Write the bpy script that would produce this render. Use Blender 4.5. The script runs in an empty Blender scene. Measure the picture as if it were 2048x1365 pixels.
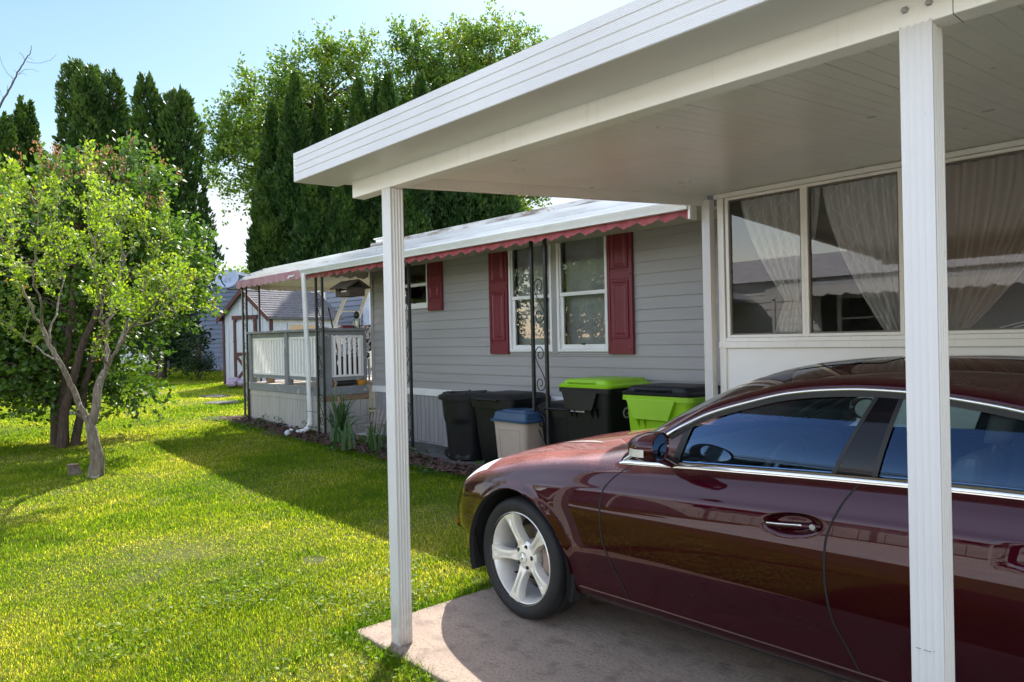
import bpy, math, random
import numpy as np
from mathutils import Vector, Matrix
rad = math.radians
random.seed(7); RNG = np.random.default_rng(11)
scene = bpy.context.scene
COL = scene.collection

# ------------------------------------------------------------------ camera
CAM_H = 1.52
TH = rad(42.0); ROLL = .0215; PITCH = -.0034; FPX = 1470.0
FW = np.array([-math.cos(TH), math.sin(TH), 0.0]); RT = np.array([math.sin(TH), math.cos(TH), 0.0]); UP = np.array([0, 0, 1.0])
F2 = FW*math.cos(PITCH)+UP*math.sin(PITCH); U2 = UP*math.cos(PITCH)-FW*math.sin(PITCH)
RI = RT*math.cos(ROLL)-U2*math.sin(ROLL); UI = RT*math.sin(ROLL)+U2*math.cos(ROLL)
cam = bpy.data.cameras.new('camera'); camo = bpy.data.objects.new('camera', cam); COL.objects.link(camo)
cam.sensor_width = 36; cam.lens = FPX/2048*36; cam.clip_start = .05; cam.clip_end = 2000
camo.matrix_world = Matrix(((RI[0], UI[0], -F2[0], 0), (RI[1], UI[1], -F2[1], 0), (RI[2], UI[2], -F2[2], CAM_H), (0, 0, 0, 1)))
scene.camera = camo

def azi(a, D):
    """ground point at depth D and lateral ratio a from the viewpoint (surveyed positions)"""
    return (FW[0]*D+RT[0]*a*D, FW[1]*D+RT[1]*a*D)
def spot(px, D): return azi((px-1024)/FPX, D)

# ------------------------------------------------------------------ terrain
def g(x, y=0.0):
    t = -x-8.0
    return float(min(.03*.5*(t+math.sqrt(t*t+4)), .9))-.03
def gv(x):
    t = -x-8.0
    return np.minimum(.03*.5*(t+np.sqrt(t*t+4)), .9)-.03

# ------------------------------------------------------------------ materials
def newmat(name):
    m = bpy.data.materials.new(name); m.use_nodes = True
    nt = m.node_tree; nt.nodes.clear()
    out = nt.nodes.new('ShaderNodeOutputMaterial')
    return m, nt, out
class NT:
    def __init__(s, nt): s.nt = nt
    def n(s, typ, **kw):
        nd = s.nt.nodes.new(typ)
        for k, v in kw.items():
            if k.startswith('i_'):
                key = k[2:].replace('_', ' ')
                nd.inputs[key].default_value = v
            else: setattr(nd, k, v)
        return nd
    def l(s, a, b): s.nt.links.new(a, b)
def rgba(c): return (c[0], c[1], c[2], 1)
def objcoord(N): return N.n('ShaderNodeTexCoord').outputs['Object']
def noise(N, scale, detail=4, vec=None, rough=.55, stretch=None):
    nz = N.n('ShaderNodeTexNoise'); nz.inputs['Scale'].default_value = scale; nz.inputs['Detail'].default_value = detail; nz.inputs['Roughness'].default_value = rough
    v = vec or objcoord(N)
    if stretch:
        mp = N.n('ShaderNodeMapping'); mp.inputs['Scale'].default_value = stretch; N.l(v, mp.inputs[0]); v = mp.outputs[0]
    N.l(v, nz.inputs['Vector']); return nz.outputs['Fac']
def ramp(N, fac, stops):
    r = N.n('ShaderNodeValToRGB'); cr = r.color_ramp
    while len(cr.elements) < len(stops): cr.elements.new(.5)
    for e, (p, c) in zip(cr.elements, stops): e.position = p; e.color = rgba(c)
    N.l(fac, r.inputs[0]); return r.outputs[0]
def mixc(N, fac, a, b, mode='MIX'):
    m = N.n('ShaderNodeMix', data_type='RGBA', blend_type=mode)
    for sock, val in ((m.inputs['Factor'], fac), (m.inputs[6], a), (m.inputs[7], b)):
        if hasattr(val, 'node'): N.l(val, sock)
        elif isinstance(val, (int, float)): sock.default_value = val
        else: sock.default_value = rgba(val)
    return m.outputs[2]
def bump(N, h, strength=.3, dist=.01):
    b = N.n('ShaderNodeBump'); b.inputs['Strength'].default_value = strength; b.inputs['Distance'].default_value = dist
    N.l(h, b.inputs['Height']); return b.outputs[0]

def mat(name, c1, c2=None, scale=6.0, rough=.6, spec=.5, metal=0.0, bumpS=0.0, bscale=60.0, coat=0.0, stretch=None, detail=5, contrast=(.35, .65), bdist=.004, speck=None):
    m, nt, out = newmat(name); N = NT(nt)
    p = N.n('ShaderNodeBsdfPrincipled')
    p.inputs['Roughness'].default_value = rough; p.inputs['Metallic'].default_value = metal
    p.inputs['Specular IOR Level'].default_value = spec
    if coat: p.inputs['Coat Weight'].default_value = coat; p.inputs['Coat Roughness'].default_value = .03
    if c2 is None: c2 = tuple(v*.82 for v in c1)
    f = noise(N, scale, detail, stretch=stretch)
    col = ramp(N, f, [(contrast[0], c2), (contrast[1], c1)])
    if speck:
        sf = noise(N, speck[0], 2)
        col = mixc(N, ramp(N, sf, [(speck[1], (0, 0, 0)), (speck[1]+.05, (1, 1, 1))]), col, speck[2])
    N.l(col, p.inputs['Base Color'])
    if bumpS:
        N.l(bump(N, noise(N, bscale, 4, stretch=stretch), bumpS, bdist), p.inputs['Normal'])
    rr = N.n('ShaderNodeMapRange'); rr.inputs['To Min'].default_value = max(0, rough-.07); rr.inputs['To Max'].default_value = min(1, rough+.07)
    N.l(noise(N, scale*2.3, 3), rr.inputs['Value']); N.l(rr.outputs[0], p.inputs['Roughness'])
    N.l(p.outputs[0], out.inputs[0]); return m

def leafmat(name, stops, trans=.45, gloss=.08, hue_noise=.5, tcol=1.5, tmul=None):
    """leaf / blade material: tint attribute picks the leaf's own colour; thin-leaf translucency"""
    m, nt, out = newmat(name); N = NT(nt)
    at = N.n('ShaderNodeAttribute'); at.attribute_name = 'tint'
    pn = noise(N, hue_noise, 3, vec=N.n('ShaderNodeNewGeometry').outputs['Position'])
    ad = N.n('ShaderNodeMath', operation='ADD'); N.l(at.outputs['Fac'], ad.inputs[0])
    mu = N.n('ShaderNodeMath', operation='MULTIPLY_ADD'); N.l(pn, mu.inputs[0]); mu.inputs[1].default_value = .8; mu.inputs[2].default_value = -.4
    N.l(mu.outputs[0], ad.inputs[1])
    col = ramp(N, ad.outputs[0], stops)
    d = N.n('ShaderNodeBsdfPrincipled'); N.l(col, d.inputs['Base Color']); d.inputs['Roughness'].default_value = .5; d.inputs['Specular IOR Level'].default_value = gloss*5
    t = N.n('ShaderNodeBsdfTranslucent')
    tc = mixc(N, 1.0, col, tmul or (tcol*1.0, tcol*1.05, tcol*.5), 'MULTIPLY'); N.l(tc, t.inputs['Color'])
    mx = N.n('ShaderNodeMixShader'); mx.inputs[0].default_value = trans
    N.l(d.outputs[0], mx.inputs[1]); N.l(t.outputs[0], mx.inputs[2]); N.l(mx.outputs[0], out.inputs[0]); return m

def glassmat(name, tint=(.85, .9, .9), refl=1.0, ior=1.5, wavy=0.0, rough=0.0):
    """single sheet of window glass: fresnel reflection over tinted transmission"""
    m, nt, out = newmat(name); N = NT(nt)
    tr = N.n('ShaderNodeBsdfTransparent'); tr.inputs[0].default_value = rgba(tint)
    gl = N.n('ShaderNodeBsdfGlossy'); gl.inputs['Roughness'].default_value = rough; gl.inputs[0].default_value = (refl, refl, refl, 1) if isinstance(refl, (int, float)) else rgba(refl)
    fr = N.n('ShaderNodeFresnel'); fr.inputs['IOR'].default_value = ior
    if wavy:
        b = bump(N, noise(N, 2.2, 1), wavy, .02); N.l(b, gl.inputs['Normal']); N.l(b, fr.inputs['Normal'])
    mx = N.n('ShaderNodeMixShader')
    mu = N.n('ShaderNodeMath', operation='MULTIPLY'); N.l(fr.outputs[0], mu.inputs[0]); mu.inputs[1].default_value = 1.9; mu.use_clamp = True
    N.l(mu.outputs[0], mx.inputs[0]); N.l(tr.outputs[0], mx.inputs[1]); N.l(gl.outputs[0], mx.inputs[2]); N.l(mx.outputs[0], out.inputs[0]); return m

# ------------------------------------------------------------------ mesh helpers
WORLD = {}
def wloc(o): return WORLD.get(o.name, (0., 0., 0.))
def tag(o, label=None, cat=None, group=None, kind=None):
    if label: o['label'] = label
    if cat: o['category'] = cat
    if group: o['group'] = group
    if kind: o['kind'] = kind
    return o
def thing(name, label, cat, loc=(0, 0, 0), group=None):
    o = bpy.data.objects.new(name, None); COL.objects.link(o); o.location = loc; o.empty_display_size = .2
    WORLD[o.name] = tuple(loc); return tag(o, label, cat, group)
def link_mesh(name, me, mats, parent=None, loc=None):
    o = bpy.data.objects.new(name, me); COL.objects.link(o)
    for m_ in (mats if isinstance(mats, (list, tuple)) else [mats]): me.materials.append(m_)
    if parent is not None:
        o.parent = parent; WORLD[o.name] = wloc(parent)
    elif loc is not None:
        o.location = loc; WORLD[o.name] = tuple(loc)
    return o
class MB:
    def __init__(s): s.v = []; s.f = []; s.m = []; s.uv = None
    def add(s, vs, fs, mi=0):
        o = len(s.v); s.v.extend([tuple(map(float, p)) for p in vs]); s.f.extend([tuple(i+o for i in f) for f in fs]); s.m.extend([mi]*len(fs)); return s
    def box(s, a, b, mi=0):
        (x0, y0, z0), (x1, y1, z1) = a, b
        return s.add([(x0, y0, z0), (x1, y0, z0), (x1, y1, z0), (x0, y1, z0), (x0, y0, z1), (x1, y0, z1), (x1, y1, z1), (x0, y1, z1)],
            [(0, 3, 2, 1), (4, 5, 6, 7), (0, 1, 5, 4), (1, 2, 6, 5), (2, 3, 7, 6), (3, 0, 4, 7)], mi)
    def obox(s, c, ax, ay, az, mi=0):
        c, ax, ay, az = map(np.array, (c, ax, ay, az)); vs = [c+i*ax+j*ay+k*az for k in (-1, 1) for j in (-1, 1) for i in (-1, 1)]
        return s.add(vs, [(0, 2, 3, 1), (4, 5, 7, 6), (0, 1, 5, 4), (1, 3, 7, 5), (3, 2, 6, 7), (2, 0, 4, 6)], mi)
    def bar(s, p, q, w, h=None, mi=0, up=(0, 0, 1)):
        p, q = np.array(p, float), np.array(q, float); d = q-p; L = np.linalg.norm(d); d /= L
        u = np.array(up, float); 
        if abs(d@u) > .95: u = np.array([1., 0, 0])
        a = np.cross(d, u); a /= np.linalg.norm(a); b = np.cross(a, d); h = h or w
        return s.obox((p+q)/2, d*L/2, a*w/2, b*h/2, mi)
    def tube(s, pts, r, n=8, mi=0, cap=True):
        P = [np.array(p, float) for p in pts]; k = len(P); rs = r if hasattr(r, '__len__') else [r]*k
        T = []
        for i in range(k):
            d = P[min(i+1, k-1)]-P[max(i-1, 0)]; T.append(d/(np.linalg.norm(d)+1e-12))
        u = np.array([0, 0, 1.]) if abs(T[0][2]) < .9 else np.array([1., 0, 0])
        u = u-T[0]*(u@T[0]); u /= np.linalg.norm(u); vs = []
        for i in range(k):
            u = u-T[i]*(u@T[i]); u /= (np.linalg.norm(u)+1e-12); w = np.cross(T[i], u)
            for j in range(n):
                a = 2*math.pi*j/n; vs.append(P[i]+rs[i]*(math.cos(a)*u+math.sin(a)*w))
        fs = [(i*n+j, i*n+(j+1) % n, (i+1)*n+(j+1) % n, (i+1)*n+j) for i in range(k-1) for j in range(n)]
        if cap: fs += [tuple(range(n-1, -1, -1)), tuple(range((k-1)*n, k*n))]
        return s.add(vs, fs, mi)
    def prism(s, poly, vec, mi=0):
        n = len(poly); v = np.array(vec, float); vs = [np.array(p, float) for p in poly]; vs += [p+v for p in vs[:n]]
        return s.add(vs, [tuple(range(n-1, -1, -1)), tuple(range(n, 2*n))]+[(i, (i+1) % n, n+(i+1) % n, n+i) for i in range(n)], mi)
    def lathe(s, prof, c=(0, 0, 0), axis='z', n=32, mi=0):
        vs = []
        for (r, h) in prof:
            for j in range(n):
                a = 2*math.pi*j/n; ca, sa = r*math.cos(a), r*math.sin(a)
                p = {'z': (ca, sa, h), 'y': (ca, h, sa), 'x': (h, ca, sa)}[axis]
                vs.append((c[0]+p[0], c[1]+p[1], c[2]+p[2]))
        k = len(prof)
        return s.add(vs, [(i*n+j, i*n+(j+1) % n, (i+1)*n+(j+1) % n, (i+1)*n+j) for i in range(k-1) for j in range(n)], mi)
    def grid(s, P, mi=0, flip=False):
        P = np.asarray(P, float); m, n = P.shape[:2]
        fs = [(i*n+j, (i+1)*n+j, (i+1)*n+j+1, i*n+j+1) for i in range(m-1) for j in range(n-1)]
        if flip: fs = [f[::-1] for f in fs]
        return s.add(P.reshape(-1, 3), fs, mi)
    def loft(s, rings, mi=0, cap=True):
        n = len(rings[0]); vs = [p for r in rings for p in r]
        fs = [(i*n+j, i*n+(j+1) % n, (i+1)*n+(j+1) % n, (i+1)*n+j) for i in range(len(rings)-1) for j in range(n)]
        if cap: fs += [tuple(range(n-1, -1, -1)), tuple(range((len(rings)-1)*n, len(rings)*n))]
        return s.add(vs, fs, mi)
    def ell(s, c, r, mi=0, n=16, m=10):
        rings = [[(c[0]+r[0]*math.sin(math.pi*i/m)*math.cos(2*math.pi*j/n), c[1]+r[1]*math.sin(math.pi*i/m)*math.sin(2*math.pi*j/n), c[2]-r[2]*math.cos(math.pi*i/m)) for j in range(n)] for i in range(m+1)]
        rings[0] = [(c[0]+1e-4*math.cos(2*math.pi*j/n), c[1]+1e-4*math.sin(2*math.pi*j/n), c[2]-r[2]) for j in range(n)]
        rings[-1] = [(c[0]+1e-4*math.cos(2*math.pi*j/n), c[1]+1e-4*math.sin(2*math.pi*j/n), c[2]+r[2]) for j in range(n)]
        return s.loft(rings, mi)
    def build(s, name, mats, parent=None, smooth=None, bevel=0, loc=None, recalc=True):
        off = np.array(wloc(parent) if parent is not None else (loc or (0, 0, 0)))
        V = np.array(s.v)-off
        me = bpy.data.meshes.new(name); me.from_pydata(V.tolist(), [], s.f); me.update()
        if recalc:
            import bmesh
            bm = bmesh.new(); bm.from_mesh(me); bmesh.ops.recalc_face_normals(bm, faces=bm.faces); bm.to_mesh(me); bm.free()
        o = link_mesh(name, me, mats, parent, loc)
        if any(s.m): me.polygons.foreach_set('material_index', s.m)
        if smooth is not None:
            me.polygons.foreach_set('use_smooth', [True]*len(me.polygons))
            if smooth < 179: me.set_sharp_from_angle(angle=rad(smooth))
        if bevel:
            b = o.modifiers.new('bevel', 'BEVEL'); b.width = bevel; b.segments = 2; b.limit_method = 'ANGLE'; b.angle_limit = rad(40); b.harden_normals = False
        return o
def npmesh(name, V, F, mats, parent=None, tint=None, loc=None, smooth=False, kind=None, uv=None):
    """mesh straight from arrays; F is (M,k)"""
    off = np.array(wloc(parent) if parent is not None else (loc or (0, 0, 0)))
    V = (np.asarray(V, float)-off).astype(np.float32); F = np.asarray(F, np.int32); M, k = F.shape
    me = bpy.data.meshes.new(name); me.vertices.add(len(V)); me.vertices.foreach_set('co', V.ravel())
    me.loops.add(M*k); me.loops.foreach_set('vertex_index', F.ravel())
    me.polygons.add(M); me.polygons.foreach_set('loop_start', np.arange(0, M*k, k, dtype=np.int32))
    if smooth: me.polygons.foreach_set('use_smooth', np.ones(M, bool))
    me.update(calc_edges=True)
    if tint is not None:
        a = me.attributes.new('tint', 'FLOAT', 'POINT'); a.data.foreach_set('value', np.asarray(tint, np.float32))
    if uv is not None:
        l = me.uv_layers.new(name='uv'); l.data.foreach_set('uv', np.asarray(uv, np.float32)[F.ravel()].ravel())
    return link_mesh(name, me, mats, parent, loc)
def copy_tree(o, parent=None):
    c = o.copy(); COL.objects.link(c); c.parent = parent
    WORLD[c.name] = wloc(o)
    for ch in list(o.children): copy_tree(ch, c)
    return c
def pchip(x, y):
    x = np.array(x, float); y = np.array(y, float); h = np.diff(x); d = np.diff(y)/h; m = np.zeros_like(y)
    m[0], m[-1] = d[0], d[-1]
    for i in range(1, len(x)-1):
        if d[i-1]*d[i] > 0:
            w1, w2 = 2*h[i]+h[i-1], h[i]+2*h[i-1]; m[i] = (w1+w2)/(w1/d[i-1]+w2/d[i])
    def f(q):
        q = np.clip(np.asarray(q, float), x[0], x[-1]); i = np.clip(np.searchsorted(x, q)-1, 0, len(x)-2)
        t = (q-x[i])/h[i]
        return (1+2*t)*(1-t)**2*y[i]+t*(1-t)**2*h[i]*m[i]+t*t*(3-2*t)*y[i+1]+t*t*(t-1)*h[i]*m[i+1]
    return f
def rrect(cx, cy, z, hx, hy, r, n=5):
    pts = []
    for (sx, sy, a0) in ((1, 1, 0), (-1, 1, 90), (-1, -1, 180), (1, -1, 270)):
        for k in range(n+1):
            a = rad(a0+90*k/n); pts.append((cx+sx*(hx-r)+r*math.cos(a), cy+sy*(hy-r)+r*math.sin(a), z))
    return pts

def grimy(name, c, c2, rough=.36, base=True):
    """painted aluminium with rain streaks, and mud splashed up from the ground"""
    m, nt, out = newmat(name); N = NT(nt); p = N.n('ShaderNodeBsdfPrincipled'); p.inputs['Roughness'].default_value = rough
    v = objcoord(N)
    col = ramp(N, noise(N, 1.6, 4, vec=v), [(.35, c2), (.65, c)])
    st = noise(N, 7, 5, vec=v, stretch=(5, 5, .35), rough=.6)
    col = mixc(N, ramp(N, st, [(.58, (0, 0, 0)), (.80, (.30, .30, .30))]), col, (.50, .47, .40))
    sp = noise(N, 38, 2, vec=v)
    col = mixc(N, ramp(N, sp, [(.74, (0, 0, 0)), (.78, (.5, .5, .5))]), col, (.42, .38, .31))
    if base:
        s = N.n('ShaderNodeSeparateXYZ'); N.l(v, s.inputs[0]); mr = N.n('ShaderNodeMapRange'); N.l(s.outputs[2], mr.inputs[0]); mr.inputs['From Min'].default_value = .30; mr.inputs['From Max'].default_value = -.02; mr.inputs['To Max'].default_value = 1.0
        mu = N.n('ShaderNodeMath', operation='MULTIPLY'); N.l(mr.outputs[0], mu.inputs[0]); N.l(ramp(N, noise(N, 16, 4, vec=v), [(.35, (.15, .15, .15)), (.7, (.85, .85, .85))]), mu.inputs[1])
        col = mixc(N, mu.outputs[0], col, (.36, .27, .19))
    N.l(col, p.inputs['Base Color']); N.l(p.outputs[0], out.inputs[0]); return m
# ------------------------------------------------------------------ shared materials
M = {}
M['alu'] = grimy('white_aluminium', (.87, .86, .82), (.80, .785, .745), .34, False)
M['alu_post'] = grimy('white_post_paint', (.65, .64, .635), (.61, .60, .595))
M['white'] = mat('white_vinyl', (.78, .78, .76), (.70, .70, .68), scale=3, rough=.4)
M['panel'] = mat('white_wall_panel', (.88, .875, .86), (.83, .825, .81), scale=1.1, rough=.45)
M['siding'] = mat('grey_siding', (.34, .325, .315), (.30, .287, .28), scale=1.4, rough=.5, stretch=(.35, 1, 3), bumpS=.12, bscale=30)
M['skirt'] = mat('grey_skirting', (.30, .285, .29), (.25, .24, .245), scale=2.2, rough=.55, stretch=(3, 3, .6))
M['red'] = mat('maroon_shutter', (.175, .018, .030), (.135, .012, .022), scale=7, rough=.42, stretch=(6, 6, .5), bumpS=.1, bscale=20)
M['valance'] = mat('faded_red_valance', (.36, .070, .088), (.26, .042, .055), scale=5, rough=.55, stretch=(3, 1, .8))
M['valance_old'] = mat('pink_faded_valance', (.50, .25, .28), (.38, .15, .19), scale=4, rough=.6)
M['beige'] = mat('beige_soffit', (.60, .55, .46), (.50, .46, .38), scale=2, rough=.5)
M['iron'] = mat('black_iron', (.012, .013, .015), (.03, .028, .026), scale=9, rough=.42, bumpS=.2, bscale=80)
M['dark'] = mat('dark_void', (.012, .012, .013), scale=3, rough=.8)
M['roofmetal'] = mat('aluminium_roof_pan', (.62, .63, .65), (.46, .46, .46), scale=3, rough=.3, metal=.25, stretch=(.4, 3, 3))
M['roofgrit'] = mat('weathered_roof_coating', (.55, .54, .52), (.20, .17, .14), scale=4, rough=.8, stretch=(.5, 2, 2), contrast=(.40, .56), speck=(16, .66, (.32, .17, .07)))
M['shingle_dark'] = mat('dark_shingles', (.05, .052, .058), (.03, .03, .034), scale=14, rough=.85, bumpS=.5, bscale=40)
M['soil'] = mat('brown_soil', (.085, .055, .035), (.035, .022, .015), scale=9, rough=.95, bumpS=.8, bscale=30, bdist=.02)
# ------------------------------------------------------------------ sky and sun
SUN_EL = math.atan(1/math.hypot(.75, .82)); SUN_AZ = math.atan2(-.75, .82)      # from +Y towards -X
world = bpy.data.worlds.new('World'); scene.world = world; world.use_nodes = True
wn = NT(world.node_tree); world.node_tree.nodes.clear()
sky = wn.n('ShaderNodeTexSky'); sky.sky_type = 'NISHITA'; sky.sun_disc = False
sky.sun_elevation = SUN_EL; sky.sun_rotation = SUN_AZ; sky.air_density = 1.0; sky.dust_density = .5; sky.ozone_density = 1.6; sky.altitude = 200
bg = wn.n('ShaderNodeBackground'); bg.inputs['Strength'].default_value = .15
wo = wn.n('ShaderNodeOutputWorld')
# hazy white sky: warm grey haze all round, thicker and dimmer low down beyond the house, with a soft cloud bank
tc = wn.n('ShaderNodeTexCoord'); mp = wn.n('ShaderNodeMapping'); mp.inputs['Scale'].default_value = (1.0, 1.0, 3.2)
wn.l(tc.outputs['Generated'], mp.inputs[0])
cn = noise(wn, 2.1, 5, vec=mp.outputs[0], rough=.5)
sx = wn.n('ShaderNodeSeparateXYZ'); wn.l(tc.outputs['Generated'], sx.inputs[0])
dt_ = wn.n('ShaderNodeVectorMath', operation='DOT_PRODUCT'); wn.l(tc.outputs['Generated'], dt_.inputs[0]); dt_.inputs[1].default_value = (-.80, .60, 0)
sec = ramp(wn, dt_.outputs['Value'], [(.30, (0, 0, 0)), (.75, (1, 1, 1))])
low = ramp(wn, sx.outputs['Z'], [(0.0, (1, 1, 1)), (.48, (1, 1, 1)), (.62, (0, 0, 0))])
hz_ = mixc(wn, 1.0, sec, low, 'MULTIPLY')
tintc = mixc(wn, hz_, (1.60, 1.22, .97), (.305, .335, .30))
skyc = mixc(wn, 1.0, sky.outputs[0], tintc, 'MULTIPLY')
el = ramp(wn, sx.outputs['Z'], [(0.0, (1, 1, 1)), (.15, (1, 1, 1)), (.26, (.15, .15, .15)), (.4, (0, 0, 0))])
cl = ramp(wn, cn, [(.34, (.35, .35, .35)), (.60, (1, 1, 1))])
cf = mixc(wn, 1.0, mixc(wn, 1.0, el, cl, 'MULTIPLY'), sec, 'MULTIPLY')
skyc = mixc(wn, cf, skyc, (1.75, 1.76, 1.78))
wn.l(skyc, bg.inputs['Color']); wn.l(bg.outputs[0], wo.inputs[0])
sl = bpy.data.lights.new('sun', 'SUN'); sl.energy = 2.45; sl.angle = rad(.53); sl.color = (1, .95, .87)
so = bpy.data.objects.new('sun', sl); COL.objects.link(so); so.location = (0, 0, 30)
sd = Vector((-.75, .82, 1.0)).normalized(); so.rotation_euler = sd.to_track_quat('Z', 'Y').to_euler()
scene.view_settings.view_transform = 'Standard'; scene.view_settings.look = 'None'; scene.view_settings.exposure = 1.98; scene.view_settings.gamma = 1
scene.cycles.max_bounces = 12; scene.cycles.transparent_max_bounces = 24; scene.cycles.sample_clamp_indirect = 6; scene.cycles.caustics_reflective = False; scene.cycles.caustics_refractive = False

# ------------------------------------------------------------------ ground sheet
def lawnmat():
    m, nt, out = newmat('lawn_soil'); N = NT(nt)
    pos = N.n('ShaderNodeNewGeometry').outputs['Position']
    a = noise(N, .9, 5, vec=pos); b = noise(N, 55, 4, vec=pos)
    c = ramp(N, a, [(.3, (.07, .105, .018)), (.55, (.105, .135, .022)), (.75, (.14, .14, .035))])
    c = mixc(N, ramp(N, b, [(.42, (0, 0, 0)), (.66, (1, 1, 1))]), c, (.07, .06, .03))
    p = N.n('ShaderNodeBsdfPrincipled'); N.l(c, p.inputs['Base Color']); p.inputs['Roughness'].default_value = .9; p.inputs['Specular IOR Level'].default_value = .2
    N.l(bump(N, b, .9, .03), p.inputs['Normal']); N.l(p.outputs[0], out.inputs[0]); return m
M['lawn'] = lawnmat()
gx = np.unique(np.concatenate([np.linspace(-900, -60, 12), np.linspace(-60, 10, 90), np.linspace(10, 900, 12)]))
gy = np.unique(np.concatenate([np.linspace(-900, -20, 10), np.linspace(-20, 30, 40), np.linspace(30, 900, 10)]))
X, Y = np.meshgrid(gx, gy, indexing='ij')
Z = gv(X)+.012*np.sin(X*1.7+Y*.9)*np.sin(Y*1.3-X*.4)*(X < -3.6)
MB().grid(np.stack([X, Y, Z], -1)).build('lawn', M['lawn'], smooth=180)
tag(bpy.data.objects['lawn'], kind='structure')

def concmat():
    m, nt, out = newmat('concrete_slab'); N = NT(nt)
    v = objcoord(N)
    a = noise(N, 1.1, 6, vec=v, rough=.65); b = noise(N, 70, 3, vec=v); d = noise(N, 9, 5, vec=v); st = noise(N, 3, 4, vec=v, stretch=(1.2, 9, 1))
    c = ramp(N, a, [(.28, (.25, .19, .155)), (.5, (.375, .285, .215)), (.72, (.41, .315, .24))])
    c = mixc(N, ramp(N, b, [(.36, (1, 1, 1)), (.5, (0, 0, 0))]), c, (.24, .185, .15))
    c = mixc(N, ramp(N, d, [(.52, (0, 0, 0)), (.70, (.80, .80, .80))]), c, (.185, .138, .112))
    c = mixc(N, ramp(N, st, [(.45, (0, 0, 0)), (.75, (.4, .4, .4))]), c, (.25, .20, .165))
    p = N.n('ShaderNodeBsdfPrincipled'); N.l(c, p.inputs['Base Color']); p.inputs['Roughness'].default_value = .85; p.inputs['Specular IOR Level'].default_value = .25
    h = N.n('ShaderNodeMath', operation='ADD'); N.l(b, h.inputs[0]); N.l(st, h.inputs[1])
    N.l(bump(N, h.outputs[0], .5, .006), p.inputs['Normal']); N.l(p.outputs[0], out.inputs[0]); return m
M['concrete'] = concmat()
# slab under the carport: a shallow cast block with a worn edge
sb = MB(); sb.box((-3.46, 1.945, -.10), (7.5, 5.49, 0.0))
sb.build('concrete_slab', M['concrete'], bevel=.012); tag(bpy.data.objects['concrete_slab'], kind='structure')
# pale concrete slab added out of view to bounce light onto the beam
dv = MB(); dv.box((-14, -6.4, -.12), (9, -1.7, -.008)); dv.build('bounce_slab', mat('pale_bounce_concrete', (.70, .66, .62), (.60, .56, .52), scale=2, rough=.9), bevel=.01); tag(bpy.data.objects['bounce_slab'], kind='structure')
# paved strip along the house under the bins
M['paver'] = mat('path_pavers', (.13, .125, .12), (.055, .05, .048), scale=7, rough=.9, bumpS=.6, bscale=26, bdist=.01, speck=(14, .62, (.06, .045, .03)))
pv = MB()
for i in range(14):
    x1 = -3.62-i*.43
    pv.box((x1-.42, 5.46, -.06), (x1, 6.24, .022+.004*math.sin(i*2.3)))
pv.build('paved_path', M['paver'], bevel=.01); tag(bpy.data.objects['paved_path'], kind='structure')
# bare planting bed in front of the paving and the porch
bx = np.linspace(-13.9, -3.52, 80); by = np.linspace(0, 1, 9)
P = np.zeros((80, 9, 3))
for i, x in enumerate(bx):
    y0 = 5.05+.10*math.sin(x*1.9)+.06*math.sin(x*5.1)-(.12 if x < -10.5 else 0); y1 = 5.455
    for j, t in enumerate(by):
        y = y0+(y1-y0)*t; P[i, j] = (x, y, g(x)+.012+.03*math.sin(math.pi*min(1, t*1.4))*(.6+.4*math.sin(x*7+y*11)) + .01*random.random())
MB().grid(P).build('planting_bed', M['soil'], smooth=180); tag(bpy.data.objects['planting_bed'], kind='structure')
# mulch chips lying on the bed
def chips():
    n = 2600; x = RNG.uniform(-13.6, -3.6, n); y = RNG.uniform(4.95, 5.45, n); a = RNG.uniform(0, 6.28, n); L = RNG.uniform(.012, .045, n); w = L*RNG.uniform(.2, .5, n)
    z = gv(x)+.045+RNG.uniform(0, .02, n); tl = RNG.normal(0, .35, n)
    d = np.stack([np.cos(a), np.sin(a), tl], -1)*L[:, None]; e = np.stack([-np.sin(a), np.cos(a), RNG.normal(0, .3, n)], -1)*w[:, None]
    c = np.stack([x, y, z], -1)
    V = np.stack([c-d-e, c+d-e, c+d+e, c-d+e], 1).reshape(-1, 3)
    o = npmesh('mulch_chips', V, np.arange(4*n).reshape(-1, 4), mat('mulch_bark', (.13, .062, .045), (.05, .024, .018), scale=30, rough=.9))
    tag(o, 'reddish brown bark mulch scattered along the house foot', 'mulch', kind='stuff')
chips()

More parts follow.
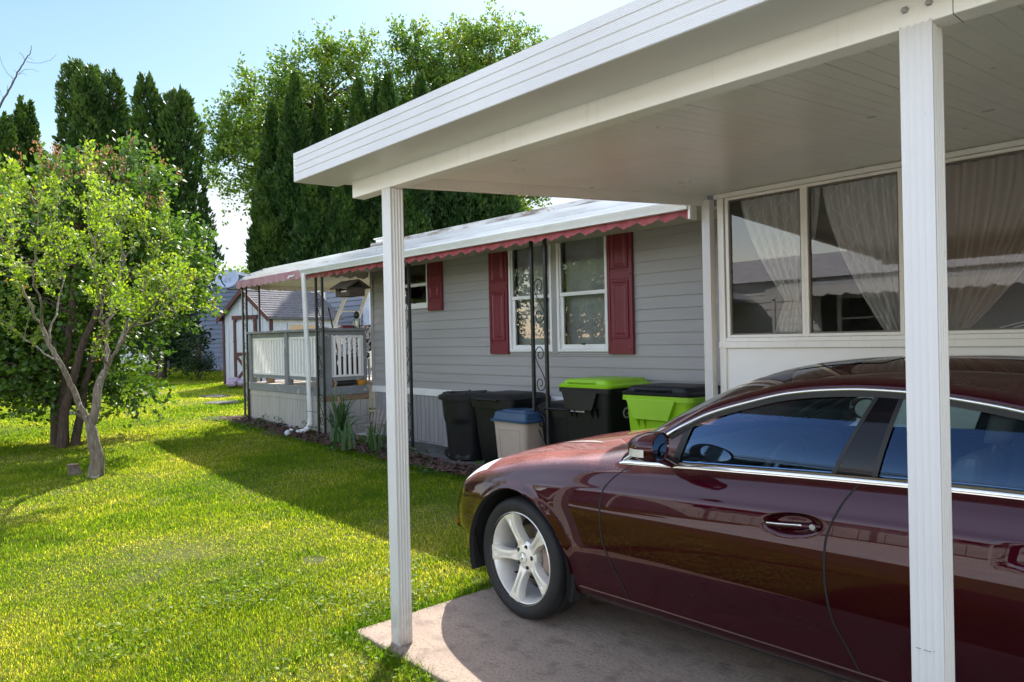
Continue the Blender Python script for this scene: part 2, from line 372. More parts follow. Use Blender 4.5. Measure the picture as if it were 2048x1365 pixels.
# ------------------------------------------------------------------ grass blades
def free_lawn(x, y, pad=0.0):
    slab = (x > -3.44-pad) & (y > 1.965-pad)
    slab |= (x > -3.40-pad) & (y > 1.93-pad) & (np.sin(x*9)*.5+.5 > .6)
    path = (y > 5.42) & (x > -9.66) & (y < 20)
    bed = (y > 5.12+.06*np.sin(x*1.9)) & (x > -13.9) & (y < 5.5) & (RNG.uniform(size=x.shape) < .93)
    porch = (y > 5.45) & (x > -13.5)
    house = (y > 10.9) & (x > -30.5) & (y < 15)
    bare = (vnoise(x, y, 3.6, 41)+.5*vnoise(x, y, 9, 42) > .74) & (RNG.uniform(size=x.shape) < .5)
    bare |= (np.hypot(x+4.82, (y-2.42)*1.2) < .10) & (RNG.uniform(size=x.shape) < .93)
    return ~(bare | slab | path | bed | porch | house)
def lawn_points(n_target, d0, d1, dens, power, dref=4.0, a0=-1.15, a1=.26):
    # sample depth with pdf ~ D * density(D)
    D = np.linspace(d0, d1, 2000); dn = np.where(D < dref, dens, dens*(dref/D)**power); w = D*dn*(a1-a0)
    tot = np.trapz(w, D); n = int(tot); c = np.cumsum(w); c /= c[-1]
    d = np.interp(RNG.uniform(size=n), c, D); a = RNG.uniform(a0, a1, n)
    x = FW[0]*d+RT[0]*a*d; y = FW[1]*d+RT[1]*a*d
    k = free_lawn(x, y); return x[k], y[k], d[k]
def vnoise(x, y, s, seed=0):
    r = np.random.default_rng(seed); acc = 0
    for k in range(5):
        a = r.uniform(0, 6.28); f = s*r.uniform(.6, 1.8); ph = r.uniform(0, 6.28)
        acc = acc+np.sin((x*math.cos(a)+y*math.sin(a))*f+ph)
    return acc/5
def make_grass():
    x, y, d = lawn_points(0, 1.5, 42, 16000, 1.6)
    n = len(x)
    far = np.maximum(1, d/4.0)
    patch = vnoise(x, y, 3.1, 3)+.7*vnoise(x, y, 9.0, 4)
    h = (.019+.011*RNG.uniform(size=n)+.009*np.clip(patch, -.6, 1))*far**.26
    tall = RNG.uniform(size=n) < .02; h = np.where(tall, h*1.7, h)
    # uncut fringe along the slab and post foot
    edge = ((np.abs(x+3.46) < .10) & (y > 1.85)) | ((np.abs(y-1.945) < .09) & (x > -3.5)) | ((y > 4.85) & (x > -13.9) & (x < -3.4))
    h = np.where(edge, h*RNG.uniform(1.1, 1.9, n), h)
    w = (.0012+.0011*RNG.uniform(size=n))*far**.80
    az = RNG.uniform(0, 6.28, n); lean = RNG.uniform(.25, 1.05, n)*h
    dx, dy = np.cos(az), np.sin(az); sxv, syv = -dy, dx
    # face width mostly across
    z0 = gv(x)-.005
    base = np.stack([x, y, z0], -1); side = np.stack([sxv, syv, 0*x], -1)*w[:, None]
    mid = base+np.stack([dx*lean*.35, dy*lean*.35, h*.62], -1); tip = base+np.stack([dx*lean, dy*lean, h], -1)
    V = np.stack([base-side, base+side, mid-side*.8, mid+side*.8, tip-side*.15, tip+side*.15], 1).reshape(-1, 3)
    b = np.arange(n)*6
    F = np.stack([np.stack([b, b+1, b+3, b+2], -1), np.stack([b+2, b+3, b+5, b+4], -1)], 1).reshape(-1, 4)
    tint = np.clip(.60+.17*RNG.normal(size=n)-.22*patch-.12*np.clip(vnoise(x, y, .9, 8), -1, 1), .02, .98)
    tint = np.where(RNG.uniform(size=n) < .035, .97, tint)
    tint = np.where(edge, tint-.25, tint)
    gm = leafmat('grass_blades', [(0.0, (.026, .075, .010)), (.35, (.068, .140, .012)), (.65, (.145, .205, .016)), (.88, (.225, .245, .028)), (1.0, (.42, .38, .19))], trans=.60, gloss=.012, hue_noise=.55, tmul=(2.45, 2.35, .5))
    o = npmesh('grass', V, F, gm, tint=np.repeat(tint, 6)); tag(o, 'short sunlit lawn grass covering the whole yard', 'grass', kind='stuff')
    print('grass blades', n)
make_grass()
def make_weeds():
    # broad leaved ground ivy patches in the lawn near the slab
    n = 110000; d = RNG.uniform(1.7, 6.5, n); a = RNG.uniform(-.75, .1, n)
    x = FW[0]*d+RT[0]*a*d; y = FW[1]*d+RT[1]*a*d
    f = vnoise(x, y, 4.2, 21)+.6*vnoise(x, y, 11, 22)+1.1*np.clip(1-np.hypot((x+3.3)/1.6, (y-1.9)/1.3), -.8, .6)-.3
    k = free_lawn(x, y, .02) & (f > -.25) & (RNG.uniform(size=n) < np.clip((f+.3)*.42, 0, .55)**1.6); x, y, d = x[k], y[k], d[k]; n = len(x)
    s = RNG.uniform(.006, .013, n); az = RNG.uniform(0, 6.28, n); z = gv(x)+RNG.uniform(.022, .048, n)
    t1 = RNG.normal(0, .35, n); t2 = RNG.normal(0, .35, n)
    u = np.stack([np.cos(az), np.sin(az), t1], -1)*s[:, None]; v = np.stack([-np.sin(az), np.cos(az), t2], -1)*s[:, None]*.85
    c = np.stack([x, y, z], -1); dn = np.array([0, 0, -.25])*s[:, None]
    ring = [c-u*.9+dn, c-u*.5-v, c+u*.45-v*.8, c+u, c+u*.45+v*.8, c-u*.5+v]
    V = np.stack(ring, 1).reshape(-1, 3); F = np.arange(6*n).reshape(-1, 6)
    tint = np.repeat(np.clip(.55+.25*RNG.normal(size=n), 0, 1), 6)
    wm = leafmat('ground_ivy', [(0, (.06, .13, .012)), (.5, (.16, .25, .02)), (1, (.30, .36, .04))], trans=.5, gloss=.03)
    o = npmesh('weed_patches', V, F, wm, tint=tint); tag(o, 'small round leaved weeds growing through the lawn near the slab', 'weeds', kind='stuff')
    print('weeds', n)
make_weeds()
# ------------------------------------------------------------------ lap siding
def siding(mb, x0, x1, z0, z1, y, mi=0, exp=.125, zb=.80, depth=.014):
    """clapboards on a wall facing -Y, courses aligned to zb"""
    k0 = math.floor((z0-zb)/exp+1e-6)
    z = zb+k0*exp
    while z < z1-1e-6:
        a, b = max(z, z0), min(z+exp, z1)
        f = lambda q: y-depth*(1-(q-z)/exp)
        pts = [(x0, f(a), a), (x1, f(a), a), (x1, f(b), b), (x0, f(b), b)]
        mb.add(pts, [(0, 1, 2, 3)], mi)
        if a == z: mb.add([(x0, y+.0, a), (x1, y+.0, a), (x1, f(a), a), (x0, f(a), a)], [(0, 1, 2, 3)], mi)
        z += exp
def siding_x(mb, y0, y1, z0, z1, x, sgn=1, mi=0, exp=.125, zb=.80, depth=.014):
    """clapboards on a wall facing +X (sgn 1) or -X (sgn -1)"""
    k0 = math.floor((z0-zb)/exp+1e-6); z = zb+k0*exp
    while z < z1-1e-6:
        a, b = max(z, z0), min(z+exp, z1); f = lambda q: x+sgn*depth*(1-(q-z)/exp)
        mb.add([(f(a), y0, a), (f(a), y1, a), (f(b), y1, b), (f(b), y0, b)], [(0, 1, 2, 3)], mi)
        if a == z: mb.add([(x, y0, a), (x, y1, a), (f(a), y1, a), (f(a), y0, a)], [(0, 1, 2, 3)], mi)
        z += exp
def walls_with_holes(fn, x0, x1, z0, z1, holes):
    xs = sorted({x0, x1, *[h[0] for h in holes], *[h[1] for h in holes]})
    for a, b in zip(xs[:-1], xs[1:]):
        hs = sorted([(h[2], h[3]) for h in holes if h[0] <= a+1e-6 and h[1] >= b-1e-6]); z = z0
        for (h0, h1) in hs: 
            if h0 > z: fn(a, b, z, h0)
            z = h1
        if z < z1: fn(a, b, z, z1)

WY = 6.26
G_win = glassmat('window_glass', tint=(.90, .93, .93), wavy=.02)
M['sash'] = M['white']
home = thing('mobile_home', 'grey sided mobile home with maroon shutters and white window frames', 'house', (-6.9, WY, 0))
W1 = (-6.955, -5.325, 1.352, 2.80); W2 = (-9.46, -8.715, 1.99, 2.80)
wb = MB()
walls_with_holes(lambda a, b, c, d: siding(wb, a, b, c, d, WY), -10.27, -3.45, .80, 2.98, [W1, W2])
# wall fabric behind the siding, end wall, rear wall: the dim room behind the windows
walls_with_holes(lambda a, b, c, d: wb.box((a, WY+.002, c), (b, WY+.09, d)), -10.27, 8.0, .70, 2.98, [W1, W2, (-3.40, 8.0, .70, 2.98)])
wb.build('wall', M['siding'], home)
rw = MB(); rw.box((-10.27, 10.4, -.05), (8, 10.5, 2.95)); siding_x(rw, WY+.1, 10.4, .80, 2.95, -10.29, -1); rw.box((-10.285, WY+.03, .05), (-10.2, 10.4, 2.95)); rw.box((7.9, WY+.1, .05), (8, 10.4, 2.95)); rw.box((-10.2, WY+.1, .45), (7.9, 10.4, .60))
rw.build('end_wall', M['siding'], home)
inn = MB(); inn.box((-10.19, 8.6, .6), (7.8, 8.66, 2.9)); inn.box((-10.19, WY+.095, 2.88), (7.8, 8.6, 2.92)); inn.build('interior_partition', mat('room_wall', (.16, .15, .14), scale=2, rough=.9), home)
cb = MB(); cb.box((-10.315, WY-.028, .72), (-10.245, WY+.06, 2.9)); cb.build('corner_board', M['siding'], home, bevel=.004)
bd = MB(); bd.box((-10.31, WY-.03, .715), (-3.5, WY+.02, .815)); bd.build('belt_band', M['white'], home, bevel=.004)
sk = MB()
x = -10.25
while x < -3.55:
    sk.box((x, WY-.012, -.03), (x+.098, WY+.02, .714)); sk.box((x+.098, WY+.0, -.03), (x+.106, WY+.02, .714)); x += .106
sk.box((-10.2, WY+.025, -.1), (8, WY+.05, .714))
sk.build('skirting', M['skirt'], home)
st = MB(); st.box((-10.25, WY-.05, -.03), (-3.6, WY-.013, .045)); st.build('skirting_rail', mat('skirting_rail_grey', (.33, .32, .31), (.18, .17, .16), scale=8, rough=.8), home, bevel=.004)

def dh_unit(x0, x1, z0, z1, zr, parent, y=WY, interior_dark=False):
    """one double hung unit; frame proud of the siding"""
    fr = MB(); t = .034; yf = y-.040
    fr.box((x0, yf, z0), (x0+t, y+.05, z1)); fr.box((x1-t, yf, z0), (x1, y+.05, z1))
    fr.box((x0+t, yf, z0), (x1-t, y+.05, z0+t)); fr.box((x0+t, yf, z1-t), (x1-t, y+.05, z1))
    f = fr.build('window', M['white'], parent, bevel=.004)
    us = MB(); s = .030
    us.box((x0+t, y-.022, zr-.012), (x1-t, y+.012, zr+.032))                                # meeting rail
    us.box((x0+t, y-.018, zr+.032), (x0+t+.018, y+.01, z1-t)); us.box((x1-t-.018, y-.018, zr+.032), (x1-t, y+.01, z1-t))
    us.build('upper_sash', M['white'], f, bevel=.003)
    ls = MB()
    ls.box((x0+t, y-.008, z0+t), (x0+t+.045, y+.025, zr-.012)); ls.box((x1-t-.03, y-.008, z0+t), (x1-t, y+.025, zr-.012)); ls.box((x0+t+.045, y-.008, z0+t), (x1-t-.03, y+.025, z0+t+.05))
    ls.build('lower_sash', M['white'], f, bevel=.003)
    lt = MB(); xm = (x0+x1)/2; lt.box((xm-.022, y-.02, z0+t+.045), (xm+.022, y-.008, z0+t+.062)); lt.build('latch', M['dark'], f)
    gl = MB(); gl.add([(x0+t, y-.004, zr+.02), (x1-t, y-.004, zr+.02), (x1-t, y-.004, z1-t), (x0+t, y-.004, z1-t)], [(0, 1, 2, 3)])
    gl.add([(x0+t, y+.008, z0+t), (x1-t, y+.008, z0+t), (x1-t, y+.008, zr), (x0+t, y+.008, zr)], [(0, 1, 2, 3)])
    gl.build('pane', G_win, f, recalc=False)
    return f
dh_unit(-6.955, -6.195, 1.352, 2.78, 2.015, home); dh_unit(-6.105, -5.325, 1.352, 2.78, 2.015, home)
mu = MB(); mu.box((-6.192, WY-.03, 1.33), (-6.108, WY+.03, 2.8)); mu.box((-6.97, WY-.02, 1.318), (-5.31, WY+.02, 1.350)); mu.build('window_mullion', M['siding'], home, bevel=.003)
dh_unit(-9.46, -8.715, 1.99, 2.78, 2.33, home)
def shutter(x0, x1, z0, z1, parent):
    s = MB(); y = WY-.015; w = x1-x0; e = .052
    s.box((x0, y-.030, z0), (x1, y, z1))
    zm = z0+.62*(min(z1, 2.72)-z0) if z1-z0 > 1 else z0+.42
    for (a, b) in ((z0+.17, zm-.065), (zm+.065, z1-.12)):
        if b-a < .1: continue
        # raised panel with bevelled edge
        rings = []
        for (ins, yy) in ((0, y-.031), (.004, y-.046), (.02, y-.046), (.03, y-.036), (.045, y-.036), (.058, y-.043)):
            rings.append([(x0+e+ins, yy, a+ins), (x1-e-ins, yy, a+ins), (x1-e-ins, yy, b-ins), (x0+e+ins, yy, b-ins)])
        s.loft(rings)
    s.box((x0, y-.040, z0), (x0+.035, y-.0301, z1)); s.box((x1-.035, y-.040, z0), (x1, y-.0301, z1))
    s.box((x0+.0352, y-.037, zm-.05), (x1-.0352, y-.0302, zm+.05)); s.box((x0+.0352, y-.037, z0), (x1-.0352, y-.0302, z0+.13))
    o = s.build('shutter', M['red'], parent, bevel=.003)
    for xx in (x0+.018, x1-.018):
        for zz in (z0+.05, zm): q = MB(); q.lathe([(.0005, y-.047), (.007, y-.046), (.009, y-.0402)], (xx, 0, zz), 'y', 8); q.build('screw', M['dark'], o)
    return o
shutter(-7.325, -6.972, 1.325, 2.78, home); shutter(-5.308, -4.965, 1.325, 2.78, home); shutter(-8.70, -8.365, 1.945, 2.78, home); shutter(-9.81, -9.475, 1.945, 2.78, home)
# roof of the home: shallow gable, weathered coated front edge
rf = MB()
prof = [(6.36, 3.02), (6.38, 3.125), (6.9, 3.20), (8.35, 3.47), (10.75, 2.98), (10.75, 2.93), (8.35, 3.40), (6.4, 2.98)]
rf.prism([(-10.5, y, z) for (y, z) in prof], (18.6, 0, 0)); roof = rf.build('roof', M['roofgrit'], home)
vt = MB(); vt.box((-10.62, 6.55, 3.10), (-10.30, 6.85, 3.215)); vt.box((-10.65, 6.52, 3.216), (-10.27, 6.88, 3.235)); vt.build('roof_vent', M['alu'], roof, bevel=.006)
# vertical blinds hanging inside the windows
bm_ = mat('blind_slat', (.50, .50, .47), (.42, .42, .40), scale=5, rough=.7)
def blinds(x0, x1, z0, z1, y, label):
    m_ = MB(); x = x0+.03; i = 0
    while x < x1-.03:
        a = .85+.10*math.sin(i*1.7); w = .048
        m_.obox((x, y, (z0+z1)/2), (w*math.cos(a), w*math.sin(a), 0), (-.001*math.sin(a), .001*math.cos(a), 0), (0, 0, (z1-z0)/2)); x += .098; i += 1
    m_.box((x0, y-.03, z1), (x1, y+.03, z1+.05)); o = m_.build('vertical_blinds', bm_); tag(o, label, 'blinds', 'vertical blinds hung inside the house windows')
blinds(-6.92, -6.23, 1.42, 2.72, WY+.13, 'pale vertical blinds inside the left half of the double window')
blinds(-6.07, -5.36, 1.42, 2.72, WY+.13, 'pale vertical blinds inside the right half of the double window')

# ------------------------------------------------------------------ awning along the front and over the porch
aw = thing('awning', 'white metal awning with scalloped red valance on black iron posts', 'awning', (-8, 5.46, 0))
# stepped roof pans, lines parallel with the eave
def pans(x0, x1, prof):
    m_ = MB()
    for (ya, za), (yb, zb) in zip(prof[:-1], prof[1:]):
        m_.add([(x0, ya, za), (x1, ya, za), (x1, yb, zb-.042), (x0, yb, zb-.042)], [(0, 1, 2, 3)])
        m_.add([(x0, yb, zb-.042), (x1, yb, zb-.042), (x1, yb, zb+.010), (x0, yb, zb+.010)], [(0, 1, 2, 3)])
        m_.add([(x0, yb, zb+.010), (x1, yb, zb+.010), (x1, yb+.03, zb+.010), (x0, yb+.03, zb+.010)], [(0, 1, 2, 3)])
    return m_
pf = [(5.34, 2.665), (5.45, 2.745), (5.60, 2.835), (5.80, 2.905), (6.02, 2.965), (6.24, 3.02), (6.40, 3.05)]
pans(-10.5, -3.63, pf).build('roof_pans', M['roofmetal'], aw, recalc=False)
pf2 = [(5.34, 2.665), (5.45, 2.755), (5.60, 2.84), (5.84, 2.93), (6.18, 3.01), (6.6, 3.10), (7.1, 3.215), (7.7, 3.345), (8.4, 3.47)]
m2 = pans(-13.52, -10.5, pf2); m2.add([(-13.52, y, z) for (y, z) in pf2]+[(-13.52, 8.4, 2.66), (-13.52, 5.34, 2.64)], [tuple(range(len(pf2)+2))]); m2.build('porch_roof_pans', M['roofmetal'], aw, recalc=False)
sf = MB(); sf.box((-13.5, 5.38, 2.63), (-3.64, WY-.03, 2.66)); sf.box((-13.5, WY-.03, 2.63), (-10.32, 8.5, 2.66)); sf.build('soffit', M['beige'], aw)
# gutter
gp = [(5.335, 2.672), (5.245, 2.672), (5.238, 2.660), (5.245, 2.642), (5.262, 2.622), (5.272, 2.600), (5.278, 2.585), (5.335, 2.585)]
gt = MB(); gt.prism([(-10.78, y, z) for (y, z) in gp], (7.165, 0, 0)); gt.build('gutter', M['white'], aw, smooth=40)
def valance(p0, p1, ztop, zbot, amp, per, thick, name, m_, parent, n_per=8):
    p0, p1 = np.array(p0), np.array(p1); L = np.linalg.norm(p1-p0); n = int(L/per*n_per)+1; d = (p1-p0)/L; nn = np.array([-d[1], d[0]])
    mb = MB(); top, bot = [], []
    for i in range(n+1):
        s = L*i/n; ph = (s/per) % 1.0
        zz = zbot+amp*(abs(math.sin(math.pi*ph))**.8*1.0-.5)*-1+amp*.18*math.sin(2*math.pi*s/per*2)
        w = .006*math.sin(2*math.pi*s/per)
        q = p0+d*s+nn*w; top.append((*q, ztop)); bot.append((*(q+nn*.004*math.sin(s*3)), zz))
    k = len(top); off = np.array([nn[0], nn[1], 0])*thick
    vs = top+bot+[tuple(np.array(p)+off) for p in top]+[tuple(np.array(p)+off) for p in bot]
    fs = []
    for i in range(k-1):
        fs += [(i, i+1, k+i+1, k+i), (2*k+i+1, 2*k+i, 3*k+i, 3*k+i+1), (k+i, k+i+1, 3*k+i+1, 3*k+i)]
    mb.add(vs, fs); return mb.build(name, m_, parent, smooth=50)
valance((-10.8, 5.345), (-3.62, 5.345), 2.60, 2.535, .042, .235, .004, 'valance', M['valance'], aw)
vo = valance((-13.52, 5.33), (-10.8, 5.33), 2.685, 2.555, .03, .235, .004, 'valance', M['valance_old'], aw); vo['label'] = 'faded pink valance with a torn edge'
valance((-13.53, 8.4), (-13.53, 5.335), 2.68, 2.555, .04, .235, .004, 'valance', M['beige'], aw)
valance((-10.33, 6.22), (-10.33, 5.36), 2.64, 2.545, .04, .235, .004, 'valance', M['beige'], aw)
tr = MB(); tr.add([(-11.36, 5.322, 2.60), (-11.27, 5.319, 2.625), (-11.17, 5.319, 2.615), (-11.09, 5.321, 2.63), (-11.11, 5.321, 2.60), (-11.19, 5.319, 2.59), (-11.26, 5.319, 2.60), (-11.34, 5.322, 2.565)], [tuple(range(8))]); tr.build('torn_flap', M['white'], aw, recalc=False)
br = MB(); br.box((-3.625, 5.30, 2.50), (-3.60, 5.40, 2.66)); br.build('end_bracket', M['alu'], aw, bevel=.004)
dsp = MB()
path = [(-10.70, 5.275, 2.60), (-10.71, 5.29, 2.45), (-10.79, 5.36, 1.4), (-10.83, 5.405, .30)]
for a, b in zip(path[:-1], path[1:]): dsp.tube([a, b], .038, 10)
dsp.tube([(-10.83, 5.405, .33), (-10.832, 5.400, .24), (-10.84, 5.37, .17), (-10.88, 5.31, .125), (-10.95, 5.23, .10)], [.042]*5, 10)
dsp.build('downspout', M['white'], aw, smooth=60)

def scroll_pts(h, w, z0, flip=1):
    """S scroll with a spiral at each end, in local (s, z)"""
    pts = []
    r0 = w*.5
    for i in range(26):                                   # upper spiral, from the eye outwards
        t = i/25; a = 2.6*math.pi*(1-t); r = r0*(.22+.78*t)
        pts.append((-flip*(r*math.cos(a))*.9, z0+h-r0*1.1+r*math.sin(a)*1.1))
    a0 = pts[-1]
    b0 = (-a0[0], 2*z0+h-a0[1])
    for i in range(1, 14):
        t = i/14; e = t*t*(3-2*t); pts.append((a0[0]+(b0[0]-a0[0])*e, a0[1]+(b0[1]-a0[1])*t))
    for i in range(25, -1, -1):
        t = i/25; a = 2.6*math.pi*(1-t); r = r0*(.22+.78*t)
        pts.append((flip*(r*math.cos(a))*.9, z0+r0*1.1-r*math.sin(a)*1.1))
    return pts
def iron_panel(p0, p1, zb, zt, parent, name='iron_post'):
    p0, p1 = np.array(p0), np.array(p1); d = (p1-p0); L = np.linalg.norm(d); d /= L; c = (p0+p1)/2
    mb = MB()
    for p in (p0, p1): mb.box((p[0]-.016, p[1]-.016, zb), (p[0]+.016, p[1]+.016, zt))
    mb.bar((*p0, zt-.03), (*p1, zt-.03), .02); mb.bar((*p0, zb+.05), (*p1, zb+.05), .02)
    o = mb.build(name, M['iron'], parent)
    z = zb+.18
    while z < zt-.45:
        s = MB(); pts = [(c[0]+d[0]*a, c[1]+d[1]*a, zz) for (a, zz) in scroll_pts(.50, L*.78, z)]
        s.tube(pts, .006, 5); s.build('scroll', M['iron'], o, smooth=60); z += .735
    return o
iron_panel((-8.19, 5.55), (-8.39, 5.55), .02, 2.62, aw); iron_panel((-5.82, 5.55), (-5.61, 5.55), .02, 2.62, aw)
iron_panel((-10.53, 5.40), (-10.33, 5.40), g(-10.5), 2.62, aw)
lc = iron_panel((-13.48, 5.43), (-13.31, 5.43), g(-13.4), 2.62, aw); lb = MB(); lb.box((-13.324, 5.66, g(-13.4)), (-13.296, 5.688, 2.62)); lb.bar((-13.31, 5.445, 2.5), (-13.31, 5.67, 2.5), .02); lb.build('side_bar', M['iron'], lc)

# ------------------------------------------------------------------ porch
po = thing('porch', 'raised grey porch with white balusters and vertical board skirt', 'porch', (-11.9, 5.46, g(-12)))
PX0, PX1, PY0, PY1, DZ = -13.36, -10.425, 5.46, 8.3, .82
M['deckgrey'] = mat('worn_grey_porch_paint', (.23, .245, .25), (.19, .20, .21), scale=3, rough=.7, speck=(9, .64, (.42, .42, .36)), stretch=(1, 1, 2))
M['porchskirt'] = mat('porch_skirt_boards', (.46, .44, .41), (.39, .37, .345), scale=2.5, rough=.65, stretch=(3, 3, .5))
M['woodworn'] = mat('bare_rotting_wood', (.30, .19, .10), (.19, .15, .11), scale=5, rough=.85, stretch=(1.5, 1.5, 6), contrast=(.42, .58))
ps = MB(); x = PX0
while x < PX1-.02:
    ps.box((x, PY0-.004, -.02), (min(x+.088, PX1), PY0+.02, .60)); ps.box((x+.088, PY0+.006, -.02), (x+.10, PY0+.02, .60)); x += .10
y = PY0+.02
while y < WY-.03:
    ps.box((PX1-.02, y, -.02), (PX1+.004, min(y+.108, WY-.02), .60)); ps.box((PX1-.02, y+.108, -.02), (PX1-.006, y+.12, .60)); y += .12
ps.box((PX0, PY0, -.02), (PX0+.02, PY1, .6)); ps.build('skirt', M['porchskirt'], po)
fb = MB(); fb.box((PX0-.02, PY0-.03, .69), (PX1+.03, PY0+.01, DZ)); fb.box((PX1-.01, PY0+.011, .69), (PX1+.03, WY-.03, DZ)); fb.build('deck_fascia', M['deckgrey'], po, bevel=.005)
f2 = MB(); f2.box((PX0-.005, PY0-.012, .595), (PX1+.012, PY0+.01, .689)); f2.build('lower_fascia', M['porchskirt'], po, bevel=.004)
f2 = MB(); f2.box((PX1-.01, PY0+.011, .595), (PX1+.014, WY-.03, .689)); f2.build('lower_fascia', M['woodworn'], po, bevel=.004)
dk = MB(); y = PY0-.025
while y < PY1: dk.box((PX0-.01, y, DZ-.03), (PX1+.02, min(y+.137, PY1), DZ+.002)); y += .142
dk.build('deck', mat('pale_deck_boards', (.48, .42, .35), (.36, .31, .26), scale=3, rough=.75, stretch=(.5, 5, 1)), po)
def rpost(x, y, w, zt, wx=None):
    m_ = MB(); m_.box((x-w/2, y-(wx or w)/2, DZ+.003), (x+w/2, y+(wx or w)/2, zt)); m_.build('rail_post', M['deckgrey'], po, bevel=.005)
rpost(-13.22, PY0+.03, .10, 1.70); rpost(-11.735, PY0+.03, .11, 1.70); rpost(PX1-.06, PY0+.05, .17, 1.70, .13); rpost(-13.22, 8.1, .1, 1.7); rpost(PX1-.03, WY-.075, .06, 1.66)
cr = MB(); cr.box((PX0+.04, PY0-.05, 1.701), (PX1+.06, PY0+.11, 1.742)); cr.box((PX1-.11, PY0+.111, 1.701), (PX1+.06, WY-.04, 1.742)); cr.box((PX0+.04, PY0+.111, 1.701), (PX0+.19, PY1, 1.742)); cr.box((PX0+.1, PY0+.0, 1.62), (PX1-.16, PY0+.05, 1.70)); cr.box((PX1-.05, PY0+.13, 1.63), (PX1-.01, WY-.06, 1.70)); cr.build('handrail', M['deckgrey'], po, bevel=.005)
M['baluster'] = mat('baluster_white', (.90, .90, .88), (.85, .85, .83), scale=3, rough=.4)
def rail_panel(p0, p1, n):
    m_ = MB(); p0, p1 = np.array(p0), np.array(p1)
    m_.bar((*p0, 1.605), (*p1, 1.605), .035, .04); m_.bar((*p0, .985), (*p1, .985), .035, .04)
    for q in (p0, p1): m_.bar((*q, .97), (*q, 1.62), .03, .03)
    r = m_.build('railing', M['white'], po, bevel=.003)
    l_ = MB(); l_.bar((*p0, .945), (*p1, .945), .04, .06); l_.build('lower_rail', M['deckgrey'], r)
    for i in range(n):
        q = p0+(p1-p0)*(i+.5)/n; b = MB(); b.box((q[0]-.018, q[1]-.018, 1.004), (q[0]+.018, q[1]+.018, 1.586)); b.build('baluster', M['baluster'], r, bevel=.003)
rail_panel((-13.14, PY0+.02), (-11.80, PY0+.02), 12); rail_panel((-11.66, PY0+.02), (PX1-.16, PY0+.02), 10)
rail_panel((PX1-.02, PY0+.14), (PX1-.02, WY-.12), 6); rail_panel((-13.22, PY0+.12), (-13.22, 8.0), 20)

# ------------------------------------------------------------------ enclosed sun room beside the carport
SY = 5.50
sr = thing('sunroom', 'white enclosed room with large sliding windows beside the car', 'sunroom', (-2, SY, 0))
SX0, SX1 = -3.452, 4.2
wl = MB(); wl.box((SX0, SY, 0), (SX1, SY+.06, 1.40)); wl.box((SX0, SY+.001, 2.675), (SX1, SY+.06, 2.9)); wl.box((SX0, SY+.061, 0), (SX0+.05, WY-.02, 2.9)); wl.box((SX1-.05, SY+.061, 0), (SX1, WY-.02, 2.9)); wl.build('wall', M['panel'], sr, bevel=.004)
tm = MB(); tm.box((SX0-.004, SY-.02, .01), (SX0+.055, SY-.0005, 2.66)); tm.box((SX0-.004, SY-.03, 1.401), (SX1, SY+.02, 1.452)); tm.box((SX0+.056, SY-.018, 1.453), (SX1, SY+.03, 1.485)); tm.build('sill_trim', M['alu'], sr, bevel=.004)
h_ = MB(); h_.box((SX0-.03, SY-.035, 2.662), (SX1, SY+.0, 2.70)); h_.build('header_trim', M['white'], sr, bevel=.004)
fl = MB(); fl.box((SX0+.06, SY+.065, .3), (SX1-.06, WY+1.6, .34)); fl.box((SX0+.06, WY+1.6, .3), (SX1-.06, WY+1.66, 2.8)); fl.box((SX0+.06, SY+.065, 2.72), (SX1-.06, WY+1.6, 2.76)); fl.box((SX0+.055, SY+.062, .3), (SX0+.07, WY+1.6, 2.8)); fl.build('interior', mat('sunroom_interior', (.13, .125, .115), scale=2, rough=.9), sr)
G_sun = glassmat('sunroom_glass', tint=(.90, .92, .92), wavy=.010)
def sunwin(x0, x1, parent, screen=False):
    t = .028; m_ = MB(); z0, z1 = 1.487, 2.660
    m_.box((x0, SY-.012, z0), (x0+t, SY+.05, z1)); m_.box((x1-t, SY-.012, z0), (x1, SY+.05, z1)); m_.box((x0+t, SY-.012, z0), (x1-t, SY+.05, z0+.022)); m_.box((x0+t, SY-.012, z1-.022), (x1-t, SY+.05, z1))
    f = m_.build('window', M['alu'], parent, bevel=.003)
    k = MB(); e = .012
    k.box((x0+t, SY+.004, z0+.022), (x0+t+e, SY+.03, z1-.022)); k.box((x1-t-e, SY+.004, z0+.022), (x1-t, SY+.03, z1-.022)); k.box((x0+t+e, SY+.004, z0+.022), (x1-t-e, SY+.03, z0+.022+e)); k.box((x0+t+e, SY+.004, z1-.022-e), (x1-t-e, SY+.03, z1-.022))
    k.build('sash_seal', mat('bronze_seal', (.16, .14, .12), scale=5, rough=.5) if 'seal' not in M else M['seal'], f)
    gl = MB(); gl.add([(x0+t, SY+.016, z0+.02), (x1-t, SY+.016, z0+.02), (x1-t, SY+.016, z1-.02), (x0+t, SY+.016, z1-.02)], [(0, 1, 2, 3)]); gl.build('pane', G_sun, f, recalc=False)
M['seal'] = mat('bronze_seal', (.16, .14, .12), scale=5, rough=.5)
sunwin(-3.385, -2.70, sr); sunwin(-2.70, -1.985, sr); sunwin(-1.80, -.55, sr); sunwin(-.55, .9, sr); sunwin(1.05, 2.4, sr); sunwin(2.4, 3.9, sr)
ml = MB(); ml.box((-1.984, SY-.01, 1.487), (-1.801, SY+.05, 2.66)); ml.box((.901, SY-.01, 1.487), (1.049, SY+.05, 2.66)); ml.build('window_mullion', M['alu'], sr, bevel=.003)

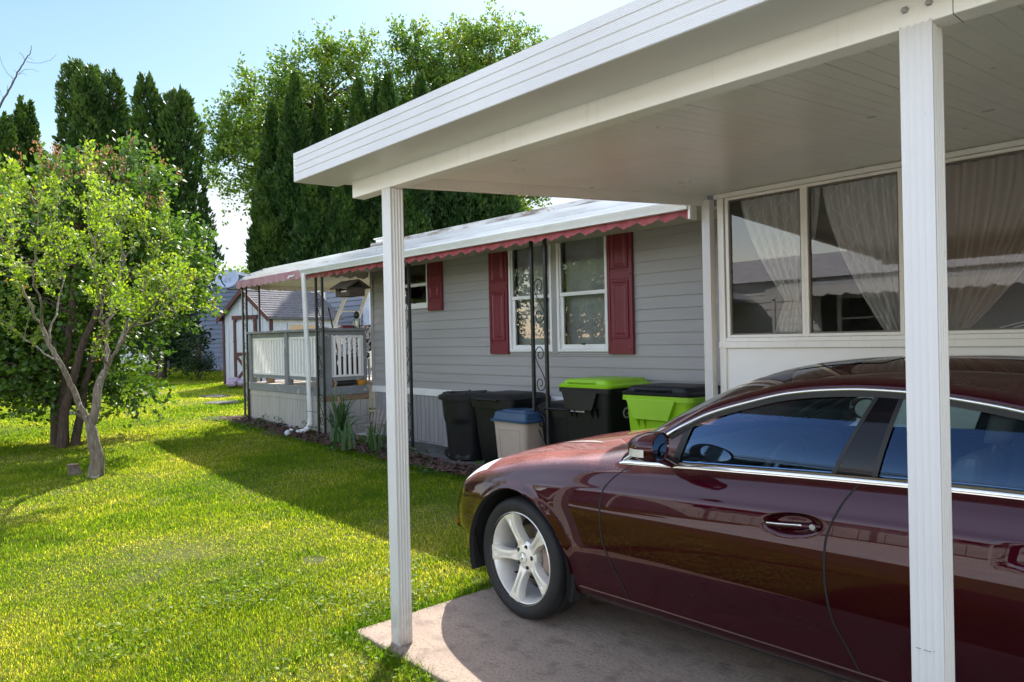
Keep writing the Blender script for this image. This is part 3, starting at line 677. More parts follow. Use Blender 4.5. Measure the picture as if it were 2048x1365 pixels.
def curtmat(name, c, alpha, pattern=True):
    m, nt, out = newmat(name); N = NT(nt)
    uv = N.n('ShaderNodeUVMap').outputs[0]
    tr_ = N.n('ShaderNodeBsdfTransparent'); d = N.n('ShaderNodeBsdfDiffuse'); t = N.n('ShaderNodeBsdfTranslucent'); d.inputs[0].default_value = rgba(c); t.inputs[0].default_value = rgba(c)
    m1 = N.n('ShaderNodeMixShader'); m1.inputs[0].default_value = .35; N.l(d.outputs[0], m1.inputs[1]); N.l(t.outputs[0], m1.inputs[2])
    m2 = N.n('ShaderNodeMixShader'); m2.inputs[0].default_value = alpha
    N.l(tr_.outputs[0], m2.inputs[1]); N.l(m1.outputs[0], m2.inputs[2])
    if pattern:
        s = N.n('ShaderNodeSeparateXYZ'); N.l(uv, s.inputs[0])
        def math_(op, a, b=None):
            q = N.n('ShaderNodeMath', operation=op)
            for i, v in enumerate((a, b)):
                if v is None: continue
                if hasattr(v, 'node'): N.l(v, q.inputs[i])
                else: q.inputs[i].default_value = v
            return q.outputs[0]
        cu = math_('MULTIPLY', math_('COSINE', math_('MULTIPLY', s.outputs[1], 2*math.pi*4.5)), .17)
        def line(sg):
            a = math_('ADD', math_('MULTIPLY', s.outputs[0], 5.0), math_('MULTIPLY', cu, sg)); fr_ = math_('FRACT', math_('ADD', a, .5 if sg > 0 else 0.0))
            return math_('LESS_THAN', math_('ABSOLUTE', math_('SUBTRACT', fr_, .5)), .055)
        ln = math_('MAXIMUM', line(1), line(-1))
        al = math_('ADD', math_('MULTIPLY', ln, .26), alpha); al2 = math_('MINIMUM', al, .97); N.l(al2, m2.inputs[0])
    N.l(m2.outputs[0], out.inputs[0]); return m
CU = curtmat('sheer_trellis_curtain', (.95, .94, .90), .84); CU2 = curtmat('plain_curtain', (.72, .60, .48), .85, False)
def curtain(xa, xb, xt, ztie, label, m_, y=SY+.10, ztop=2.64, zbot=1.44, folds=9, amp=.022, group=None):
    """panel hung across xa..xb at the rod and gathered to xt at ztie"""
    nu, nv = 90, 44; V, UVs = [], []
    for j in range(nv):
        z = ztop+(zbot-ztop)*j/(nv-1)
        if z > ztie: t = (ztop-z)/(ztop-ztie); k = t**1.6
        else: t = (ztie-z)/max(1e-3, ztie-zbot); k = 1-.32*min(1, t)**.8
        for i in range(nu):
            u = i/(nu-1); xs = xa+(xb-xa)*u; w = .07*(1 if ztie > zbot else 1)
            xg = xt+(u-.5)*w*2; x_ = xs*(1-k)+xg*k
            if ztie <= zbot+.001: x_ = xs*(1-k)+xg*k
            a = amp*(1-.45*k)
            yy = y+a*math.sin(2*math.pi*folds*u+.6*math.sin(3*u+j*.05))+.008*math.sin(13*u+2*j/nv)+.05*k*math.sin(math.pi*u)
            V.append((x_, yy, z)); UVs.append((u, j/(nv-1)))
    F = [(j*nu+i, j*nu+i+1, (j+1)*nu+i+1, (j+1)*nu+i) for j in range(nv-1) for i in range(nu-1)]
    o = npmesh('curtain', V, F, m_, smooth=True, uv=np.array(UVs)); tag(o, label, 'curtain', group); return o
cg = 'curtains hung inside the sunroom windows'
curtain(-3.30, -2.62, -2.86, 1.78, 'sheer trellis curtain tied near its foot in the leftmost sunroom window', CU, group=cg, folds=8)
curtain(-2.60, -1.84, -2.05, 1.44, 'wide sheer trellis curtain swept to the right beside the near white post', CU, group=cg, folds=9)
curtain(-1.80, -.95, -1.72, 1.48, 'tan curtain drawn to the left in the window right of the near white post', CU2, group=cg, folds=8, amp=.03)
# thin white wire arcs inside on the sill
hg = MB(); P_ = [(-1.45+.45*t, SY+.13+.02*math.sin(5*t), 1.52+.045*math.sin(math.pi*t)) for t in np.linspace(0, 1, 14)]; hg.tube(P_, .004, 5); hg.tube([(p[0]+.03, p[1]+.03, p[2]-.012) for p in P_], .004, 5)
tag(hg.build('wire_arcs', M['white'], smooth=60), 'thin white wire arcs on the sill inside the window right of the near post', 'wire')

# ------------------------------------------------------------------ carport
cp = thing('carport', 'white aluminium carport roof on fluted posts over the car', 'carport', (-1, 2.0, 0))
CX0, CX1 = -3.60, 6.6
def zc(y): return 2.440+.0775*(y-2.05)
# fluted 3 inch posts
def fluted(x0, y0, z0, z1, s=.0762):
    def side(d, n=4):
        pts = [(0, 0)]
        for k in range(n):
            a = (k+.13)/n*1.0; b = (k+.87)/n
            a, b = .06+.88*k/n+.012, .06+.88*(k+1)/n-.012
            pts += [(a, 0), (a+.05, d/s), (b-.05, d/s), (b, 0)]
        return pts
    prof = []
    for (ox, oy, ux, uy, nx, ny) in ((0, 0, 1, 0, 0, 1), (1, 0, 0, 1, -1, 0), (1, 1, -1, 0, 0, -1), (0, 1, 0, -1, 1, 0)):
        for (a, d) in side(.0008 if ux else .0026): prof.append((x0+s*(ox+ux*a+nx*d), y0+s*(oy+uy*a+ny*d), z0))
    m_ = MB(); m_.prism(prof, (0, 0, z1-z0)); return m_
BY = 2.003
for (x0, y0, z1) in ((-3.182, BY, 2.283), (-.7235, BY, 2.291), (1.74, BY, 2.30), (4.2, BY, 2.30), (-3.566, 5.418, 2.66)):
    o = fluted(x0, y0, -.05, z1).build('post', M['alu_post'], cp)
M['zinc'] = mat('bolt_zinc', (.45, .45, .44), scale=20, rough=.4, metal=.7)
sc_ = MB()
for (xa, xb, z) in ((-.712, -.700, .7105), (-.694, -.677, .7095), (-.672, -.669, .712)): sc_.box((xa, BY-.0006, z), (xb, BY+.001, z+.0016))
sc_.build('scratch', mat('scratch_grey', (.25, .22, .19), rough=.7), [o_ for o_ in cp.children if o_.name.startswith('post')][1])
bmm = MB(); bmm.box((-3.472, BY, 2.285), (CX1-.05, BY+.076, 2.428)); beam = bmm.build('beam', M['alu'], cp, bevel=.004)
for xx in (-.708, -.652, 1.76, 1.82): 
    zz = 2.330
    bl = MB(); bl.lathe([(.0005, BY-.010), (.006, BY-.0095), (.009, BY-.006), (.0095, BY-.0005)], (xx, 0, zz), 'y', 6); bl.build('bolt', M['zinc'], beam)
gs = MB(); gs.box((-3.47, BY-.0012, 2.4225), (CX1-.06, BY+.01, 2.4290)); gs.build('beam_seam', M['dark'], beam)
jm = MB(); jm.box((-.6005, BY-.0006, 2.2845), (-.5990, BY+.0766, 2.4285)); jm.build('beam_joint', M['dark'], beam)
# front fascia: formed strip with raised beads and a returned bottom flange
def fasciamat():
    m, nt, out = newmat('ribbed_fascia'); N = NT(nt)
    s = N.n('ShaderNodeSeparateXYZ'); N.l(objcoord(N), s.inputs[0])
    w = N.n('ShaderNodeMath', operation='MULTIPLY'); N.l(s.outputs[2], w.inputs[0]); w.inputs[1].default_value = 2*math.pi/.0058
    sn = N.n('ShaderNodeMath', operation='SINE'); N.l(w.outputs[0], sn.inputs[0])
    p = N.n('ShaderNodeBsdfPrincipled'); p.inputs['Roughness'].default_value = .38
    N.l(ramp(N, noise(N, 2, 4), [(.35, (.58, .575, .57)), (.65, (.63, .625, .62))]), p.inputs['Base Color'])
    N.l(bump(N, sn.outputs[0], .35, .0012), p.inputs['Normal']); N.l(p.outputs[0], out.inputs[0]); return m
FM = fasciamat()
fp = [(1.735, 2.508)]
for zz in (2.472, 2.436, 2.400): fp += [(1.735, zz+.0045), (1.739, zz+.002), (1.739, zz-.002), (1.735, zz-.0045)]
fp += [(1.735, 2.362), (1.738, 2.359), (1.99, 2.366), (1.99, 2.371), (1.745, 2.366), (1.745, 2.508)]
fa = MB(); fa.prism([(CX0, y, z) for (y, z) in fp], (CX1-CX0, 0, 0)); fa.build('fascia', FM, cp)
# end trims: channel along the sloping roof end
for (xx, s) in ((CX0, 1), (CX1, -1)):
    e = MB()
    for (a, b, c) in ((-.010, .085, .004), ):
        e.add([(xx, 1.736, 2.363), (xx, 5.50, zc(5.5)-.082), (xx, 5.50, zc(5.5)+.075), (xx, 1.736, 2.507),
               (xx+s*.045, 1.746, 2.367), (xx+s*.045, 5.49, zc(5.5)-.080), (xx+s*.045, 5.49, zc(5.5)+.0), (xx+s*.045, 1.746, zc(1.746)-.0)],
              [(0, 1, 2, 3), (4, 7, 6, 5), (0, 4, 5, 1), (0, 3, 7, 4), (1, 5, 6, 2)])
    e.build('end_trim', M['alu'], cp)
# ceiling of narrow interlocking pans running from beam to house, real v-grooves
ceil = MB(); pitch = .0735; xs, zs = [], []
x = CX0+.046; k = 0
while x < CX1-.05:
    gdeep = .006 if k % 4 == 0 else .0022; wv = .006 if k % 4 == 0 else .005
    xs += [x, x+wv*.5, x+wv, x+pitch*.5, x+pitch*.5+.001]; zs += [0, gdeep, 0, -.0008, -.0008]; x += pitch; k += 1
    xs = xs[:-1]; zs = zs[:-1]
rows = []
for y in (1.75, 2.9, 4.1, 5.515): rows.append([(a, y, zc(y)+b) for a, b in zip(xs, zs)])
ceil.grid(np.array(rows), flip=True)
CM = mat('carport_ceiling', (.84, .86, .80), (.79, .805, .75), scale=1.5, rough=.30, spec=.55)
ceil.build('ceiling', CM, cp, recalc=False)
tp = MB(); tp.add([(CX0+.002, 1.747, 2.505), (CX1-.002, 1.747, 2.505), (CX1-.002, 5.9, zc(5.9)+.07), (CX0+.002, 5.9, zc(5.9)+.07)], [(0, 1, 2, 3)]); tp.build('roof_sheet', M['alu'], cp)
# ------------------------------------------------------------------ bins by the wall
M['blackplastic'] = mat('black_bin_plastic', (.0065, .007, .0085), (.004, .0045, .0055), scale=4, rough=.46, spec=.35, bumpS=.15, bscale=90, speck=(11, .72, (.016, .016, .015)))
M['lime'] = mat('lime_bin_plastic', (.27, .53, .012), (.24, .48, .010), scale=3, rough=.38, bumpS=.08, bscale=90)
M['tote'] = mat('beige_tote_plastic', (.48, .385, .325), (.43, .345, .29), scale=3, rough=.45)
M['bluelid'] = mat('blue_lid_plastic', (.030, .075, .145), (.024, .060, .12), scale=3, rough=.4)
PZ = .026
def roundcan(cx, cy, h, rb, rt, label):
    t = thing('trash_can', label, 'trash can', (cx, cy, PZ), 'black trash cans on the paved strip')
    b = MB(); n = 40; rings = []
    for (z, f) in ((0, .94), (.015, 1.0), (.05, 1.0)): rings.append([(cx+rb*f*math.cos(2*math.pi*j/n), cy+rb*f*math.sin(2*math.pi*j/n), PZ+z) for j in range(n)])
    # body with vertical recessed hand channels
    for z in np.linspace(.06, h*.90, 22):
        r = rb+(rt-rb)*z/h; ring = []
        for j in range(n):
            a = 2*math.pi*j/n; ch = 0
            for ac in (-2.15, -1.0, 1.0, 2.4):
                d = abs((a-ac+math.pi) % (2*math.pi)-math.pi)
                if d < .36 and z < h*.60: ch = max(ch, min(1, (.36-d)/.09)*min(1, (h*.60-z)/.03))
            ring.append((cx+(r-.016*ch)*math.cos(a), cy+(r-.016*ch)*math.sin(a), PZ+z))
        rings.append(ring)
    b.loft(rings); b.build('body', M['blackplastic'], t, smooth=42)
    l = MB(); l.lathe([(rt*.99, h*.895), (rt*1.10, h*.90), (rt*1.11, h*.955), (rt*1.04, h*.965), (rt*.9, h*.985), (rt*.45, h*1.0), (.001, h*1.003)], (cx, cy, PZ), 'z', 40)
    for k in range(3):
        a = k*math.pi/3+.3; l.bar((cx-.75*rt*math.cos(a), cy-.75*rt*math.sin(a), PZ+h*.995), (cx+.75*rt*math.cos(a), cy+.75*rt*math.sin(a), PZ+h*.995), .03, .018)
    l.build('lid', M['blackplastic'], t, smooth=40)
    for s in (-1, 1):
        hd = MB(); hx = cx+s*rt*1.06
        hd.tube([(hx, cy-.085, PZ+h*.90), (hx+s*.055, cy-.085, PZ+h*.965), (hx+s*.06, cy, PZ+h*.975), (hx+s*.055, cy+.085, PZ+h*.965), (hx, cy+.085, PZ+h*.90)], .012, 8); hd.build('handle', M['blackplastic'], t, smooth=60)
    w = MB()
    for s in (-1, 1): w.lathe([(.001, -.02), (.055, -.02), (.06, -.012), (.06, .012), (.055, .02), (.001, .02)], (cx-rb*.85, cy+s*.16-.0, PZ+.06), 'y', 16)
    w.build('wheel', M['blackplastic'], t, smooth=40)
    return t
roundcan(-7.285, 5.80, .835, .275, .345, 'tall black trash can standing alone at the left end of the bins')
def boxcan(cx, cy, hx, hy, h, label, z0=PZ):
    t = thing('trash_can', label, 'trash can', (cx, cy, z0), 'black trash cans on the paved strip')
    b = MB(); b.loft([rrect(cx, cy, z0+z, hx*f, hy*f, .07*f+.01) for (z, f) in ((0, .72), (.02, .76), (h*.3, .84), (h*.6, .91), (h*.80, .96), (h*.801, 1.02), (h*.87, 1.03))]); b.build('body', M['blackplastic'], t, smooth=40)
    l = MB(); l.loft([rrect(cx, cy, z0+z, hx*f, hy*f, .08*f+.01) for (z, f) in ((h*.86, 1.06), (h*.93, 1.07), (h*.95, 1.0), (h*.985, .86), (h*1.0, .6))]); 
    l.bar((cx-hx*.9, cy-hy*.4, z0+h*.955), (cx+hx*.9, cy-hy*.4, z0+h*.965), .03, .03); l.build('lid', M['blackplastic'], t, smooth=40)
    hd = MB(); hd.tube([(cx-hx*.5, cy-hy*1.07, z0+h*.90), (cx-hx*.5, cy-hy*1.14, z0+h*.92), (cx+hx*.5, cy-hy*1.14, z0+h*.92), (cx+hx*.5, cy-hy*1.07, z0+h*.90)], .012, 8); hd.build('handle', M['blackplastic'], t, smooth=60)
boxcan(-6.52, 5.83, .36, .33, .86, 'boxy black trash can behind the beige tote')
boxcan(-5.50, 5.86, .33, .28, .80, 'black trash can mostly hidden behind the wrought iron post and the black cart')
# beige tote with blue lid
def tote():
    cx, cy, h = -6.02, 5.56, .60
    t = thing('storage_tote', 'beige plastic tote with a blue snap-on lid', 'tote', (cx, cy, PZ))
    b = MB(); b.loft([rrect(cx, cy, PZ+z, .27*f, .22*f, .05) for (z, f) in ((0, .83), (.02, .86), (h*.95, .99), (h*.951, 1.03), (h, 1.03))]); b.build('body', M['tote'], t, smooth=40)
    pn = MB()
    for (a, c) in ((-.17, -.16), (-.17, .15)): pass
    pn.bar((cx-.17, cy-.216, PZ+.50), (cx+.17, cy-.216, PZ+.50), .012, .012); pn.bar((cx-.17, cy-.214, PZ+.50), (cx-.15, cy-.196, PZ+.06), .012, .012); pn.bar((cx+.17, cy-.214, PZ+.50), (cx+.15, cy-.196, PZ+.06), .012, .012); pn.build('panel_rib', M['tote'], t, bevel=.003)
    l = MB(); l.loft([rrect(cx, cy, PZ+z, .27*f, .22*f, .05) for (z, f) in ((h*.965, 1.12), (h*1.0, 1.13), (h*1.012, 1.02), (h*1.13, .95), (h*1.145, .90), (h*1.146, .72), (h*1.17, .70), (h*1.175, .5))]); l.build('lid', M['bluelid'], t, smooth=35)
tote()
def text_mesh(body, size, depth, font=None):
    c = bpy.data.curves.new('letters', 'FONT'); c.body = body; c.size = size; c.extrude = depth; c.align_x = 'LEFT'
    o = bpy.data.objects.new('letters', c); COL.objects.link(o)
    dg = bpy.context.evaluated_depsgraph_get(); me = bpy.data.meshes.new_from_object(o.evaluated_get(dg)); bpy.data.objects.remove(o); return me
def cart(cx, cy, hx, hy, h, body_m, lid_m, label, kind):
    t = thing('wheeled_cart', label, 'wheeled bin', (cx, cy, PZ), 'wheeled refuse carts beside the carport post')
    b = MB(); prof = ((.02, .80, .74), (.06, .83, .77), (h*.35, .88, .84), (h*.62, .93, .90), (h*.80, .96, .95), (h*.86, .975, .965), (h*.861, 1.06, 1.04), (h*.905, 1.06, 1.04))
    b.loft([rrect(cx, cy+(1-fy)*hy*.0, PZ+z, hx*fx, hy*fy, .06) for (z, fx, fy) in prof])
    bo = b.build('body', body_m, t, smooth=38)
    # moulded lift pocket apron with gussets at the front
    a = MB(); y0 = cy-hy
    zt, zb_ = PZ+h*.875, PZ+h*.70
    a.prism([(cx-hx*.86, y0*1+hy*.0-.022, zt), (cx+hx*.62, y0-.022, zt), (cx+hx*.42, y0-.030, zb_), (cx-hx*.62, y0-.030, zb_)], (0, .05, 0))
    for fx in (-.56, -.36, .30, .52): a.prism([(cx+hx*fx-.008, y0-.026, zb_+.03), (cx+hx*fx-.008, y0+.035, zb_-.09), (cx+hx*fx-.008, y0+.035, zb_+.03)], (.016, 0, 0))
    a.build('lift_apron', body_m, t, bevel=.004)
    l = MB(); L0 = h*.906
    l.loft([rrect(cx, cy+.01, PZ+z, hx*fx, hy*fy, .065) for (z, fx, fy) in ((L0, 1.07, 1.07), (L0+.022, 1.08, 1.08), (L0+.034, 1.04, 1.04), (L0+.040, .97, .98), (L0+.075, .90, .92), (L0+.082, .84, .88), (L0+.084, .5, .5))])
    lo = l.build('lid', lid_m, t, smooth=35)
    g_ = MB(); g_.tube([(cx-hx*.62, cy-hy*.94, PZ+L0+.052), (cx-hx*.60, cy-hy*1.0, PZ+L0+.056), (cx+hx*.42, cy-hy*1.0, PZ+L0+.056), (cx+hx*.45, cy-hy*.94, PZ+L0+.052)], .011, 8)
    for fx in (-.3, .1, .42): g_.box((cx+hx*fx-.006, cy-hy*1.0, PZ+L0+.036), (cx+hx*fx+.006, cy-hy*.93, PZ+L0+.060))
    g_.build('lid_grip', lid_m, lo, smooth=50)
    hd = MB(); hd.tube([(cx-hx*.8, cy+hy*1.02, PZ+h*.89), (cx-hx*.8, cy+hy*1.16, PZ+h*.93), (cx+hx*.8, cy+hy*1.16, PZ+h*.93), (cx+hx*.8, cy+hy*1.02, PZ+h*.89)], .015, 8); hd.build('handle', M['blackplastic'], t, smooth=60)
    for s in (-1, 1):
        w = MB(); w.lathe([(.001, -.028), (.10, -.028), (.125, -.02), (.125, .02), (.10, .028), (.001, .028)], (cx+s*hx*.92, cy+hy*.82, PZ+.125), 'x', 24); w.build('wheel', M['blackplastic'], t, smooth=40)
    return t, bo
A, Ab = cart(-5.02, 5.80, .33, .34, 1.085, M['blackplastic'], M['lime'], 'black wheeled cart with a lime green lid and white lettering', 'a')
lm = MB(); lm.box((-5.20, 5.80-.34*.965-.0065, PZ+.735), (-5.01, 5.80-.34*.965+.008, PZ+.772)); lab = lm.build('sticker', mat('pale_sticker', (.50, .53, .56), scale=9, rough=.5), A)
lt = MB(); x = -5.19; 
for k in range(12):
    w_ = .007+.005*((k*7) % 3)/2; lt.box((x, 5.80-.34*.965-.0075, PZ+.744), (x+w_, 5.80-.34*.965-.0064, PZ+.764)); x += w_+.004
lt.build('sticker_print', M['iron'], lab)
WL = mat('white_cart_lettering', (.50, .51, .52), scale=9, rough=.5)
def side_text(body, size, x, y, z, parent, name):
    me = text_mesh(body, size, .0015)
    me.transform(Matrix(((0, 0, 1, 0), (1, 0, 0, 0), (0, 1, 0, 0), (0, 0, 0, 1)))); me.transform(Matrix.Translation((x, y, z)))
    off = wloc(parent); me.transform(Matrix.Translation((-off[0], -off[1], -off[2])))
    o = link_mesh(name, me, WL, parent); return o
side_text('GFL', .155, -5.02+.33*.945, 5.70, .70, A, 'lettering')
B, Bb = cart(-4.07, 5.68, .37, .30, 1.045, M['lime'], M['blackplastic'], 'lime green wheeled cart with a black lid next to the white post', 'b')
side_text('A', .07, -4.07+.37*.935, 5.59, .855, B, 'lettering')

# ------------------------------------------------------------------ things on and around the porch
# hanging bird feeder
t = thing('bird_feeder', 'brown wooden house shaped bird feeder hanging from the awning', 'bird feeder', (-9.87, 5.62, 2.2))
M['oldwood'] = mat('dark_weathered_wood', (.10, .072, .05), (.05, .036, .026), scale=6, rough=.9, stretch=(2, 2, 8))
fx, fy = -9.87, 5.62
b = MB(); b.box((fx-.21, fy-.13, 2.205), (fx+.21, fy+.13, 2.225)); b.box((fx-.21, fy-.13, 2.225), (fx-.10, fy+.13, 2.33)); b.box((fx+.12, fy-.13, 2.225), (fx+.21, fy+.13, 2.33)); b.box((fx-.21, fy+.11, 2.225), (fx+.21, fy+.13, 2.33)); b.box((fx-.10, fy-.13, 2.225), (fx+.12, fy-.115, 2.265)); b.build('box', M['oldwood'], t, bevel=.004)
b = MB(); b.box((fx-.095, fy-.10, 2.268), (fx+.115, fy-.02, 2.295)); b.build('seed_tray', M['white'], t)
b = MB()
for s in (-1, 1): b.prism([(fx-.27, fy, 2.432), (fx-.27, fy+s*.19, 2.315), (fx-.27, fy+s*.20, 2.335), (fx-.27, fy, 2.452)], (.54, 0, 0))
b.build('roof', M['oldwood'], t, bevel=.003)
b = MB(); b.tube([(fx, fy, 2.44), (fx, fy, 2.63)], .003, 5); b.build('hanger', M['iron'], t)
# ladder leaning inside the porch
t = thing('ladder', 'white aluminium ladder leaning on the porch', 'ladder', (-12.6, 7.0, DZ))
LAD = mat('ladder_aluminium', (.92, .92, .95), (.86, .86, .89), rough=.35)
lp0, lp1 = np.array((-12.85, 6.75, DZ+.003)), np.array((-12.18, 7.15, 2.60)); sv = np.array((.16, .16, 0))
for s in (-1, 1):
    m_ = MB(); m_.bar(lp0+s*sv, lp1+s*sv*.85, .028, .065); m_.build('rail', LAD, t, bevel=.003)
for k in range(6):
    q = lp0+(lp1-lp0)*(k+.6)/6.4; m_ = MB(); m_.tube([q-sv, q+sv], .014, 8); m_.build('rung', LAD, t, smooth=60)
t = thing('broom', 'red and black broom handle leaning behind the porch rail', 'broom', (-11.45, 6.3, DZ))
m_ = MB(); m_.tube([(-11.42, 6.30, DZ+.15), (-11.62, 6.30, 1.60)], .014, 8); m_.build('handle', mat('red_handle', (.25, .02, .02), rough=.4), t, smooth=60)
m_ = MB(); m_.tube([(-11.62, 6.30, 1.602), (-11.83, 6.30, 2.13)], .015, 8); m_.build('grip', M['iron'], t, smooth=60)
m_ = MB(); m_.loft([[(-11.42+a*w, 6.30+b*.03, z) for (a, b) in ((-1, -1), (1, -1), (1, 1), (-1, 1))] for (z, w) in ((DZ+.005, .17), (DZ+.10, .14), (DZ+.15, .04))]); m_.build('bristles', mat('red_bristle', (.20, .025, .02), scale=30, rough=.9), t)
# glass jar with dark top on the rail
t = thing('lantern', 'clear glass lantern with a dark curled top on the porch rail', 'lantern', (-10.385, 6.02, 1.742))
m_ = MB(); m_.lathe([(.055, 0), (.058, .01), (.062, .09), (.05, .15), (.038, .17)], (-10.385, 6.02, 1.743), 'z', 20); m_.build('glass', glassmat('lantern_glass', (.75, .8, .78)), t, smooth=60)
m_ = MB(); m_.ell((-10.385, 6.02, 1.945), (.048, .048, .055)); m_.tube([(-10.43, 6.02, 1.93), (-10.43, 6.02, 1.99), (-10.385, 6.02, 2.015), (-10.34, 6.02, 1.99), (-10.34, 6.02, 1.93)], .008, 6); m_.build('cap', M['iron'], t, smooth=60)
m_ = MB(); m_.loft([rrect(-10.42, 5.86, z, .04*f, .10*f, .015) for (z, f) in ((1.743, 1), (1.775, 1), (1.785, .8))]); tag(m_.build('red_case', mat('dark_red_case', (.17, .02, .03), rough=.4), loc=(-10.42, 5.86, 1.743)), 'small dark red case lying on the porch rail', 'case')
m_ = MB(); m_.box((-10.62, 5.42, 1.7425), (-10.40, 5.55, 1.765)); tag(m_.build('white_cloth', M['white'], loc=(-10.5, 5.48, 1.742), bevel=.01), 'folded white cloth on the porch rail corner', 'cloth')
# things low on the deck edge
t = thing('power_tool', 'dark cordless tool lying on the porch edge under the rail', 'tool', (-10.45, 5.8, DZ))
m_ = MB(); m_.tube([(-10.47, 5.62, DZ+.045), (-10.45, 5.70, DZ+.05), (-10.45, 5.98, DZ+.052), (-10.45, 6.02, DZ+.045)], [.03, .042, .042, .03], 12); m_.build('body', M['iron'], t, smooth=60)
m_ = MB(); m_.tube([(-10.46, 5.585, DZ+.045), (-10.47, 5.619, DZ+.045)], .028, 12); m_.build('nose', mat('grey_tool', (.32, .33, .36), rough=.4), t, smooth=60)
m_ = MB(); m_.lathe([(.001, 0), (.062, .003), (.085, .05), (.088, .085), (.082, .085), (.075, .05), (.001, .02)], (-10.46, 6.13, DZ+.003), 'z', 24); tag(m_.build('bowl', mat('orange_bowl', (.55, .24, .03), rough=.4), loc=(-10.46, 6.13, DZ), smooth=60), 'orange yellow bowl on the porch edge', 'bowl')
m_ = MB(); m_.lathe([(.001, 0), (.07, .002), (.10, .15), (.108, .15), (.108, .18), (.095, .18), (.09, .16), (.001, .15)], (-12.72, 5.60, DZ+.003), 'z', 20); tag(m_.build('clay_pot', mat('clay_pot', (.40, .28, .19), (.30, .2, .14), rough=.85), loc=(-12.72, 5.6, DZ), smooth=40), 'tan clay pot under the left porch rail', 'pot')
# patio chair with patterned cushion behind the front rail
t = thing('patio_chair', 'white patio chair with a pink patterned cushion behind the porch rail', 'chair', (-11.25, 6.3, DZ))
def cushmat():
    m, nt, out = newmat('patterned_cushion'); N = NT(nt); v = N.n('ShaderNodeTexVoronoi'); v.inputs['Scale'].default_value = 14; N.l(objcoord(N), v.inputs['Vector'])
    p = N.n('ShaderNodeBsdfPrincipled'); p.inputs['Roughness'].default_value = .9
    N.l(ramp(N, v.outputs['Distance'], [(.18, (.55, .12, .20)), (.34, (.70, .66, .64)), (.52, (.68, .62, .60)), (.62, (.06, .05, .06))]), p.inputs['Base Color']); N.l(p.outputs[0], out.inputs[0]); return m
cm_ = cushmat()
m_ = MB(); m_.box((-11.95, 6.05, DZ+.42), (-10.95, 6.6, DZ+.52)); m_.build('seat_cushion', cm_, t, bevel=.03)
m_ = MB(); m_.prism([(-11.95, 6.55, DZ+.52), (-10.95, 6.55, DZ+.52), (-10.95, 6.70, DZ+.98), (-11.95, 6.70, DZ+.98)], (0, .09, .02)); m_.build('back_cushion', cm_, t, bevel=.03)
for (xx, yy) in ((-11.93, 6.08), (-10.97, 6.08), (-11.93, 6.58), (-10.97, 6.58)):
    m_ = MB(); m_.tube([(xx, yy, DZ+.003), (xx, yy, DZ+.415)], .018, 8); m_.build('leg', M['white'], t, smooth=60)
for xx in (-11.98, -10.92):
    m_ = MB(); m_.tube([(xx, 6.05, DZ+.40), (xx, 6.05, DZ+.64), (xx, 6.55, DZ+.66)], .016, 8); m_.build('armrest', M['white'], t, smooth=60)
# dark crate and a small figure behind the side rail
m_ = MB(); m_.loft([rrect(-10.78, 6.15, DZ+.003+z, .15*f, .14*f, .03) for (z, f) in ((0, .9), (.4, 1), (.46, 1.05))]); tag(m_.build('brown_planter', mat('brown_planter', (.085, .04, .028), rough=.7), loc=(-10.78, 6.15, DZ), smooth=40), 'dark brown tub behind the porch side rail', 'tub')
t = thing('garden_figure', 'small dark and cream standing figure behind the porch side rail', 'figurine', (-10.86, 5.86, DZ))
m_ = MB(); m_.lathe([(.07, 0), (.085, .05), (.08, .2), (.06, .32), (.05, .36), (.065, .42), (.06, .48), (.001, .52)], (-10.86, 5.86, DZ+.003), 'z', 18); m_.build('body', mat('dark_figure', (.05, .04, .035), rough=.7), t, smooth=60)
m_ = MB(); m_.ell((-10.82, 5.815, DZ+.17), (.045, .03, .11)); m_.ell((-10.83, 5.80, DZ+.43), (.022, .02, .03)); m_.build('bib', mat('cream_figure', (.55, .47, .36), rough=.7), t, smooth=60)
# satellite dish on the awning corner
t = thing('satellite_dish', 'grey satellite dish mounted by the far end of the awning', 'satellite dish', (-13.9, 5.36, 2.6))
dm = mat('dish_paint', (.40, .45, .53), (.36, .41, .49), rough=.4)
dn = np.array((.62, -.45, .64)); dn /= np.linalg.norm(dn); du = np.cross(dn, (0, 0, 1.)); du /= np.linalg.norm(du); dv = np.cross(du, dn); dc = np.array((-13.98, 5.34, 2.775))
rings = []
for (r, o_) in ((.001, -.05), (.08, -.045), (.16, -.022), (.225, .0), (.232, .002), (.225, -.012), (.16, -.034), (.08, -.057), (.001, -.062)): rings.append([tuple(dc+du*r*math.cos(a)*.92+dv*r*math.sin(a)*1.05+dn*o_) for a in np.linspace(0, 2*math.pi, 29)[:-1]])
m_ = MB(); m_.loft(rings, cap=False); di = m_.build('reflector', dm, t, smooth=60)
m_ = MB()
for (a, b_) in ((-.03, .03), (.04, .05), (-.05, -.03), (.02, -.04), (.06, -.01)):
    q = dc+du*a+dv*b_-dn*.046; m_.tube([q+du*.018*math.cos(s)+dv*.022*math.sin(s) for s in np.linspace(.4, 5.6, 8)], .003, 4)
m_.build('dish_mark', M['iron'], di)
m_ = MB(); m_.tube([tuple(dc-dn*.06), tuple(dc-dn*.12+np.array((0, 0, -.12))), (-13.70, 5.45, 2.56), (-13.50, 5.50, 2.60)], .022, 8); q0 = dc-dv*.2; q1 = dc-dv*.30+dn*.34; m_.tube([q0, (q0+q1)/2-dv*.03, q1], .012, 6); m_.ell(tuple(q1), (.035, .035, .045)); m_.build('mount_arm', M['iron'], t, smooth=60)
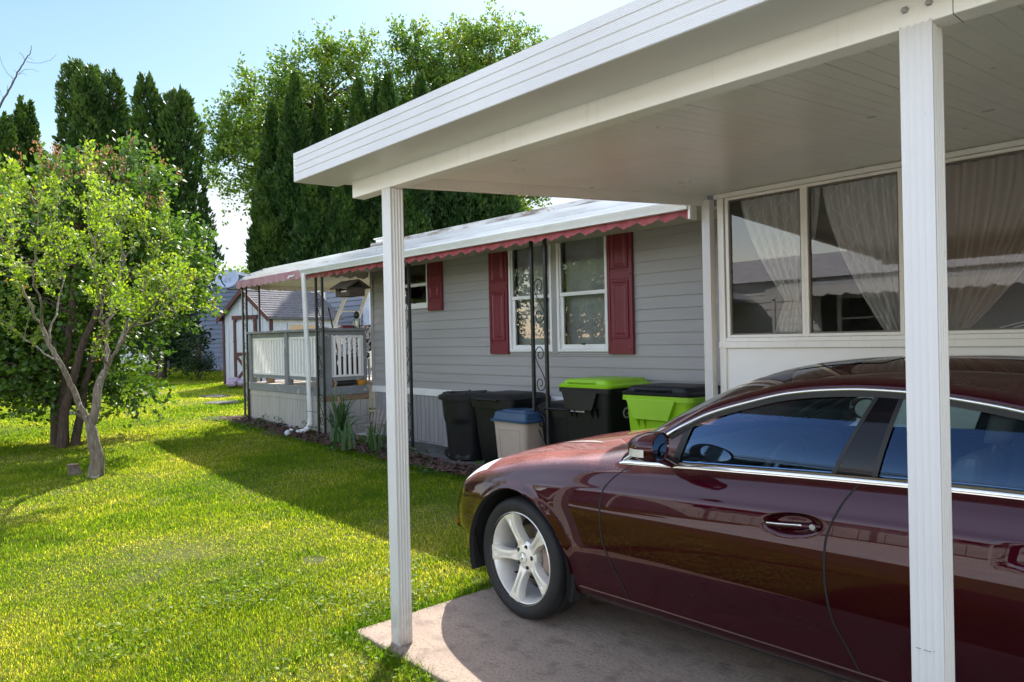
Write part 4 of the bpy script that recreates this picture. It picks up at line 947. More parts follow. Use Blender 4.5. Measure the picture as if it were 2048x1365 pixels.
# yard bits
bz = g(-10.77)
m_ = MB(); m_.ell((-10.75, 4.98, bz+.075), (.045, .045, .045)); tag(m_.build('white_ball', mat('pale_ball', (.62, .62, .72), rough=.4), loc=(-10.75, 4.98, bz+.03), smooth=180), 'small white ball in the mulch below the porch', 'ball')
m_ = MB(); m_.ell((-10.98, 5.15, bz+.09), (.05, .03, .02)); tag(m_.build('pebble', M['white'], loc=(-10.98, 5.15, bz+.07), smooth=180), 'pale pebble in the mulch beside the white ball', 'pebble')
def slabstone(cx, cy, r, seed, label):
    rg = random.Random(seed); n = 11; pts = [(cx+r*rg.uniform(.75, 1.1)*math.cos(2*math.pi*i/n)*1.2, cy+r*rg.uniform(.75, 1.1)*math.sin(2*math.pi*i/n)) for i in range(n)]; z = g(cx)
    m_ = MB(); m_.loft([[(x, y, z-.05) for x, y in pts], [(x, y, z+.022) for x, y in pts], [(cx+(x-cx)*.93, cy+(y-cy)*.93, z+.032) for x, y in pts]]); tag(m_.build('stepping_stone', M['paver'], loc=(cx, cy, z), smooth=30), label, 'stone', 'stepping stones left of the porch')
slabstone(-16.4, 6.1, .38, 1, 'flat grey stepping stone nearest to the porch corner post'); slabstone(-18.0, 6.5, .36, 2, 'flat grey stepping stone nearest to the red trimmed shed door')
# stump and cut branch by the small tree
sz = g(-9.7)
t = thing('tree_stump', 'small cut stump in the grass beside the foreground tree', 'stump', (-9.80, 1.93, sz))
BK = mat('bark', (.21, .17, .13), (.10, .075, .055), scale=9, rough=.95, stretch=(5, 5, 1.2), bumpS=.9, bscale=22, bdist=.02)
m_ = MB(); rings = []
for (z, r) in ((-.02, .085), (.03, .07), (.09, .058), (.13, .06)): rings.append([(-9.80+.06*z+r*(1+.15*math.sin(3*a+1))*math.cos(a), 1.93-.25*z+r*(1+.15*math.sin(2*a))*math.sin(a), sz+z) for a in np.linspace(0, 2*math.pi, 15)[:-1]])
m_.loft(rings); m_.build('bark', BK, t, smooth=50)
m_ = MB(); m_.loft([[(-9.80+.06*.131+.054*math.cos(a), 1.93-.25*.131+.054*math.sin(a), sz+z) for a in np.linspace(0, 2*math.pi, 15)[:-1]] for z in (.131, .134)]); m_.build('cut_face', mat('cut_wood', (.38, .25, .15), (.28, .17, .10), scale=14, rough=.8), t)
# little wooden garden chair by the iris
t = thing('garden_chair', 'small weathered wooden garden chair behind the iris leaves', 'chair', (-9.47, 5.78, .03))
ow = mat('grey_pink_wood', (.36, .29, .26), (.26, .21, .19), scale=5, rough=.8, stretch=(2, 2, 6))
m_ = MB()
for k in range(5):
    a = (k-2)*.105; h = .36-.028*abs(k-2)**1.6; x0 = -9.47+math.sin(a)*.08+.052*(k-2); x1 = -9.47+math.sin(a)*.5+.058*(k-2)
    m_.loft([[(xa-w, yy, zz), (xa+w, yy, zz), (xa+w, yy+.012, zz), (xa-w, yy+.012, zz)] for (xa, yy, zz, w) in ((x0, 5.78, .17, .024), ((x0+x1)/2, 5.80, .17+h*.5, .027), (x1*.9+x0*.1, 5.83, .17+h*.93, .027), (x1*.92+x0*.08, 5.833, .17+h, .016))])
m_.build('back', ow, t, bevel=.002)
m_ = MB()
for k in range(5): m_.box((-9.63, 5.52+.055*k, .155), (-9.31, 5.57+.055*k, .170))
m_.build('seat', mat('pale_seat', (.55, .55, .55), (.45, .44, .43), rough=.7), t, bevel=.002)
for (xx, yy) in ((-9.61, 5.54), (-9.33, 5.54), (-9.61, 5.76), (-9.33, 5.76)):
    m_ = MB(); m_.box((xx-.015, yy-.015, .015), (xx+.015, yy+.015, .154 if yy > 5.7 else .30)); m_.build('leg', ow, t)
for xx in (-9.63, -9.31):
    m_ = MB(); m_.box((xx-.03, 5.50, .301), (xx+.03, 5.80, .315)); m_.build('armrest', ow, t, bevel=.003)
# iris clump: long sword leaves arching out of the bed
def iris(cx, cy, n, hmax, label, seed, heads):
    rg = random.Random(seed); t = thing('iris_plant', label, 'iris', (cx, cy, g(cx)), 'iris clumps along the mulch bed')
    V, F, T = [], [], []
    for i in range(n):
        a = rg.uniform(0, 6.28); h = hmax*rg.uniform(.55, 1.0); reach = h*rg.choice([.15, .25, .4, .75, 1.0]); w = rg.uniform(.015, .026); x0 = cx+rg.uniform(-.14, .14); y0 = cy+rg.uniform(-.10, .10); tn = rg.random(); o = len(V)
        sx_, sy_ = -math.sin(a), math.cos(a); k = 9
        for j in range(k):
            q = j/(k-1); bend = q**2
            x = x0+math.cos(a)*reach*bend; y = y0+math.sin(a)*reach*bend; z = g(cx)+.03+h*(q-.42*(reach/h)*q**3.0)
            z = max(z, g(cx)+.05); ww = w*(1-.92*q**3)
            V += [(x-sx_*ww, y-sy_*ww, z), (x, y, z+.006), (x+sx_*ww, y+sy_*ww, z)]; T += [tn]*3
        for j in range(k-1):
            for c in (0, 1): F.append((o+3*j+c, o+3*j+c+1, o+3*j+4+c, o+3*j+3+c))
    npmesh('leaves', V, F, leafmat('iris_leaf', [(0, (.035, .085, .035)), (1, (.085, .16, .05))], trans=.35, gloss=.12), t, tint=T, smooth=True)
    for (dx, dy, h) in heads:
        m_ = MB(); m_.tube([(cx+dx*.4, cy+dy*.4, g(cx)+.03), (cx+dx*.8, cy+dy*.8, g(cx)+h*.6), (cx+dx, cy+dy, g(cx)+h)], .006, 6); m_.build('stalk', mat('iris_stalk', (.12, .18, .06), rough=.6), t, smooth=60)
        m_ = MB()
        for k in range(5): m_.ell((cx+dx+rg.uniform(-.02, .02), cy+dy+rg.uniform(-.02, .02), g(cx)+h+.01+.018*k), (.016, .016, .024), n=7, m=5)
        m_.build('seed_head', mat('dry_iris_head', (.36, .24, .12), (.25, .15, .08), scale=20, rough=.9), t)
iris(-9.62, 5.25, 46, .86, 'tall iris clump with dry brown heads in front of the porch corner', 4, [(-.12, .02, .83), (.06, -.02, .60)])
iris(-8.55, 5.20, 12, .55, 'small iris tuft beside the wrought iron post behind the white post', 9, [])
iris(-8.95, 4.95, 16, .62, 'low spreading iris leaves just left of the foreground white post', 15, [])
# leafy seedlings along the bed edge
def seedlings():
    n = 2600; x = RNG.uniform(-12.6, -3.7, n); y = RNG.uniform(4.8, 5.5, n); f = vnoise(x, y, 5, 33); k = f > .12; x, y = x[k], y[k]; n = len(x)
    s = RNG.uniform(.016, .036, n); az = RNG.uniform(0, 6.28, n); z = gv(x)+RNG.uniform(.03, .17, n)*np.clip(f[k]*2.2, .3, 1.2)
    u = np.stack([np.cos(az), np.sin(az), RNG.normal(0, .4, n)], -1)*s[:, None]; v = np.stack([-np.sin(az), np.cos(az), RNG.normal(0, .4, n)], -1)*s[:, None]*.5; c = np.stack([x, y, z], -1)
    V = np.stack([c-u, c+v, c+u, c-v], 1).reshape(-1, 3)
    tag(npmesh('bed_weeds', V, np.arange(4*n).reshape(-1, 4), leafmat('bed_weed_leaf', [(0, (.03, .075, .015)), (1, (.09, .16, .03))], trans=.35), tint=np.repeat(RNG.uniform(size=n), 4)), 'low leafy weeds sprouting along the mulch bed', 'weeds', kind='stuff')
seedlings()
# ------------------------------------------------------------------ the car (u: metres back from the nose, v: outwards from the centre line)
XN, YC = -3.81, 3.56
def paintmat():
    m, nt, out = newmat('burgundy_car_paint'); N = NT(nt)
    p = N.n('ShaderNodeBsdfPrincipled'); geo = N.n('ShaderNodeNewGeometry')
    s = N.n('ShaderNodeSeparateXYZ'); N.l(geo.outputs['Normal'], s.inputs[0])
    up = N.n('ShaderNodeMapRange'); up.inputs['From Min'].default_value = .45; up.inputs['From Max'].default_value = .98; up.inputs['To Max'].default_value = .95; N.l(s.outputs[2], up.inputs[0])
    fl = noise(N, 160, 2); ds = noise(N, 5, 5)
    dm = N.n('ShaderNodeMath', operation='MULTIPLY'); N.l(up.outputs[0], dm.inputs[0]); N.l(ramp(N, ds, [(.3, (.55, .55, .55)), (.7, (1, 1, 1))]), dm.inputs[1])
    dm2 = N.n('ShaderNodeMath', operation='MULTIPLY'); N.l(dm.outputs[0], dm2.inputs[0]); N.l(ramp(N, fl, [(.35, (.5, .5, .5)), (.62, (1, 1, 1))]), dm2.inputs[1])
    sxo = N.n('ShaderNodeSeparateXYZ'); N.l(objcoord(N), sxo.inputs[0])      # pollen kept to the nose, where it also paints the sun glare
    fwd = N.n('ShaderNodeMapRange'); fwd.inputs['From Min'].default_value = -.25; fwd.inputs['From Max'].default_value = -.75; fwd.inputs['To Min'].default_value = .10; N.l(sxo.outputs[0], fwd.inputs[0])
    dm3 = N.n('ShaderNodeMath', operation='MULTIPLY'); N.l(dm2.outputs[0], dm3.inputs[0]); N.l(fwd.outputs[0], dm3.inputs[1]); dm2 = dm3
    col = mixc(N, dm2.outputs[0], (.038, .0009, .0065), (.60, .265, .235))          # settled pollen dust on upward faces, paled to carry the hood's sun glare
    N.l(col, p.inputs['Base Color']); p.inputs['Metallic'].default_value = .55
    mt = N.n('ShaderNodeMapRange'); mt.inputs['To Min'].default_value = .55; mt.inputs['To Max'].default_value = 0; mt.inputs['From Max'].default_value = .3; N.l(dm2.outputs[0], mt.inputs[0]); N.l(mt.outputs[0], p.inputs['Metallic'])
    p.inputs['Roughness'].default_value = .42; p.inputs['Specular IOR Level'].default_value = 0.0; p.inputs['Coat Weight'].default_value = 1.0; p.inputs['Coat Roughness'].default_value = .012; p.inputs['Coat IOR'].default_value = 1.5
    N.l(p.outputs[0], out.inputs[0]); return m
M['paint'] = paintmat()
M['chrome'] = mat('chrome_trim', (.72, .72, .74), (.66, .66, .68), scale=3, rough=.12, metal=1.0)
M['rubber'] = mat('black_rubber', (.014, .014, .015), (.009, .009, .010), scale=6, rough=.55)
M['tyre'] = mat('tyre_rubber', (.014, .014, .015), (.008, .008, .009), scale=9, rough=.72, bumpS=.2, bscale=70, speck=(6, .66, (.045, .042, .04)))
M['gloss_black'] = mat('gloss_black_pillar', (.006, .006, .009), scale=3, rough=.05, spec=.28)
M['rim'] = mat('silver_wheel', (.84, .81, .76), (.79, .76, .71), scale=4, rough=.36, metal=.40)
G_car = glassmat('car_side_glass', tint=(.58, .70, .71), ior=1.5, refl=(.24, .42, .74))
G_car2 = glassmat('windscreen_glass', tint=(.45, .55, .55), ior=1.62)
car = thing('car', 'dark burgundy four-door car with five spoke silver wheels under the carport', 'car', (XN+2.3, YC, 0))
Wf = pchip([0, .03, .1, .2, .35, .6, .86, 1.3, 1.8, 2.6, 3.4, 4.0, 4.5, 4.8, 4.91], [.46, .575, .70, .795, .865, .912, .930, .9365, .932, .932, .9365, .93, .88, .78, .60])
zb_f = pchip([0, .2, .6, 1.25, 2.5, 3.3, 4.2, 4.91], [.20, .175, .18, .195, .20, .20, .22, .30])
zcr = pchip([0, .12, .3, .6, 1.1, 1.49, 2.22, 2.85, 3.2, 4.0, 4.6, 4.91], [.46, .53, .635, .715, .785, .811, .844, .868, .876, .88, .84, .80])
zbe = pchip([0, .06, .15, .3, .46, .66, .9, 1.07, 1.3, 1.48, 1.6, 2.0, 2.65, 3.17, 3.8, 4.4, 4.91], [.53, .575, .62, .685, .745, .795, .848, .876, .902, .913, .917, .939, .968, .983, .985, .96, .90])
zhe = pchip([0, .06, .15, .3, .46, .69, 1.0, 1.3, 1.5, 1.7, 4.0, 4.4, 4.91], [.57, .625, .675, .742, .797, .855, .908, .945, .972, .99, 1.02, 1.0, .93])
zho = pchip([0, .06, .15, .3, .46, .69, 1.0, 1.3, 1.6, 1.8, 4.0, 4.4, 4.91], [.60, .66, .705, .775, .832, .893, .948, .985, 1.003, 1.01, 1.05, 1.03, .95])
TN = 13
def ctrl(u):
    W = Wf(u); zb, zc_, zl, zh, zo = zb_f(u), zcr(u), zbe(u), zhe(u), zho(u); o = np.ones_like(W)
    mid = np.minimum(.66*o, zc_-.10); f = W/.9365
    V = [W-.15, W-.075, W-.060, W-.046, W-.014, W, W-.014, W-.026, W-.054, W-.088*f, W-.225*f, W*.48, W*0]
    Zs = [zb, zb+.05, zb+.085, zb+.17, zb+(mid-zb)*.66, mid, zc_-.028, zc_, zc_+(zl-zc_)*.62, zl, zh, zh+(zo-zh)*.66, zo]
    return np.stack(V, -1), np.stack(Zs, -1)
def seam1(z): return pchip([.25, .289, .358, .451, .567, .691, .797, .845, .921, .98], [1.625, 1.606, 1.575, 1.53, 1.493, 1.487, 1.50, 1.535, 1.63, 1.70])(z)
def seam2(z): return pchip([.25, .289, .38, .46, .62, .73, .869, .95, 1.0], [2.685, 2.665, 2.622, 2.587, 2.568, 2.57, 2.61, 2.655, 2.69])(z)
def seam3(z): return pchip([.25, .45, .60, .75, .95], [3.27, 3.28, 3.33, 3.44, 3.60])(z)
UF, ZW, RA, UR = .865, .322, .388, 3.714
def pch_t(C, T):
    """smooth interpolation across the section controls (vectorised over stations), monotone tangents"""
    n = C.shape[1]; d = np.diff(C, axis=1); m = np.zeros_like(C)
    m[:, 0] = d[:, 0]; m[:, -1] = d[:, -1]
    a, b = d[:, :-1], d[:, 1:]; s = a*b > 0
    with np.errstate(divide='ignore', invalid='ignore'): hm = np.where(s, 2*a*b/(a+b), 0)
    m[:, 1:-1] = hm
    i = np.clip(np.floor(T).astype(int), 0, n-2); t = T-i
    g_ = lambda A: A[:, i]
    return (1+2*t)*(1-t)**2*g_(C)+t*(1-t)**2*g_(m)+t*t*(3-2*t)*C[:, i+1]+t*t*(t-1)*m[:, i+1]
U0 = np.unique(np.round(np.concatenate([np.array([0, .012, .03, .055]), np.arange(.08, 1.55, .02), [1.25, 1.40, 1.55], np.arange(1.58, 2.3, .05), np.arange(2.30, 2.62, .0125), [2.62], np.arange(2.66, 3.25, .06), np.arange(3.28, 4.2, .035), [3.40, 4.10], np.arange(4.25, 4.86, .06), [4.88, 4.90, 4.91]]), 4))
T0 = np.unique(np.round(np.concatenate([np.arange(0, 12.01, .25), np.arange(2, 8.01, .125), np.arange(5, 10.01, .05)]), 4))
def body_points():
    V, Zs = ctrl(U0); v0 = pch_t(V, T0); z0 = pch_t(Zs, T0)
    U = np.repeat(U0[:, None], len(T0), 1)
    zz = np.clip(z0, .25, 1.0)
    du1, du2, du3 = seam1(zz)-1.55, seam2(zz)-2.62, seam3(zz)-3.40
    k = np.array([0, 1.25, 1.55, 2.10, 2.62, 3.0, 3.40, 3.9, 4.91])
    off = np.zeros_like(U)
    for j in range(len(T0)):
        for i, u in enumerate(U0):
            off[i, j] = np.interp(u, k, [0, 0, du1[i, j], .5*(du1[i, j]+du2[i, j])*0+0, du2[i, j], 0, du3[i, j], 0, 0])
    Uw = U+off
    # re-evaluate the section at the warped station
    v = np.zeros_like(U); z = np.zeros_like(U)
    for j in range(len(T0)):
        a, b = ctrl(Uw[:, j]); v[:, j] = pch_t(a, T0)[:, j]; z[:, j] = pch_t(b, T0)[:, j]
    # recess behind the door handles, flare over the wheel arches
    for (hu, hz) in ((2.442, .795), (3.30, .828)):
        q = 1-((Uw-hu)/.122)**2-((z-hz-(Uw-hu)*.11)/.043)**2; q = np.clip(q, 0, 1); q = np.minimum(1, q*1.6); v -= .020*(q*q*(3-2*q))*(T0[None, :] < 8.5)
    for uc in (UF, UR):
        d = np.sqrt((Uw-uc)**2+(z-ZW)**2); v += .010*np.exp(-((d-RA)/.030)**2)*(T0[None, :] < 8)*(z > .2)
    return Uw, v, z
BU, BV, BZ = body_points()
iT = {k: int(np.argmin(abs(T0-k))) for k in range(13)}
iU = lambda u: int(np.argmin(abs(U0-u)))
def toworld(u, v, z, side): return np.stack([XN+u, YC-side*v, z], -1)
NU, NTt = BU.shape
def cowl(v): return 1.30+.30*(np.abs(v)/.70)**2
def boot(v): return 4.16-.05*(np.abs(v)/.7)**2
def classify(i, j):
    u = .25*(U0[i]+U0[i+1])*2; t = .5*(T0[j]+T0[j+1])
    if t > 9:
        if U0[i] >= .03 and U0[i+1] <= .521 and t < 10: return 'headlight'
        vm = .25*(BV[i, j]+BV[i+1, j]+BV[i, j+1]+BV[i+1, j+1])
        if t > 10 and U0[i] >= .02:
            if u < cowl(vm)-.02: return 'hood'
            if u > boot(vm): return 'boot_lid'
            return None
        if u < 1.72 or u > 3.9: return 'body'
        return None
    if t > 7 and U0[i] >= .03 and U0[i+1] < .40 and t > 9-2.0*max(0, min(1, (.36-u)/.30)): return 'headlight'
    if 2 < t < 9 and 1.55 <= U0[i] and U0[i+1] <= 2.62+1e-6: return 'front_door'
    if 2 < t < 9 and 2.62 <= U0[i]+1e-6 and U0[i+1] <= 3.40+1e-6: return 'rear_door'
    return 'body'
parts = {}
for i in range(NU-1):
    for j in range(NTt-1):
        c = classify(i, j)
        if c: parts.setdefault(c, []).append((i, j))
def arch_f(u, z):
    """signed distance to the wheel openings, positive outside"""
    return min((math.hypot(u-uc, z-ZW) if z >= ZW else abs(u-uc))-RA for uc in (UF, UR))
def build_part(name, cells, sides=(1, -1), mats=None):
    import bmesh
    objs = []
    for grp in ([sides] if name in ('body', 'hood', 'boot_lid') else [(s,) for s in sides]):
        mb = MB()
        for s in grp:
            vs, fs, idx = [], [], {}
            def put(key, p):
                if key not in idx: idx[key] = len(vs); vs.append((XN+p[0], YC-s*p[1], p[2]))
                return idx[key]
            for (i, j) in cells:
                cs = [(i, j), (i+1, j), (i+1, j+1), (i, j+1)]; P = [np.array((BU[c], BV[c], BZ[c])) for c in cs]
                if T0[j] < 8:
                    fv = [arch_f(p[0], p[2]) for p in P]
                    if max(fv) <= 0: continue
                else: fv = [1]*4
                if min(fv) > 0: f = [put(c, p) for c, p in zip(cs, P)]
                else:                                       # clip the cell against the opening
                    f = []
                    for k in range(4):
                        k2 = (k+1) % 4
                        if fv[k] > 0: f.append(put(cs[k], P[k]))
                        if (fv[k] > 0) != (fv[k2] > 0):
                            lo, hi = (P[k], P[k2]) if fv[k] > 0 else (P[k2], P[k])
                            for _ in range(24):
                                m = (lo+hi)/2
                                if arch_f(m[0], m[2]) > 0: lo = m
                                else: hi = m
                            f.append(put(tuple(sorted((cs[k], cs[k2]))), lo))
                    if len(f) < 3: continue
                fs.append(f if s == 1 else f[::-1])
            mb.add(vs, fs)
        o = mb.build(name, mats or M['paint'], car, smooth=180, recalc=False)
        objs.append(o)
        bm = bmesh.new(); bm.from_mesh(o.data); bmesh.ops.remove_doubles(bm, verts=bm.verts, dist=.0006)
        if len(grp) == 2: bmesh.ops.recalc_face_normals(bm, faces=bm.faces)
        bm.to_mesh(o.data); bm.free(); o.data.polygons.foreach_set('use_smooth', [True]*len(o.data.polygons))
    return objs
HL = mat('headlight_lens', (.90, .89, .84), (.84, .83, .78), scale=4, rough=.3, spec=.8)
P_ = {}
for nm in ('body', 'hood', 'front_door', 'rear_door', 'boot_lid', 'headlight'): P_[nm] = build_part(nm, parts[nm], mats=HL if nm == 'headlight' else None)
# closed underside and nose cap so nothing shows through
ub = MB(); ring = []
lo = [(XN+u, YC-(float(Wf(u))-.14), float(zb_f(u))+.01) for u in np.linspace(.05, 4.85, 25)]
ub.add(lo+[(x, 2*YC-y, z) for (x, y, z) in lo[::-1]], [tuple(range(50))]); 
ub.box((XN+1.27, YC-.80, .205), (XN+3.3, YC+.80, .40)); ub.box((XN+.12, YC-.52, .22), (XN+1.27, YC+.52, .66)); ub.box((XN+1.25, YC-.82, .41), (XN+1.45, YC+.82, .86))
ub.build('underbody', M['dark'], car)
# wheel housings and arch returns
for uc in (UF, UR):
    for s in (1, -1):
        wh = MB()
        Wv = float(Wf(uc)); th = np.linspace(-.33, math.pi+.33, 40)
        rows = [[(XN+uc+r*math.cos(a), YC-s*v, ZW+r*math.sin(a)) for a in th] for (v, r) in ((Wv-.006, RA+.001), (Wv-.035, RA-.004), (Wv-.037, RA+.02), (Wv-.36, RA+.02))]
        wh.grid(np.array(rows)); wh.add([rows[3][k] for k in range(40)], [tuple(range(40))]); wh.build('wheel_housing', M['dark'], car, smooth=50, recalc=False)
# sections of dark shut lines
def surf_row(fn_u, zs, offs=.0015):
    """points on the body side following u=fn(z)"""
    out_ = []
    for z in zs:
        u = float(fn_u(z)); a, b = ctrl(np.array([u])); tt = np.linspace(0, 10, 400); zz = pch_t(b, tt)[0]; vv = pch_t(a, tt)[0]; k = int(np.argmin(abs(zz-z)+(tt > 9.2)*0))
        out_.append((XN+u, YC-(vv[k]+offs), z))
    return out_
def ribbon(pts, w, m_, name, parent, axis=(1, 0, 0)):
    mb = MB(); a = np.array(axis)*w/2; P = np.array(pts); mb.grid(np.stack([P-a, P+a], 1)); return mb.build(name, m_, parent, recalc=False)
zs1 = np.linspace(.29, .905, 36)
for fn, za, zb2 in ((seam1, .288, .915), (seam2, .288, .962), (seam3, .288, .975)):
    P = np.array(surf_row(fn, np.linspace(za, zb2, 40))); a = np.array((.0042, 0, 0)); sh = MB(); sh.grid(np.stack([P-a, P+a], 1)); sh.build('shut_line', M['dark'], car, recalc=False)
# highlight painted as a paler strip along the sills; shut lines around the bonnet
s2 = MB(); us = np.linspace(1.26, 3.28, 60); a_, b_ = ctrl(us); j2 = 2
P = np.stack([XN+us, YC-(a_[:, 2]+.0015), b_[:, 2]], -1); s2.grid(np.stack([P-np.array((0, 0, .003)), P+np.array((0, 0, .003))], 1)); s2.build('sill_line', mat('sill_highlight', (.20, .13, .13), rough=.3, metal=.6), car, recalc=False)
us = np.linspace(.03, 1.56, 60); a_, b_ = ctrl(us)
for s in (1, -1):
    P = np.stack([XN+us, YC-s*(a_[:, 10]), b_[:, 10]+.0012], -1); s3 = MB(); s3.grid(np.stack([P-np.array((0, .0028, .001)), P+np.array((0, .0028, -.0004))], 1)); s3.build('hood_line', M['dark'], car, recalc=False)
# two pressed creases / washer slots on the bonnet
for s in (1, -1):
    cr_ = MB(); us = np.linspace(.80, 1.22, 20); pts = []
    for k, u in enumerate(us):
        a_, b_ = ctrl(np.array([u])); t = np.interp(u, [.80, 1.22], [10.95, 10.55]); tt = np.array([t-.0, t+.16*math.sin(math.pi*k/19)**.7+.01]); v = pch_t(a_, tt)[0]; z = pch_t(b_, tt)[0]
        pts.append([(XN+u, YC-s*v[0], z[0]+.0025), (XN+u, YC-s*v[1], z[1]+.0025)])
    cr_.grid(np.array(pts)); cr_.build('hood_vent', mat('vent_maroon', (.05, .006, .010), rough=.4), car, recalc=False)

# ------------------------------------------------------------------ greenhouse
zD = pchip([1.36, 1.50, 1.56, 1.593, 1.644, 1.793, 1.897, 1.997, 2.173, 2.338, 2.499, 2.631, 2.77, 2.924, 3.146, 3.4, 3.65, 3.86, 4.05, 4.25], [.78, .880, .922, .943, .971, 1.059, 1.119, 1.170, 1.228, 1.270, 1.289, 1.295, 1.292, 1.277, 1.244, 1.178, 1.092, 1.0, .90, .80])
def vD(z):
    d = z-.95
    return .84-.08*d-.95*d*d if d >= 0 else .84+.9*min(0, d+.03)
zC = pchip([1.18, 1.30, 1.5, 1.75, 2.0, 2.2, 2.5, 2.8, 3.1, 3.4, 3.8, 4.15, 4.3], [.935, .995, 1.095, 1.218, 1.327, 1.374, 1.401, 1.407, 1.394, 1.338, 1.19, 1.035, .97])
def hdr(v): return 2.14-.16*(np.abs(v)/.6)**2.2
def rhdr(v): return 3.24+.10*(np.abs(v)/.6)**2
UG = np.unique(np.round(np.concatenate([np.arange(1.30, 4.26, .035), [2.14, 3.24, 2.6, 2.74]]), 4)); SG = np.linspace(0, 1, 25)
def roof_pt(u, s):
    zd = float(zD(u)); vd = vD(zd); w = .055
    vE, zE = vd-.052, zd+.050; zc_ = max(float(zC(u)), zE+.004)
    v = vE*(1-s); r = 1-s
    z = zE+(zc_-zE)*(1-r**2.6); return v, z
top = {'windscreen': [], 'roof': [], 'rear_window': []}
def warp_u(u, s):
    r = 1-s; o1 = -.16*r**2.2; o2 = .10*r**2
    return u+np.interp(u, [1.30, 2.14, 2.75, 3.24, 4.26], [0, o1, 0, o2, 0])
GP = np.zeros((len(UG), len(SG), 3))
for i, u in enumerate(UG):
    for j, s in enumerate(SG):
        uu = warp_u(u, s); v, z = roof_pt(uu, s); GP[i, j] = (uu, v, z)
def gtop(name, ia, ib, ja, jb, m_, off=0.0):
    mb = MB()
    for s in (1, -1):
        P = GP[ia:ib+1, ja:jb+1].copy(); Q = np.stack([XN+P[..., 0], YC-s*P[..., 1], P[..., 2]+off], -1); mb.grid(Q, flip=(s == -1))
    o = mb.build(name, m_, car, recalc=False)
    import bmesh
    bm = bmesh.new(); bm.from_mesh(o.data); bmesh.ops.remove_doubles(bm, verts=bm.verts, dist=.0008); bmesh.ops.recalc_face_normals(bm, faces=bm.faces); bm.to_mesh(o.data); bm.free(); o.data.polygons.foreach_set('use_smooth', [True]*len(o.data.polygons)); return o
ug = lambda u: int(np.argmin(abs(UG-u)))
i0, iH, iR, iE = 0, ug(2.14), ug(3.24), len(UG)-1
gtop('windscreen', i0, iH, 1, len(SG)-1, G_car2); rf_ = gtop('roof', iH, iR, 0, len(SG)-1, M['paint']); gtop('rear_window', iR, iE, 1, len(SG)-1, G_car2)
gtop('sunroof', ug(2.26), ug(2.60), 9, len(SG)-1, M['gloss_black'], .0025)
# A and C pillar strips with the roof rail (from the window arch up to the roof edge)
for s in (1, -1):
    rl = MB(); rows = []
    for u in UG:
        zd = float(zD(u)); vd = vD(zd); rr = []
        for k, t in enumerate(np.linspace(0, 1, 6)):
            a = t*math.pi/2; vv = vd+.004-(.056)*(1-math.cos(a)); zz = zd+.050*math.sin(a); rr.append((XN+u, YC-s*vv, zz))
        v1, z1 = roof_pt(u, SG[1]); rr.append((XN+u, YC-s*v1, z1-.0005)); rows.append(rr)
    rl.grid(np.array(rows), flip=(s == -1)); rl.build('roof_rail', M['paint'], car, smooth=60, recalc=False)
# cowl panel
cw = MB(); rows = []
for v in np.linspace(-.78, .78, 33):
    u0 = float(cowl(v))-.05; rr = []
    a, b = ctrl(np.array([min(u0, 1.6)])); tt = np.linspace(9, 12, 60); vv = pch_t(a, tt)[0]; zz = pch_t(b, tt)[0]; zhood = float(np.interp(abs(v), vv[::-1], zz[::-1]))
    for k, du in enumerate((0, .04, .13)): rr.append((XN+u0+du, YC-v, zhood-.010+(.0, -.004, .012)[k]))
    rows.append(rr)
cw.grid(np.array(rows)); cw.build('cowl', M['rubber'], car, smooth=60)
# side windows
def b1(z): return np.interp(z, [.95, 1.30], [2.55, 2.692])
def b2(z): return np.interp(z, [.95, 1.30], [2.70, 2.768])
def fs_(z): return np.interp(z, [.93, 1.12], [1.836, 1.90])
BELT = pchip([1.5, 1.6, 2.0, 2.65, 3.17, 3.9], [.912, .920, .944, .972, .987, .989])
def side_panel(fa, fb, name, m_, side, ins=0.0, bulge=.0, nz=14, nu=18, off=0.0, edge_top=.0):
    rows = []
    for j in range(nz):
        t = j/(nz-1); rr = []
        for i in range(nu):
            s = i/(nu-1); u = None; z = 1.0
            for _ in range(6):
                u = fa(z)+(fb(z)-fa(z))*s; zt = float(zD(u))-edge_top; zb_ = min(float(BELT(u)), zt); z = zb_+(zt-zb_)*t
            v = vD(z)+bulge*math.sin(math.pi*min(1, max(0, (z-.95)/.34)))-ins+off; rr.append((XN+u, YC-side*v, z))
        rows.append(rr)
    mb = MB(); mb.grid(np.array(rows), flip=(side == -1)); return mb.build(name, m_, car, smooth=180, recalc=False)
c0 = lambda z: 1.56+0*z
cend = lambda z: 3.84+0*z
